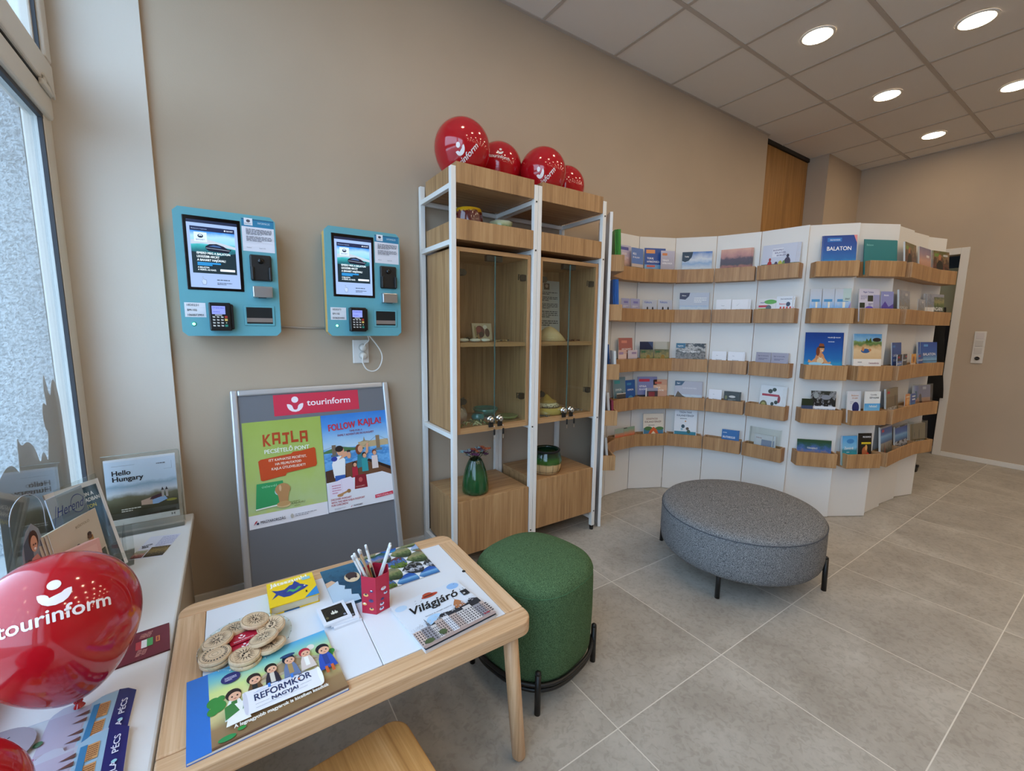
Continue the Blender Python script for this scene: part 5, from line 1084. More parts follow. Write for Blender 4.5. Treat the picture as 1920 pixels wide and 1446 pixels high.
pr.poly([(.03, .14), (.24, .17), (.40, .20), (.38, .31), (.35, .33), (.22, .32), (.03, .28)], 'e9dff0'); pr.lines(.07, .18, .2, .28, 4, 'c98aa8'); pr.line(.22, .17, .21, .31, .0006, 'b09ac0'); pr.poly([(.40, .19), (.60, .19), (.59, .335), (.42, .33)], '8c1f2e'); pr.text('HUNGARY', .42, .205, .015, 'e3b0a8', .14); pr.ell(.50, .28, .03, .025, 'c25a5a')
pr.ell(.18, .155, .045, .016, 'b98a5a'); pr.poly([(.18, .15), (.30, .175), (.30, .195), (.18, .17)], 'b98a5a'); pr.ell(.31, .185, .03, .02, 'a5784a')
pr.text('DISCOVER HUNGARY', .04, .112, .020, 'b3263c', .30, 'l', 1.0); pr.text('WITH THE NEW KAJLA PASSPORT', .04, .082, .020, 'b3263c', .50, 'l', 1.0); pr.text('FOR CHILDREN!', .04, .054, .020, 'b3263c', .24, 'l', 1.0)
pr.text('HUNGARY', .36, .016, .018, '3a3a50', .14, 'l', 1.5); pr.poly([(.31, .012), (.335, .03), (.345, .035), (.33, .018)], 'b3263c'); pr.lines(.08, .015, .24, .035, 2, 'b0b0b8'); pr.poly([(.70, .055), (.99, .065), (.99, .10), (.70, .09)], 'd1304e'); pr.text('KAJLA-UTLEVEL.HU', .72, .068, .016, 'f6e4e8', .25)
fin(pr, M, 'poster', 'blue FOLLOW KAJLA! poster of a family on a boat, right on the board', 'poster')
# ================================================================ children's table
TZ = .480
tb = thing('childrens_table', 'low light pine table with white inset boards beside the windowsill', 'table', (.2625, 1.2075, 0))
X0, X1, Y0, Y1 = -.165-.2625, .690-.2625, .905-1.2075, 1.510-1.2075
def rrect(x0, y0, x1, y1, r, n=6, corners=(1, 1, 1, 1)):
    pts = []
    for (cx, cy, a0, on) in ((x1-r, y1-r, 0, corners[0]), (x0+r, y1-r, PI/2, corners[1]), (x0+r, y0+r, PI, corners[2]), (x1-r, y0+r, 1.5*PI, corners[3])):
        if on: pts += [(cx+r*math.cos(a0+PI/2*i/n), cy+r*math.sin(a0+PI/2*i/n)) for i in range(n+1)]
        else: pts.append((cx+(r if a0 in (0, 1.5*PI) else -r), cy+(r if a0 in (0, PI/2) else -r)))
    return pts
rl = .064
def rail(pts, mat_, name):
    m = MB(); m.prism(pts, TZ-.042, TZ, mat_); o = m.build(name, tb)
    b = o.modifiers.new('b', 'BEVEL'); b.width = .005; b.segments = 3; b.limit_method = 'ANGLE'; return o
rail(rrect(X0, Y0, X1, Y0+rl, .045, 8, (0, 0, 1, 1)), PINEX, 'front_rail')
rail(rrect(X0, Y1-rl, X1, Y1, .045, 8, (1, 1, 0, 0)), PINEX, 'back_rail')
rail(rrect(X0, Y0+rl+.0006, X0+.066, Y1-rl-.0006, .001, 1, (0, 0, 0, 0)), PINEY, 'end_rail')
rail(rrect(X1-.060, Y0+rl+.0006, X1, Y1-rl-.0006, .001, 1, (0, 0, 0, 0)), PINEY, 'end_rail')
xs = .272-.2625
for a, b in ((X0+.067, xs-.0008), (xs+.0008, X1-.061)):
    m = MB(); m.box(a, Y0+rl+.001, TZ-.012, b, Y1-rl-.001, TZ-.0005, flat('dfe1e6', .35), .0015); m.build('inset_board', tb)
m = MB(); m.box(X0+.06, Y0+rl-.01, TZ-.030, X1-.055, Y1-rl+.01, TZ-.0125, PINEX); m.build('underframe', tb)
m = MB(); m.lathe([(.006, 0), (.006, .0012)], DARK, (X1-.064, .022, TZ-.0008), 12); m.build('finger_hole', tb)
for sx, sy in ((1, -1), (1, 1), (-1, -1), (-1, 1)):
    m = MB(); tx, ty = (X1-.055 if sx > 0 else X0+.055), (Y1-.05 if sy > 0 else Y0+.05)
    top = Vector((tx, ty, TZ-.041)); bot = Vector((tx+sx*.032, ty+sy*(.012 if sy < 0 else .02), 0)); 
    ax = (bot-top).normalized(); P3 = [top, top.lerp(bot, .5), top.lerp(bot, .975), bot]
    rings = []
    for p, r in zip(P3, (.0225, .0215, .0205, .013)):
        rings.append([Vector((p.x+r*math.cos(2*PI*j/22), p.y+r*math.sin(2*PI*j/22), p.z)) for j in range(22)])
    m.loft(rings, PINEZ); m.build('leg', tb)

# ---- wooden stool in front of the table
st = thing('childrens_stool', 'small warm brown wooden stool at the bottom edge in front of the table', 'stool', (.205, .865, 0), .10)
m = MB(); m.prism(rrect(-.135, -.13, .135, .13, .045, 8), .262, .282, STOOLW); so = m.build('seat', st)
b = so.modifiers.new('b', 'BEVEL'); b.width = .006; b.segments = 3; b.limit_method = 'ANGLE'
for sx in (-1, 1):
    for sy in (-1, 1):
        m = MB(); m.tube([(sx*.085, sy*.08, .262), (sx*.115, sy*.115, 0)], .017, STOOLW, 16, r1=.013); m.build('leg', st)

# ---- grey ottoman
ot = thing('ottoman', 'large oval grey melange ottoman on four short black legs in the middle', 'ottoman', (2.287, 1.181, 0), .348)
def oval(a, b_, z, n=72, e=2.0): 
    out = []
    for j in range(n):
        c, s = math.cos(2*PI*j/n), math.sin(2*PI*j/n); out.append(Vector((a*math.copysign(abs(c)**(2/e), c), b_*math.copysign(abs(s)**(2/e), s), z)))
    return out
A, B = .432, .398
m = MB(); m.loft([oval(A*s, B*s, z) for s, z in ((.90, .128), (.955, .134), (.985, .150), (1.0, .19), (1.0, .26), (.998, .31), (.992, .338))], GREYF, (True, False)); m.build('side_cover', ot)
m = MB(); m.loft([oval(A*s, B*s, z) for s, z in ((.992, .338), (.985, .349), (.965, .358), (.92, .366), (.8, .373), (.6, .378), (.35, .380), (.1, .381))], GREYF, (False, True)); m.build('top_cushion', ot)
m = MB(); m.tube(oval(A*.994, B*.994, .3385), .0028, flat('4c5058', .9), 6, True); m.build('seam', ot)
for ang in (0, 1, 2, 3):
    px, py = ((1.935, 1.071), (2.456, .812), (2.191, 1.594), (2.69, 1.33))[ang]
    v_ = Vector((px-2.287, py-1.181)); v_ = Matrix.Rotation(-.348, 2) @ v_; d_ = v_.normalized()
    m = MB(); m.tube([(v_.x, v_.y, 0), (v_.x-d_.x*.004, v_.y-d_.y*.004, .17)], .0115, BLACK, 16)
    m.lathe([(.0115, .17), (.0105, .177), (.006, .182), (.001, .183)], BLACK, (v_.x-d_.x*.004, v_.y-d_.y*.004, 0), 16)
    m.tube([(v_.x-d_.x*.004, v_.y-d_.y*.004, .11), (v_.x-d_.x*.06, v_.y-d_.y*.06, .118), (v_.x-d_.x*.14, v_.y-d_.y*.14, .120)], .008, BLACK, 10); m.build('leg', ot)

# ---- green pouf
pf = thing('pouf', 'tall green wool pouf with a black base ring and legs at the right table corner', 'pouf', (.9295, 1.230, 0), .24)
Ap = .207
m = MB(); m.loft([oval(Ap*s, Ap*s, z, 72, 2.6) for s, z in ((.90, .093), (.95, .098), (.975, .115), (.99, .17), (1.0, .25), (1.0, .33), (.995, .385), (.985, .412))], GREEN, (True, False)); m.build('side_cover', pf)
m = MB(); m.loft([oval(Ap*s, Ap*s, z, 72, 2.6 if s > .8 else 2.3) for s, z in ((.985, .412), (.972, .424), (.94, .434), (.87, .444), (.72, .454), (.5, .460), (.3, .463), (.1, .464))], GREEN, (False, True)); m.build('top_cushion', pf)
m = MB(); m.tube(oval(Ap*.9855, Ap*.9855, .4125, 72, 2.6), .0013, flat('3f6b48', .9), 6, True); m.build('seam', pf)
m = MB(); m.tube(oval(Ap*1.005, Ap*1.005, .101, 72, 2.6), .0075, BLACK, 8, True); m.tube(oval(Ap*.985, Ap*.985, .079, 72, 2.6), .0075, BLACK, 8, True); m.build('base_ring', pf)
for (px, py) in ((.808, 1.039), (1.126, 1.109), (.733, 1.351), (1.050, 1.424)):
    v_ = Matrix.Rotation(-.24, 2) @ Vector((px-.9295, py-1.230)); v_ = v_*1.03; 
    m = MB(); m.tube([(v_.x, v_.y, 0), (v_.x, v_.y, .150)], .0105, BLACK, 16); m.lathe([(.0105, .150), (.0095, .157), (.005, .161), (.001, .162)], BLACK, (v_.x, v_.y, 0), 16); m.build('leg', pf)

# ================================================================ things on the table
def lay(name, O, U, w, h, thick, fill, label, cat, z=TZ, edge='dcdad4', group=None, Vd=None):
    U = Vector((U[0], U[1], 0)).normalized(); V = Vector((-U.y, U.x, 0)) if Vd is None else Vector((Vd[0], Vd[1], 0))
    pr = Print(w, h, .00014); pr.slab(thick, edge); fill(pr)
    return tag(pr.build(name, frame_mat((O[0], O[1], z+thick), U, V)), label, cat, group)
def f_reform(pr):
    pr.rect(0, 0, 1, 1, 'storybg')
    pr.ell(.83, .80, .035, .045, 'e9e4d8'); pr.poly([(.32, .55), (.32, .60), (.62, .80), (.90, .60), (.90, .55)], 'c9b596'); pr.poly([(.36, .59), (.62, .77), (.86, .59)], 'a98f6c')
    for x in (.36, .47, .58, .69, .80): pr.rect(x, .36, x+.03, .56, 'd3c2a2')
    for x, y, r in ((.03, .55, .05), (.06, .48, .055), (.02, .44, .04), (.08, .57, .03)): pr.ell(x, y, r, r*1.3, '3a8a3a')
    for x, y, r in ((.96, .56, .03), (.985, .60, .03)): pr.ell(x, y, r, r*1.3, '3a8a3a')
    pr.ell(.10, .06, .06, .03, '2f8a4a'); pr.ell(.20, .10, .03, .02, '3a9a4a'); pr.rect(0, .0, 1, .02, '6b4a33')
    pr.ell(.165, .80, .075, .075, '2a2a68'); pr.lines(.12, .77, .21, .83, 3, 'd9d4ea')
    ppl = [(.17, .52, '2c1c1a', 'f2efe6', 1.15, '3f7a3a'), (.33, .62, '2a1a16', '6b4a2c', 1.1, '2c2a26'), (.47, .67, '221814', '2a2430', 1.0, 'd9d0c0'), (.62, .69, '1f2a3a', '6a7a9c', 1.05, 'a98a5a'), (.76, .69, 'b3263c', 'd9c9c0', 1.0, 'f2efe6'), (.91, .62, '1c1a22', '2f50b0', 1.2, '2a3f8a')]
    for x, y, hair, coat, s, extra in ppl:
        pr.poly([(x-.065*s, y-.24*s), (x+.065*s, y-.24*s), (x+.05*s, y-.10*s), (x+.03*s, y-.03*s), (x-.03*s, y-.03*s), (x-.05*s, y-.10*s)], coat); pr.rect(x-.018*s, y-.19*s, x+.018*s, y-.05*s, extra)
        pr.ell(x, y+.025*s, .050*s, .066*s, hair); pr.ell(x+.007*s, y-.004, .040*s, .050*s, 'e6b08f'); pr.poly([(x-.045*s, y+.03*s), (x+.02*s, y+.055*s), (x+.05*s, y+.03*s), (x+.03*s, y+.075*s), (x-.03*s, y+.08*s)], hair)
        pr.ell(x-.010*s, y-.002, .006*s, .009*s, '2a2020'); pr.ell(x+.024*s, y-.002, .006*s, .009*s, '2a2020'); pr.ell(x+.008*s, y-.030*s, .010*s, .004*s, 'b3544a')
    pr.ell(.62, .755, .065, .025, '24406a'); pr.poly([(.10, .14), (.27, .14), (.24, .38), (.14, .38)], 'efece2'); pr.poly([(.10, .22), (.20, .28), (.16, .41), (.10, .38)], '3f7a3a'); pr.poly([(.22, .27), (.28, .37), (.24, .41)], '3f7a3a'); pr.rect(.875, .26, .90, .36, 'c9602c'); pr.rect(.925, .26, .95, .36, 'c9602c')
    pr.poly([(.25, .17), (.80, .135), (.82, .15), (.82, .40), (.79, .39), (.25, .47), (.23, .46), (.23, .19)], 'e9e6ea'); pr.ell(.245, .32, .018, .15, 'd3cfd8'); pr.ell(.82, .275, .018, .125, 'f4f2f4')
    pr.text('A', .51, .415, .030, '26305a', .025, 'c', 2); pr.text('REFORMKÖR', .31, .300, .085, '26305a', .44, 'l', 1.6); pr.text('NAGYJAI', .43, .225, .045, '26305a', .20, 'l', 3.0)
    pr.line(.31, .405, .48, .405, .0006, '3a6ab8'); pr.line(.54, .40, .74, .40, .0006, '3a6ab8'); pr.rect(.42, .40, .44, .455, '3a7ad0'); pr.rect(.60, .395, .62, .45, '3a7ad0'); pr.line(.33, .41, .42, .45, .0005, '3a7ad0'); pr.line(.44, .45, .52, .41, .0005, '3a7ad0'); pr.line(.52, .41, .60, .445, .0005, '3a7ad0'); pr.line(.62, .445, .72, .405, .0005, '3a7ad0')
    pr.ell(.652, .335, .010, .012, 'c9704a'); pr.line(.31, .245, .41, .245, .0006, '26305a'); pr.line(.65, .245, .74, .245, .0006, '26305a'); pr.line(.31, .20, .70, .20, .0006, '26305a')
    pr.text('A legnagyobb magyarok is kicsiben kezdték', .15, .075, .040, 'f2ece2', .70, 'l', 2.4)
rb = thing('picture_book', 'wide storybook A REFORMKÖR NAGYJAI with a blue spine, front left on the table', 'book', (-.112, .920, TZ))
Mr = frame_mat((0, 0, .0072), (1, .055, 0), (-.04, 1, 0)); 
m = MB(); m.box(-.001, .0015, -.0062, .2945, .2285, -.0008, flat('e6e2da', .6), .0, M=Mr); m.build('pages', rb)
pr = Print(.258, .231, .00014); pr.slab(.0008, 'd9d0c0'); f_reform(pr); o = pr.build('cover'); o.parent = rb; o.matrix_local = Mr @ Matrix.Translation((.038, 0, 0))
pr = Print(.040, .231, .00014); pr.slab(.0008, '2f6fc0'); pr.rect(0, 0, 1, 1, '2f70c4'); o = pr.build('spine_strip'); o.parent = rb; o.matrix_local = Mr @ Matrix.Translation((-.002, 0, 0))
m = MB(); m.box(-.002, 0, -.0070, .296, .231, -.0063, flat('2a62b0', .4), .0, M=Mr); m.build('back_cover', rb)
def f_vilag(pr):
    pr.rect(0, 0, 1, 1, 'd9dfe8'); pr.ell(.88, .90, .09, .07, '8fb8e6'); pr.ell(.36, .42, .12, .10, 'a9cdec'); pr.ell(.10, .88, .08, .06, 'b9d4ec')
    for x, y in ((.3, .9), (.36, .85), (.28, .84), (.55, .88), (.7, .75), (.9, .92)): pr.line(x, y, x+.025, y+.012, .0008, '2a2c34')
    pr.text('Világjáró', .13, .66, .15, '15171c', .70, 'l', 2.2, .0, .30); pr.text('feladatok és útinapló utazóknak', .27, .52, .022, '3a3f48', .38, 'l', .5, .0)
    pr.ell(.52, .90, .12, .035, 'b3422c'); pr.ell(.50, .93, .07, .045, 'b84a30'); pr.rect(.44, .895, .57, .915, '3a2018'); pr.rect(.885, .60, .985, .72, '23262c'); pr.line(.91, .72, .91, .77, .0012, '23262c'); pr.line(.96, .72, .96, .77, .0012, '23262c'); pr.rect(.90, .63, .93, .66, 'c9c9c9')
    pr.poly([(0, .30), (.12, .31), (.25, .34), (.34, .38), (.45, .46), (.58, .43), (.70, .46), (.82, .43), (.90, .50), (1, .45), (1, 0), (0, 0)], '2c2f36')
    pr.poly([(.16, .22), (.20, .32), (.225, .50), (.25, .32), (.31, .22), (.27, .22), (.23, .28), (.20, .22)], '6a707c'); pr.poly([(.66, .42), (.66, .50), (.70, .56), (.735, .60), (.77, .56), (.80, .50), (.80, .42)], 'b0744a'); pr.line(.735, .60, .735, .66, .001, '6b4a33')
    rnd = random.Random(5); x = .0
    while x < .97:
        w = rnd.uniform(.07, .12); t_ = rnd.uniform(.26, .36)+x*.06; c = rnd.choice(['b8a49a', 'c9c4c2', '9c8a84', 'd3d3d8', '8f8c92', 'c9b2a6']); pr.rect(x, .04, min(x+w, 1), t_, c)
        pr.up(); n = 3; 
        for i in range(n):
            for j in range(6):
                y = .08+j*.042
                if y < t_-.04: pr.poly([(x+w*(i+.25)/n, y), (min(1, x+w*(i+.75)/n), y), (min(1, x+w*(i+.75)/n), y+.025), (x+w*(i+.25)/n, y+.025)], '4a4448' if c[0] < 'd' else '6a7080', up=False)
        x += w+.004
    rnd = random.Random(6); pr.up()
    for i in range(110):
        x = rnd.random()*.97; y = .34+x*.12+rnd.uniform(-.03, .05); pr.poly([(x, y), (x+.012, y), (x+.012, y+.012), (x, y+.012)], 'c9ccd4', up=False)
    pr.ell(.30, .13, .05, .045, '4c5a3a'); pr.ell(.10, .09, .06, .04, '4c5a3a'); pr.rect(0, 0, 1, .05, 'a58f88'); pr.text('Scolar', .86, .07, .035, 'b3263c', .09, 'l', 2, 0, .2)
vb = thing('notebook', 'square notebook titled Világjáró with a tower and town houses, at the front right', 'book', (.372, .944, TZ))
Mv = frame_mat((0, 0, .009), (1, .10, 0), (-.09, 1, 0))
m = MB(); m.box(.001, .001, -.0088, .224, .217, -.0009, flat('cfcac6', .6), 0, M=Mv); m.build('pages', vb)
pr = Print(.226, .219, .00014); pr.slab(.0008, 'c9b8b4'); f_vilag(pr); o = pr.build('cover'); o.parent = vb; o.matrix_local = Mv
def f_teal(pr):
    pr.rect(0, 0, 1, 1, 'tealwater'); pr.rect(0, .90, 1, 1, '2a6480')
    for i in range(6): pr.line(.02, .85-.13*i, .98, .88-.13*i, .0005, '3a7088')
    pr.ell(.55, .62, .16, .13, 'd9c3a0'); pr.ell(.55, .67, .12, .08, '3f2f2c'); pr.ell(.48, .60, .03, .03, '2a2020'); pr.ell(.62, .60, .03, .03, '2a2020')
    pr.poly([(0, .05), (0, .62), (.12, .66), (.18, .60), (.25, .62), (.24, .52), (.34, .46), (.30, .38), (.42, .34), (.38, .22), (.5, .18), (.5, .05)], 'b9cddd'); pr.poly([(0, .52), (0, .64), (.14, .67), (.2, .6)], 'd9b493'); pr.poly([(.9, .6), (.8, .66), (.85, .75), (.95, .78), (1, .7)], 'e3b878')
lay('illustrated_map', (.218, 1.245), (1, .02), .150, .238, .0006, f_teal, 'dark teal illustrated sheet with a light stepped skyline, left behind the pencil cup', 'sheet')
def f_mos(pr):
    pr.rect(0, 0, 1, 1, 'e9eaec'); rnd = random.Random(2)
    ph = ['mosaic', 'lakeblue', 'forest', 'darkwine', 'night', 'town', 'pano', 'seablue', 'forest']
    for r_ in range(-1, 5):
        for c_ in range(-1, 4):
            cx, cy = c_*.37+(.185 if r_ % 2 else 0)+.1, r_*.25+.06; pts = []
            for i in range(28):
                a = 2*PI*i/28; sx = .182*math.copysign(abs(math.cos(a))**.8, math.cos(a)); sy = .150*math.sin(a)*(abs(math.sin(a))**.25)+.045*math.sin(2*a)
                pts.append((min(1, max(0, cx+sx)), min(1, max(0, cy+sy))))
            xs_ = [p[0] for p in pts]; ys_ = [p[1] for p in pts]
            if max(xs_)-min(xs_) < .04 or max(ys_)-min(ys_) < .04: continue
            q = [pts[0]]
            for p in pts[1:]:
                if abs(p[0]-q[-1][0])+abs(p[1]-q[-1][1]) > 1e-4: q.append(p)
            pr.poly(q, rnd.choice(ph))
lay('photo_mosaic_sheet', (.352, 1.262), (1, .02), .204, .234, .0007, f_mos, 'sheet of white-edged curvy photo shapes at the back right of the table', 'sheet', z=TZ+.0011)
def f_ycover(pr):
    pr.rect(0, 0, 1, 1, 'f0c91c'); pr.poly([(.02, 1), (1, 1), (1, .80), (.1, .80)], 'f3d12f')
    pr.text('Játsszunk!', .06, .80, .15, 'f7f3e8', .80, 'l', 3.2, .02)
    body = [(.20, .40), (.30, .26), (.42, .24), (.60, .32), (.74, .38), (.84, .46), (.74, .58), (.60, .68), (.46, .68), (.34, .56), (.20, .58), (.08, .66), (.16, .48), (.06, .28)]
    pr.poly(body, '2a3f8a'); pr.poly([(.52, .68), (.58, .82), (.68, .64)], '2a3f8a'); pr.poly([(.36, .42), (.44, .52), (.54, .44), (.64, .54), (.70, .50), (.60, .40), (.50, .36), (.44, .44)], '4fa85c'); pr.ell(.76, .50, .02, .02, 'f2f2f2'); pr.rect(.74, .74, .92, .86, '8fc0c8')
    pr.poly([(.70, 0), (1, 0), (1, .36)], '2f88c9'); pr.rect(.75, .20, .78, .28, '1f1f1f')
yb = thing('board_book', 'thick yellow board book titled Játsszunk! with a blue fish', 'book', (.055, 1.316, TZ))
Myb = frame_mat((0, 0, .026), (1, 0, 0), (0, 1, 0))
m = MB(); m.box(.003, .003, -.0235, .127, .132, -.0025, flat('cfc6a8', .6), .0, M=Myb); m.build('pages', yb)
pr = Print(.130, .135, .00014); pr.slab(.0024, 'e3bb1a'); f_ycover(pr); o = pr.build('cover'); o.parent = yb; o.matrix_local = Myb
m = MB(); m.box(0, 0, -.026, .130, .135, -.0236, flat('e3bb1a', .35), .0, M=Myb); m.box(0, 0, -.0235, .003, .135, -.0024, flat('e8c21c', .35), 0, M=Myb); m.box(.035, -.0004, -.0258, .075, .003, -.0236, flat('2f70b0', .35), 0, M=Myb); m.build('back_cover', yb)
# picture tiles
def f_card(kind):
    def g(pr):
        pr.rect(0, 0, 1, 1, 'e3e4ea'); pr.rect(.12, .14, .88, .88, '1d1a14'); pr.ell(.5, .5, .34, .28, '3a3424'); pr.ell(.5, .5, .31, .25, '1d1a14'); pr.rect(.38, .42, .62, .52, 'd9d4c0'); pr.rect(.44, .40, .48, .60, 'e9e4d4'); pr.rect(.54, .40, .57, .58, 'e9e4d4'); pr.ell(.8, .22, .05, .05, '8a8f9c'); pr.ell(.2, .3, .05, .06, '6a5f40')
    return g
for i, (O, U, zz, lab) in enumerate((((.196, 1.160), (1, .04), 0, 'white-framed dark picture tile lying lowest of the little pile beside the cup'), ((.190, 1.168), (1, -.06), .0062, 'white-framed dark picture tile in the middle of the little pile'), ((.172, 1.166), (1, .06), .0124, 'white-framed dark picture tile on top of the little pile'))):
    lay('picture_tile', O, U, .074, .088, .006, f_card(i), lab, 'tile', TZ+zz, 'dcdde3', 'picture tiles piled beside the pencil cup')
# pencil cup
cp = thing('pencil_cup', 'red hexagonal cardboard pencil cup with printed figures', 'cup', (.322, 1.207, TZ))
RC, HC = .0445, .113
def hexa(r, n=6, a0=.28): return [(r*math.cos(a0+2*PI*i/n), r*math.sin(a0+2*PI*i/n)) for i in range(n)]
REDC = flat('b5203c', .45)
m = MB(); o_, i_ = hexa(RC), hexa(RC-.002)
k = m.mi(REDC); bm_ = m.bm
vb0 = [bm_.verts.new((p[0], p[1], 0)) for p in o_]; vt0 = [bm_.verts.new((p[0], p[1], HC)) for p in o_]; vi = [bm_.verts.new((p[0], p[1], HC)) for p in i_]; vj = [bm_.verts.new((p[0], p[1], .003)) for p in i_]
for a_, b_ in ((vb0, vt0), (vt0, vi), (vi, vj)):
    for q in range(6): bm_.faces.new((a_[q], a_[(q+1) % 6], b_[(q+1) % 6], b_[q]))
bm_.faces.new(vb0[::-1]); bm_.faces.new(vj); m.build('cup_wall', cp)
for q in range(6):
    a_, b_ = Vector(o_[q]+(0,)), Vector(o_[(q+1) % 6]+(0,)); W_ = (b_-a_).length
    pr = Print(W_, HC, .00015); rnd = random.Random(q+3)
    for s_ in range(5):
        x, y = rnd.uniform(.2, .8), .12+.13*s_+rnd.uniform(-.03, .03); r_ = rnd.uniform(.12, .19)
        pr.ell(x, y, r_, r_*.25, rnd.choice(['d9d6e6', '2a3f80', 'e3b46a', '4a3a6a', 'c9d0e0'])); pr.ell(x, y+.02, r_*.5, r_*.12, rnd.choice(['2a2a50', 'e0b090', 'f0efe9', 'b3263c']))
    o = pr.build('printed_side'); o.parent = cp; o.matrix_local = frame_mat((a_.x, a_.y, 0), b_-a_, (0, 0, 1)) @ Matrix.Translation((0, 0, .0002))
bas = Vector((.322, 1.207, TZ))
def pencil(i, tip, base, body, label, leadup=True):
    t = thing('pencil', label, 'pencil', bas+Vector(base), 0, 'pencils in the red cup')
    d = Vector(tip)-Vector(base); Ln = d.length; q = d.to_track_quat('Z', 'Y'); t.rotation_mode = 'QUATERNION'; t.rotation_quaternion = q
    m = MB(); m.prism(hexa(.0037), .0, Ln-.016, flat(body, .35)); m.build('shaft', t)
    if leadup:
        m = MB(); m.lathe([(.0037, 0), (.0012, .013)], PINEX, (0, 0, Ln-.016), 12); m.build('sharpened_wood', t)
        m = MB(); m.lathe([(.0012, 0), (.0003, .004)], DARK, (0, 0, Ln-.003), 8); m.build('lead', t)
    else:
        m = MB(); m.lathe([(.0037, 0), (.0037, .014), (.003, .016)], flat('e3e3e3', .35), (0, 0, Ln-.016), 12); m.build('end_cap', t)
for i, (tip, base, c, lab, lu) in enumerate((
    ((-.058, -.006, .185), (.010, -.004, .006), 'e4e3e0', 'white pencil leaning furthest left in the cup', False),
    ((-.060, .012, .170), (.004, .012, .006), 'dedcd8', 'white pencil leaning left, lower behind the leftmost one', False),
    ((-.044, .000, .190), (.014, .004, .006), 'c9a57c', 'natural wood pencil leaning left with a pale cap', False),
    ((-.036, .018, .178), (.006, -.006, .006), 'e0dedb', 'white pencil standing second from the left', False),
    ((-.018, -.014, .150), (.016, -.018, .006), '24231f', 'dark pencil with its tip up', True),
    ((-.024, .000, .198), (.018, .010, .006), 'e6e5e2', 'tall white pencil in the middle of the cup', False),
    ((.048, -.004, .180), (-.016, -.008, .006), 'd9d9d6', 'white pencil leaning furthest right', False),
    ((.052, .012, .178), (-.012, .012, .006), 'e4e3e0', 'white pencil leaning right behind the furthest one', False),
    ((-.012, .014, .140), (.010, -.014, .006), 'd9b84a', 'short yellowish pencil inside the cup', True))):
    pencil(i, tip, base, c, lab, lu)
# glass dish with wooden medals
gd = thing('glass_dish', 'clear round glass dish holding wooden discs on the table', 'dish', (-.006, 1.222, TZ))
m = MB(); m.lathe([(.001, .0005), (.070, .0005), (.088, .006), (.103, .016), (.105, .018), (.103, .0185), (.087, .009), (.069, .0035), (.001, .0035)], GLASS, seg=56, cap=(False, False)); m.build('bowl', gd)
m = MB()
for i in range(26): a = 2*PI*i/26; m.lathe([(.0001, -.0016), (.0018, 0), (.0001, .0016)], CHROME, (.1035*math.cos(a), .1035*math.sin(a), .0165), 8)
m.build('rim_beads', gd)
DISC = wood('disc_wood', ['c4a27e', 'd6ba96', 'e3cdb0'], 'x', 1.4, .5, 20)
def medal(x, y, z, tilt, az, label, inv=0):
    t = thing('wooden_medal', label, 'medal', (x, y, z), 0, 'engraved wooden discs in the glass dish')
    t.rotation_euler = (tilt*math.sin(az), -tilt*math.cos(az), az)
    m = MB(); m.lathe([(.0325, 0), (.034, .0015), (.034, .0085), (.0325, .010)], DISC, seg=44); m.build('disc', t)
    pr = Print(1, 1, .00012); ink = flat('33251a', .7) if not inv else flat('4a443c', .7); rnd = random.Random(int(x*1000))
    def ring(r0, r1, n=40):
        for i in range(n): 
            a, b_ = 2*PI*i/n, 2*PI*(i+1)/n; pr.poly([(r0*math.cos(a), r0*math.sin(a)), (r1*math.cos(a), r1*math.sin(a)), (r1*math.cos(b_), r1*math.sin(b_)), (r0*math.cos(b_), r0*math.sin(b_))], ink, up=False)
    pr.up(); ring(.0305, .0312)
    if inv: ring(.026, .0265); ring(.020, .0203); ring(.013, .0135); ring(.006, .0066)
    n = 18 if not inv else 24
    pr.up()
    for i in range(n):
        a = 2*PI*i/n; r0, r1 = (.013, rnd.uniform(.022, .029)) if not inv else (.021, .0255)
        da = .09 if not inv else .07
        pr.poly([(r0*math.cos(a-da), r0*math.sin(a-da)), (r1*math.cos(a-(.0 if not inv else da)), r1*math.sin(a-(.0 if not inv else da))), (r1*math.cos(a+.001+(0 if not inv else da)), r1*math.sin(a+.001+(0 if not inv else da))), (r0*math.cos(a+da), r0*math.sin(a+da))], ink, up=False)
    if not inv:
        ring(.0118, .0125); pr.up()
        for i in range(9): qx, qy = rnd.uniform(-.009, .006), rnd.uniform(-.008, .006); pr.poly([(qx, qy), (qx+.004, qy), (qx+.004, qy+.003), (qx, qy+.003)], ink, up=False)
    o = pr.build('engraving'); o.parent = t; o.matrix_local = Matrix.Translation((0, 0, .0101))
zd = TZ+.0045
for a in ((-.030, 1.287, zd+.006, .16, 2.3, 'wooden disc at the back left of the dish', 0), (.016, 1.274, zd+.020, .14, 1.5, 'pale wooden disc highest at the back of the dish', 0), (.052, 1.243, zd+.010, .18, .6, 'wooden disc at the back right of the dish', 0),
          (.032, 1.186, zd+.020, .25, -.4, 'wooden disc leaning at the right of the dish, upper of two', 0), (.047, 1.166, zd+.006, .22, -.5, 'wooden disc leaning at the right of the dish, lower of two', 0), (-.012, 1.152, zd+.012, .10, -1.4, 'wooden disc at the front of the dish, upper of two', 0), (-.010, 1.150, zd+.0015, .10, -1.4, 'wooden disc at the front of the dish, lower of two', 0),
          (-.072, 1.192, zd+.0125, .0, .2, 'wooden disc with fine rings at the left of the dish, upper of two', 1), (-.071, 1.193, zd+.001, .0, .9, 'wooden disc at the left of the dish, lower of two', 1), (-.066, 1.246, zd+.014, .16, 2.9, 'wooden disc at the left rear of the dish', 0)):
    medal(*a)
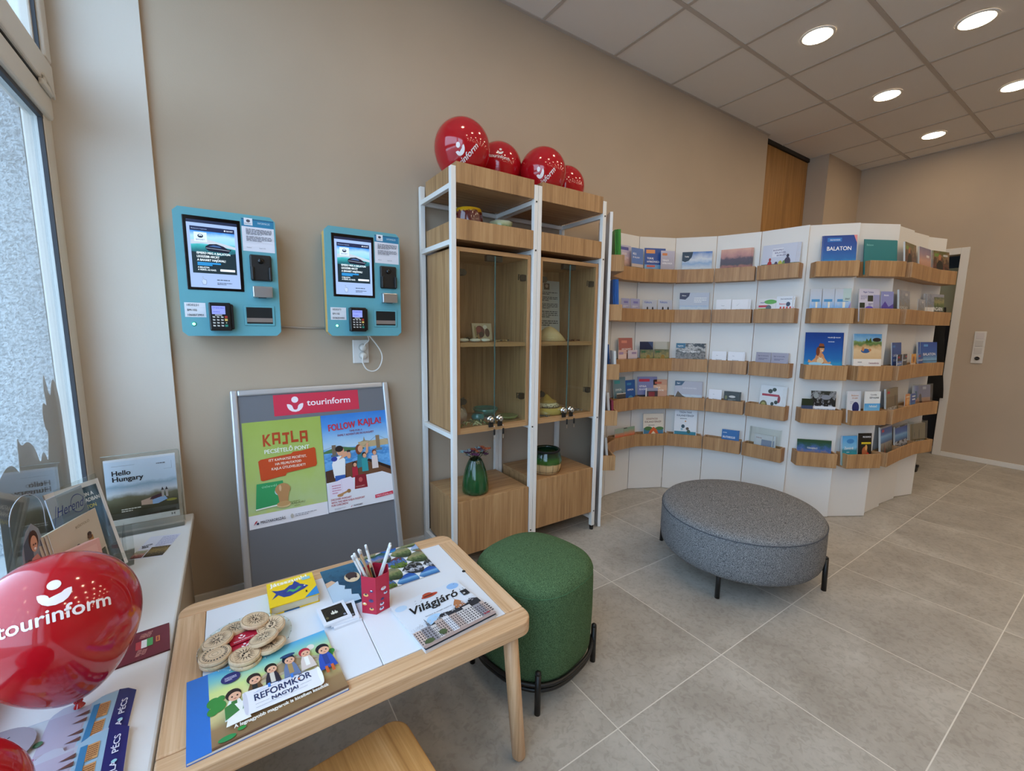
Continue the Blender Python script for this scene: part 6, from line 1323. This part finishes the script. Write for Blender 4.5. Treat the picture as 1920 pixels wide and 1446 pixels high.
for i, (x, y, r_, lab) in enumerate(((-.040, 1.214, .15, 'red tourinform card showing in the middle of the dish, rear one'), (-.034, 1.180, .15, 'red tourinform card showing in the middle of the dish, front one'))):
    def g(pr): pr.rect(0, 0, 1, 1, 'b3203a'); pr.logo(.45, .62, .26, 'f2dfe2'); pr.text('tourinform', .12, .16, .14, 'f2dfe2', .72, 'l', 1.2)
    lay('small_card', (x, y), (1, r_), .062, .038, .0012, g, lab, 'card', zd+.012-i*.004, 'b3203a')

# ================================================================ balloons
def balloon_mat():
    m, nt, b = newmat('red_latex')
    b.inputs['Base Color'].default_value = hx('b3141f'); b.inputs['Roughness'].default_value = .10
    b.inputs['Subsurface Weight'].default_value = .12; b.inputs['Subsurface Radius'].default_value = (.06, .012, .01); b.inputs['Coat Weight'].default_value = .3; b.inputs['Coat Roughness'].default_value = .03
    return m
BM = balloon_mat()
def balloon(name, c, R, axis, prints, label, el=1.22):
    """axis points from the knot towards the crown; prints = list of (az, th, scale, rot)"""
    t = thing(name, label, 'balloon', c, 0, None)
    q = Vector(axis).normalized().to_track_quat('Z', 'Y'); t.rotation_mode = 'QUATERNION'; t.rotation_quaternion = q
    def prof(th):
        s, c_ = math.sin(th), math.cos(th)
        if c_ >= 0: return R*s, R*1.02*c_
        k = -c_; return R*s*(1-.22*k*k), -R*el*k*1.02
    N_ = 44; rings = []
    for i in range(1, N_):
        r, z = prof(PI*i/N_)
        rings.append([Vector((r*math.cos(2*PI*j/56), r*math.sin(2*PI*j/56), z)) for j in range(56)])
    m = MB(); m.loft(rings, BM); o = m.build('balloon_skin', t)
    zk = prof(PI*(N_-1)/N_)[1]
    m = MB(); m.lathe([(.004, zk-.010), (.0075, zk-.004), (.006, zk+.002), (.009, zk+.006)], BM, seg=16); m.tube([(.006*math.cos(2*PI*j/16), .006*math.sin(2*PI*j/16), zk-.012) for j in range(16)], .0022, BM, 6, True)
    m.lathe([(.003, zk-.012), (.010, zk-.024)], BM, seg=16, cap=(False, False)); m.build('knot', t)
    WH = flat('f3eaea', .35)
    for (az, th, sc, rot) in prints:
        bm = bmesh.new(); uvs = []
        def addpoly(pts):
            vs = [bm.verts.new((p[0], p[1], 0)) for p in pts]; bm.faces.new(vs)
        for prt in LOGO.values(): addpoly([(p[0]*.80*sc, (p[1]*.80+1.02)*sc) for p in prt])
        vs_, fs_, x0, x1 = text_mesh('tourinform', 1.2); w = 4.3*sc; k = w/(x1-x0)
        for ox, oy in ((-.018, 0), (.018, 0), (0, .018), (0, -.018)):
            vv = [bm.verts.new(((a-x0)*k-w/2+ox*sc, (b_*k-.42*sc)+oy*sc, 0)) for a, b_ in vs_]
            for f in fs_:
                try: bm.faces.new([vv[i] for i in f])
                except ValueError: pass
        bmesh.ops.triangulate(bm, faces=bm.faces[:])
        bmesh.ops.subdivide_edges(bm, edges=[e for e in bm.edges if e.calc_length() > sc*.22], cuts=2, use_grid_fill=False)
        bmesh.ops.triangulate(bm, faces=bm.faces[:])
        cr, sr = math.cos(rot), math.sin(rot)
        for v in bm.verts:
            x, y = v.co.x*cr-v.co.y*sr, v.co.x*sr+v.co.y*cr
            # walk on the surface from (az, th): tangent plane to direction
            d0 = Vector((math.sin(th)*math.cos(az), math.sin(th)*math.sin(az), math.cos(th)))
            ex = Vector((-math.sin(az), math.cos(az), 0)); ey = Vector((-math.cos(th)*math.cos(az), -math.cos(th)*math.sin(az), math.sin(th)))
            L2 = math.hypot(x, y)/R
            d = d0 if L2 < 1e-9 else d0*math.cos(L2)+(ex*x+ey*y)/math.hypot(x, y)*math.sin(L2)
            th2 = math.acos(max(-1, min(1, d.z))); az2 = math.atan2(d.y, d.x); r, z = prof(th2)
            p = Vector((r*math.cos(az2), r*math.sin(az2), z)); v.co = p+p.normalized()*.0009
        for f in bm.faces:
            f.normal_update()
            if f.normal.dot(f.calc_center_median()) < 0: f.normal_flip()
            f.smooth = True
        me = bpy.data.meshes.new('lettering'); bm.to_mesh(me); bm.free(); me.materials.append(WH)
        o2 = bpy.data.objects.new('lettering', me); COL.objects.link(o2); o2.parent = t
    return t
# direction from a balloon to the camera, expressed for the print position
def toward(c, axis, yaw_off=0.0, th_off=0.0):
    q = Vector(axis).normalized().to_track_quat('Z', 'Y'); d = q.inverted() @ (Vector((0, 0, CAM_H))-Vector(c)).normalized()
    return math.atan2(d.y, d.x)+yaw_off, math.acos(d.z)+th_off
c = (-.333, 1.225, .682); ax = (-.06, .02, 1); az, th = toward(c, ax)
balloon('balloon', c, .134, ax, [(az-.02, th-.10, .0375, -.08)], 'big red tourinform balloon on the windowsill at the left frame edge', 1.37)
c = (-.400, .900, .580); ax = (-.2, -.9, .5); az, th = toward(c, ax)
balloon('balloon', c, .105, ax, [], 'red balloon cut off by the bottom left corner of the photo', .95)
for c, R, ax, dy, dt, rot, sc, lab in (
    ((1.048, 2.06, 2.192), .139, (.05, -.05, 1), .10, .12, .75, .036, 'red tourinform balloon on top of the rack, leftmost and biggest of four'),
    ((1.350, 2.205, 2.205), .132, (.0, .0, 1), .05, -.45, -.15, .026, 'red balloon on the rack second from the left, behind the biggest'),
    ((1.557, 2.06, 2.180), .130, (.05, -.05, 1), .05, .12, .70, .034, 'red tourinform balloon on the rack third from the left'),
    ((1.843, 2.205, 2.190), .122, (.1, .0, 1), -.9, .3, .5, .024, 'red balloon on the rack furthest right, behind its neighbour')):
    az, th = toward(c, ax); balloon('balloon', c, R, ax, [(az+dy, th+dt, sc, rot)], lab, 1.25 if R > .133 else 1.35)

# ================================================================ things on the windowsill
SZ = SILL
def upright(O, U, lean, w, h, t, fill, name, label, cat, mat_edge='dcdad6', eps=.00018, par=None):
    U = Vector((U[0], U[1], 0)).normalized(); Wn = Vector((U.y, -U.x, 0)); V = Vector((0, 0, 1))*math.cos(lean)-Wn*math.sin(lean)
    pr = Print(w, h, eps); pr.slab(t, mat_edge); fill(pr)
    o = pr.build(name, frame_mat(O, U, V))
    return tag(o, label, cat) if label else o
def f_hello(pr):
    pr.rect(0, 0, 1, 1, 'dbe3ec'); pr.rect(0, .09, 1, .97, 'tihany'); pr.rect(0, .45, 1, 1, 'c9d6e2') if False else None
    pr.rect(0, 0, 1, .09, 'e0dfdc'); pr.text('Hello', .10, .76, .072, '23262c', .25, 'l', 3.0); pr.text('Hungary', .10, .67, .072, '23262c', .42, 'l', 3.0)
    pr.line(.10, .90, .42, .90, .0006, '4a5058'); pr.lines(.72, .87, .94, .90, 1, '6a707a'); pr.line(.94, .78, .94, .90, .0006, '6a707a'); pr.line(.82, .78, .94, .78, .0006, '6a707a')
    pr.poly([(.46, .26), (.46, .33), (.60, .36), (.64, .30), (.64, .25)], 'b9a08c'); pr.poly([(.58, .33), (.62, .37), (.78, .41), (.80, .35), (.64, .32)], '4a3038'); pr.poly([(.62, .25), (.62, .32), (.80, .36), (.84, .30), (.70, .25)], '8aa9cc')
    for x in (.76, .82): pr.rect(x, .34, x+.035, .45, 'a9a39c'); pr.poly([(x-.003, .45), (x+.0175, .50), (x+.038, .45)], '2c2a30')
    pr.text('H', .88, .035, .035, '2a2c30', .05, 'l', 2); pr.lines(.18, .20, .45, .26, 2, 'd3cfc0')
    pr.ell(.90, .28, .08, .02, '8f8a3c')
hd = thing('brochure_holder', 'clear acrylic holder with the Hello Hungary brochure in the far sill corner', 'holder', (-.318, 2.235, SZ))
m = MB(); m.box(-.121, -.003, .012, .121, -.001, .325, ACRYL); m.box(-.121, -.040, .0, .121, .0, .003, ACRYL); m.box(-.121, -.040, .003, .121, -.038, .10, ACRYL); m.box(.119, -.038, .003, .121, -.003, .14, ACRYL); m.box(-.121, -.038, .003, -.119, -.003, .14, ACRYL); m.build('clear_body', hd)
m = MB(); m.tube([(-.121, -.004, .3255), (.115, -.004, .3255), (.121, -.004, .318), (.121, -.004, .01)], .0012, flat('a9b0a6', .2), 6); m.build('clear_edge', hd)
upright((-.432, 2.218, SZ+.042), (1, 0), .03, .221, .268, .006, f_hello, 'magazine', 'Hello Hungary brochure with a lakeside abbey, standing in the clear holder', 'magazine', 'e6e6e4')
def f_leaf(pr):
    pr.rect(0, 0, 1, 1, 'dfe0ee'); pr.lines(.45, .5, .98, .96, 9, '9a9cc8'); pr.rect(.40, .03, 1, .46, 'gold'); pr.rect(0, .03, .37, .36, 'flowers'); pr.text('BALATON', .08, .50, .07, '2f3138', .3, 'l', 2, .5); pr.text('WINE', .12, .42, .07, '2f3138', .2, 'l', 2, .5)
U_ = Vector((.097, -.026)).normalized()
lay('leaflet', (-.346, 1.962), (.97, -.24), .101, .185, .0004, f_leaf, 'printed leaflet lying flat on the sill in front of the Hello Hungary holder', 'leaflet', SZ, 'e0e0e6', None, (.11, .97))
m = MB(); m.prism([(-.375, 1.90), (-.322, 1.915), (-.340, 2.06), (-.385, 2.04)], SZ, SZ+.003, ACRYL); m.prism([(-.345, 1.905), (-.343, 1.905), (-.360, 2.05), (-.362, 2.05)], SZ+.003, SZ+.11, ACRYL); m.prism([(-.385, 2.035), (-.34, 2.055), (-.34, 2.057), (-.385, 2.037)], SZ+.003, SZ+.10, ACRYL)
tag(m.build('brochure_holder'), 'empty-looking clear acrylic foot behind the magazine rack on the sill', 'holder')
# magazine turned to the room
Um = Vector((.64, .77, 0)).normalized()
def f_mag(pr):
    pr.rect(0, 0, 1, 1, 'dcd9d6'); pr.rect(.06, .0, .93, .95, 'darkcastle'); pr.text('BALATON A', .36, .85, .040, 'f0f0f0', .46, 'l', 2.4); pr.text('POHARADBAN', .36, .79, .040, 'f0f0f0', .55, 'l', 2.4); pr.text('BALATON', .40, .72, .038, 'd9d06a', .40, 'l', 2.0); pr.text('9', .58, .655, .03, 'f0f0f0', .04)
    pr.poly([(.66, .36), (.69, .60), (.72, .36)], '5f7f8a'); pr.poly([(.80, .36), (.82, .5), (.84, .36)], '4f6f7a')
O_ = Vector((-.383, 1.885, .80))-Um*.150-(Vector((0, 0, 1))*.966-Vector((Um.y, -Um.x, 0))*.26)*.300
upright(O_, Um, .262, .150, .300, .006, f_mag, 'magazine', 'dark blue magazine BALATON A POHARADBAN standing on the sill', 'magazine', 'd6d3d0')
def f_her(pr):
    pr.rect(0, 0, 1, 1, '7c8ca0'); pr.rect(0, .75, 1, 1, 'a4aeb8'); pr.ell(.76, .80, .20, .12, '2a3f8c'); pr.ell(.76, .80, .19, .11, 'a4aeb8'); pr.text('Herend', .14, .74, .12, '2a3f8c', .74, 'l', .8, .0, .35); pr.line(.02, .66, .18, .88, .0012, '2a3f8c')
Uh = Vector((.42, .91, 0)).normalized()
upright((-.393-Uh.x*.115+.04, 1.70-Uh.y*.115, .834-.225), Uh, .16, .115, .225, .003, f_her, 'leaflet', 'blue-grey leaflet with Herend in blue script in a clear holder on the sill', 'leaflet', 'b9c0c8')
m = MB(); Mh = frame_mat((-.393-Uh.x*.125+.055, 1.70-Uh.y*.125, .600), Uh, (0, 0, 1)); m.box(0, 0, 0, .14, .002, .05, ACRYL, M=Mh); m.box(0, -.138, .0, .14, .0, .002, ACRYL, M=Mh); m.box(0, -.0, .016, .14, .26, .018, ACRYL, M=Mh @ Matrix.Rotation(-.16, 4, 'X'))
tag(m.build('brochure_holder'), 'tall clear acrylic holder around the Herend leaflet', 'holder')
def f_beige(pr):
    pr.rect(0, 0, 1, 1, 'cbbfae'); pr.text('KÓSTOLÓ', .50, .86, .035, '8a7a66', .3, 'l', 1); pr.rect(0, 0, 1, .4, 'd3c8b8')
    for x, y in ((.45, .52), (.72, .60), (.62, .40)): pr.ell(x, y+.09, .045, .035, '3a2418'); pr.poly([(x-.05, y-.12), (x+.05, y-.12), (x+.06, y+.06), (x-.04, y+.07)], 'b0804a'); pr.ell(x-.01, y+.05, .05, .03, '5a3a22')
    pr.poly([(.5, .2), (.95, .25), (.95, .38), (.5, .34)], '4a4a2c')
Ub = Vector((.36, .93, 0)).normalized()
Ob = Vector((-.355, 1.65, .77))-Ub*.165; Ob.z = .585
ob_ = upright(Ob+Vector((.03, 0, 0)), Ub, .14, .165, .19, .0016, f_beige, 'leaflet', 'beige leaflet with brown figures, front of a fan on the sill', 'leaflet', 'c9bda9')
for i in range(6):
    O2 = Ob+Vector((.03-.0045*(i+1), -.004*(i+1), -.002*(i+1))); V2 = Vector((0, 0, 1))*math.cos(.14+.012*i)-Vector((Ub.y, -Ub.x, 0))*math.sin(.14+.012*i)
    dup(ob_, frame_mat(O2, Ub, V2), 'beige leaflet behind the front one of the fan on the sill', 'fanned beige leaflets on the sill')
m = MB(); Mb = frame_mat(Ob+Vector((.042, 0, -.122)), Ub, (0, 0, 1)); m.box(0, 0, 0, .17, .002, -.06, ACRYL, M=Mb); m.box(0, 0, -.002, .17, .20, 0, ACRYL, M=Mb); m.box(0, 0, -.062, .17, .22, -.060, ACRYL, M=Mb); m.box(0, .115, -.060, .17, .117, 0, ACRYL, M=Mb)
tag(m.build('brochure_holder'), 'clear acrylic holder carrying the fan of beige leaflets', 'holder')
# pink booklets
Up = Vector((.63, .77, 0)).normalized()
def f_pink(pr): pr.rect(0, 0, 1, 1, 'd9a59c'); pr.rect(.06, .3, .94, .94, 'dfb0a6'); pr.lines(.1, .72, .6, .9, 3, 'c98a80'); pr.poly([(.0, 0), (.0, .25), (1, .4), (1, 0)], 'c08a80')
Op = Vector((-.311, 1.552, .712))-Up*.15; Op.z = .512
op_ = upright(Op, Up, .12, .150, .205, .0022, f_pink, 'booklet', 'salmon pink booklet, front of the row behind the big balloon', 'booklet', 'e0b0a6')
for i in range(5):
    n_ = Vector((Up.y, -Up.x, 0)); O2 = Op-n_*.0035*(i+1)-Up*.003*(i+1)+Vector((0, 0, -.001*i))
    dup(op_, frame_mat(O2, Up, Vector((0, 0, 1))*math.cos(.12)-n_*math.sin(.12)), 'salmon pink booklet behind the front one, by the big balloon', 'pink booklets on the sill')
def f_red2(pr): pr.rect(0, 0, 1, 1, 'c9553c'); pr.rect(0, 0, .25, 1, '5f7fb0'); pr.rect(.3, .1, .9, .5, '3c4a3c')
upright(Op+Vector((.022, -.018, -.005)), (.30, .95), .10, .120, .19, .0016, f_red2, 'booklet', 'orange and blue booklet right of the pink ones, behind the big balloon', 'booklet', 'c9d0e0')
m = MB(); Mp = frame_mat(Op+Vector((Up.y, -Up.x, 0))*.028+Vector((0, 0, -.0485)), Up, (0, 0, 1)); m.box(-.005, 0, 0, .165, .16, .002, ACRYL, M=Mp); m.box(.163, 0, -.07, .165, .16, 0, ACRYL, M=Mp); m.box(-.005, 0, -.07, .165, .002, 0, ACRYL, M=Mp); m.box(-.005, 0, -.072, .165, .22, -.070, ACRYL, M=Mp); m.box(-.005, .045, -.070, .165, .047, 0, ACRYL, M=Mp)
tag(m.build('brochure_holder'), 'clear acrylic holder of the pink booklets on the sill', 'holder')
# arched clear stand with a couple's picture
wo = thing('picture_stand', 'arched clear acrylic stand with a cut-out photo of two women, nearest the window', 'picture stand', (-.438, 1.47, SZ))
Uw = Vector((.40, .92, 0)).normalized(); Mw = frame_mat((0, 0, 0), Uw, (0, 0, 1))
arch = [(-.035, 0), (.035+.02, 0), (.055, .33)] + [(.010+.045*math.cos(a), .37+.06*math.sin(a)) for a in [PI*i/14 for i in range(15)]] + [(-.035, .33)]
m = MB(); m.prism(arch, 0, .0025, ACRYL, M=Mw); m.box(-.035, 0, -.03, .055, .0025, .03, ACRYL, M=Mw); m.build('clear_body', wo)
ar = arch[2:-1]; m = MB(); m.tube([Mw @ Vector((p[0], p[1], .002)) for p in ar], .0009, flat('a9adb2', .2), 6); m.build('clear_edge', wo)
pr = Print(.075, .30, .0002)
pr.poly([(.1, .02), (.9, .02), (.9, .72), (.78, .88), (.55, .95), (.32, .90), (.12, .74)], '8f98a4'); pr.poly([(.16, .5), (.2, .8), (.5, .9), (.5, .5)], '4f5a6a')
pr.ell(.55, .80, .17, .09, '4a2c20'); pr.ell(.55, .775, .12, .07, 'd9a184'); pr.poly([(.30, .10), (.80, .10), (.78, .60), (.62, .68), (.42, .66), (.30, .55)], 'cf9088'); pr.ell(.30, .60, .13, .065, '5a3426'); pr.ell(.30, .575, .10, .05, 'd9a184'); pr.poly([(.14, .1), (.46, .1), (.44, .48), (.22, .5), (.14, .42)], 'c98078')
pr.poly([(.45, .30), (.85, .22), (.88, .32), (.55, .40)], 'd9a184'); pr.poly([(.45, .02), (.88, .02), (.86, .22), (.5, .24)], '3a5a80'); pr.ell(.42, .30, .07, .03, 'e0b09a'); pr.ell(.58, .77, .02, .008, '2a1a18'); pr.ell(.50, .77, .02, .008, '2a1a18'); pr.ell(.54, .735, .04, .010, 'f0e6e0')
o = pr.build('cut_out_photo'); o.parent = wo; o.matrix_local = Mw @ Matrix.Translation((-.026, .07, .0028))
# passport-like folder
def f_pass(pr):
    pr.rect(0, 0, 1, 1, '6f1a2c'); pr.rect(0, .97, 1, 1, '571422'); pr.ell(.30, .68, .09, .13, 'b9bf7a'); pr.ell(.29, .69, .06, .09, '6f7a3c'); pr.poly([(.38, .10), (.52, .06), (.62, .30), (.58, .50), (.66, .74), (.60, .82), (.50, .52), (.36, .32)], '7a3a26') if False else None
    pr.rect(.66, .34, .715, .62, 'b5343c'); pr.rect(.715, .35, .77, .63, 'e6e0dc'); pr.rect(.77, .36, .83, .64, '4a9a52'); pr.rect(.86, .42, .90, .62, 'd9854a'); pr.rect(.87, .45, .89, .59, '9a3a3a')
    pr.text('KAJLA', .75, .70, .10, 'd08a80', .10, 'l', 2, 1.35); pr.text('ÚTLEVÉL', .80, .68, .07, 'd08a80', .13, 'l', 2, 1.35); pr.text('MAGYAR', .70, .10, .07, 'd08a80', .13, 'l', 2, 1.35); pr.text('HŐSÖK', .755, .10, .07, 'd08a80', .11, 'l', 2, 1.35)
lay('folder', (-.378, 1.318), (1, .10), .205, .128, .004, f_pass, 'dark red folder with a small tricolour flag on the sill right of the big balloon', 'folder', SZ, '571422')
# town-shaped fold-out books (arched tabs)
tabs = [(0, 0), (.80, 0), (.80, .10), (.90, .14), (1, .02), (1.0, .86), (.93, .97), (.80, 1.0), (.74, .99), (.70, .90), (.64, .88), (.62, .97), (.55, 1.0), (.46, .97), (.42, .88), (0, .88)]
tabs = [(0, 0), (1, 0), (1, .88), (.93, .97), (.84, 1.0), (.76, .985), (.66, .90), (.60, .90), (.58, .97), (.53, 1.0), (.47, .99), (.42, .93), (.40, .88), (0, .88)]
def f_pecs(pr):
    pr.poly(tabs, 'b9bccb'); pr.rect(.0, 0, .42, .87, 'c9cfd4'); pr.poly([(.86, 0), (1, 0), (1, .88), (.93, .97), (.86, 1.0)], '2a2f6c'); pr.rect(.40, .02, .66, .86, 'b3acc0'); pr.poly([(.66, 0), (.86, 0), (.86, .98), (.74, .97), (.68, .90)], '9cc0d6')
    for y0 in (.03, .30, .58): pr.rect(.745, y0+.02, .82, y0+.25, 'd3a06a'); pr.lines(.75, y0+.03, .815, y0+.24, 7, '7a4a2c'); pr.poly([(.58, y0+.17), (.68, y0+.15), (.68, y0+.21)], '6a4a44'); pr.poly([(.58, y0+.06), (.68, y0+.04), (.68, y0+.10)], '6a4a44')
    pr.rect(.70, .05, .745, .84, '3f82b0')
    pr.rect(.10, .35, .30, .60, 'd9952c'); pr.lines(.12, .37, .28, .58, 5, '6b3a14'); pr.rect(.10, .10, .24, .3, 'c97a24'); pr.ell(.40, .5, .03, .04, '3f6a4a'); pr.ell(.42, .25, .03, .05, 'b0507a'); pr.rect(.28, .05, .38, .32, 'd9c27a'); pr.lines(.29, .07, .37, .3, 5, '6b5a2c'); pr.ell(.02, .2, .06, .06, '3f4a7c')
    pr.rect(.42, .06, .60, .32, 'b0a6b4'); pr.lines(.43, .08, .59, .3, 5, '7a6478')
    pr.text('KAJLA   PÉCS', .952, .10, .055, 'e6e8f4', .52, 'l', 2.2, PI/2); pr.ell(.935, .42, .018, .022, '9fd8e0')
def tabbook(O, U, w, h, z, t, label, rotU=None):
    U = Vector((U[0], U[1], 0)).normalized(); V = Vector((-U.y, U.x, 0)); pr = Print(w, h, .00014); pr.slab(t, 'c9c9cf', tabs); f_pecs(pr)
    return tag(pr.build('city_booklet', frame_mat((O[0], O[1], z+t), U, V)), label, 'booklet')
tabbook((-.46, 1.055), (1, .0), .235, .185, SZ, .005, 'tab-topped KAJLA PÉCS booklet lying partly under the big balloon, further one')
tabbook((-.45, .925), (1, .06), .240, .180, SZ+.0056, .006, 'tab-topped KAJLA PÉCS booklet nearest the bottom left, upper one')
def f_grey(pr): pr.ell(.5, .5, .5, .5, '9a8f98', 32); pr.text('SZÜLÖK', .30, .62, .10, '2a2430', .38, 'l', 1.5, .45); pr.text('PÉCSETT', .2, .34, .16, '1f1a24', .62, 'l', 1.5, .45)
pr = Print(.12, .12, .00014); circ = [(.5+.5*math.cos(2*PI*i/32), .5+.5*math.sin(2*PI*i/32)) for i in range(32)]; pr.slab(.0012, '8a808a', circ); f_grey(pr)
tag(pr.build('round_card', frame_mat((-.475, 1.085, SZ+.0136), (1, .25, 0), (-.25, 1, 0))), 'round mauve card lettered PÉCSETT beside the balloon knot on the sill', 'card')

# ================================================================ beyond the doorway and behind the display
t = thing('office_chair', 'black office chair whose foot peeps out behind the display wall', 'chair', (5.30, 1.42, 0))
m = MB()
for i in range(5):
    a = 2*PI*i/5-1.35; m.tube([(0, 0, .10), (.26*math.cos(a), .26*math.sin(a), .075)], .020, BLACK, 10, r1=.013)
    m.lathe([(.026, -.012), (.030, -.006), (.030, .006), (.026, .012)], BLACK, (0, 0, 0), 18, M=Matrix.Translation((.262*math.cos(a), .262*math.sin(a), .030)) @ Matrix.Rotation(PI/2, 4, 'X'))
    m.box(.262*math.cos(a)-.02, .262*math.sin(a)-.02, .045, .262*math.cos(a)+.02, .262*math.sin(a)+.02, .07, BLACK, .006)
m.build('base', t)
m = MB(); m.lathe([(.025, .08), (.025, .42)], BLACK, seg=16); m.build('column', t)
m = MB(); m.box(-.23, -.23, .42, .23, .23, .50, BLACK, .03, 3); m.build('seat', t)
m = MB(); m.box(-.21, .20, .52, .21, .26, 1.05, BLACK, .03, 3); m.build('backrest', t)
t = thing('coat', 'black coat hanging at the doorway edge', 'coat', (EX-.03, 1.30, .62))
m = MB(); rnd = random.Random(4); rings = []
for i in range(12):
    f = i/11; z = f*.95; hw = .13-.07*f; rings.append([Vector((-.01+.05*math.cos(2*PI*j/20)*(1+.15*math.sin(5*2*PI*j/20+i)), .07+hw*math.sin(2*PI*j/20)*(1+.08*math.sin(3*j+i*.7)), z)) for j in range(20)])
m.loft(rings, flat('08080a', .9)); m.build('fabric', t)
m = MB(); m.tube([(0, .07, .95), (0, .07, 1.0), (.015, .06, 1.02)], .006, STEEL, 8); m.build('hook', t)
m = MB(); m.box(EX+.45, 1.2, 1.45, EX+.75, 2.6, 2.02, flat('b5ac84', .7), .005); m.box(EX+.45, 1.2, 0, EX+.75, 2.6, 1.4499, flat('17161a', .6)); tag(m.build('storage_cupboard'), 'cream-topped dark cupboard in the room behind the doorway', 'cupboard')
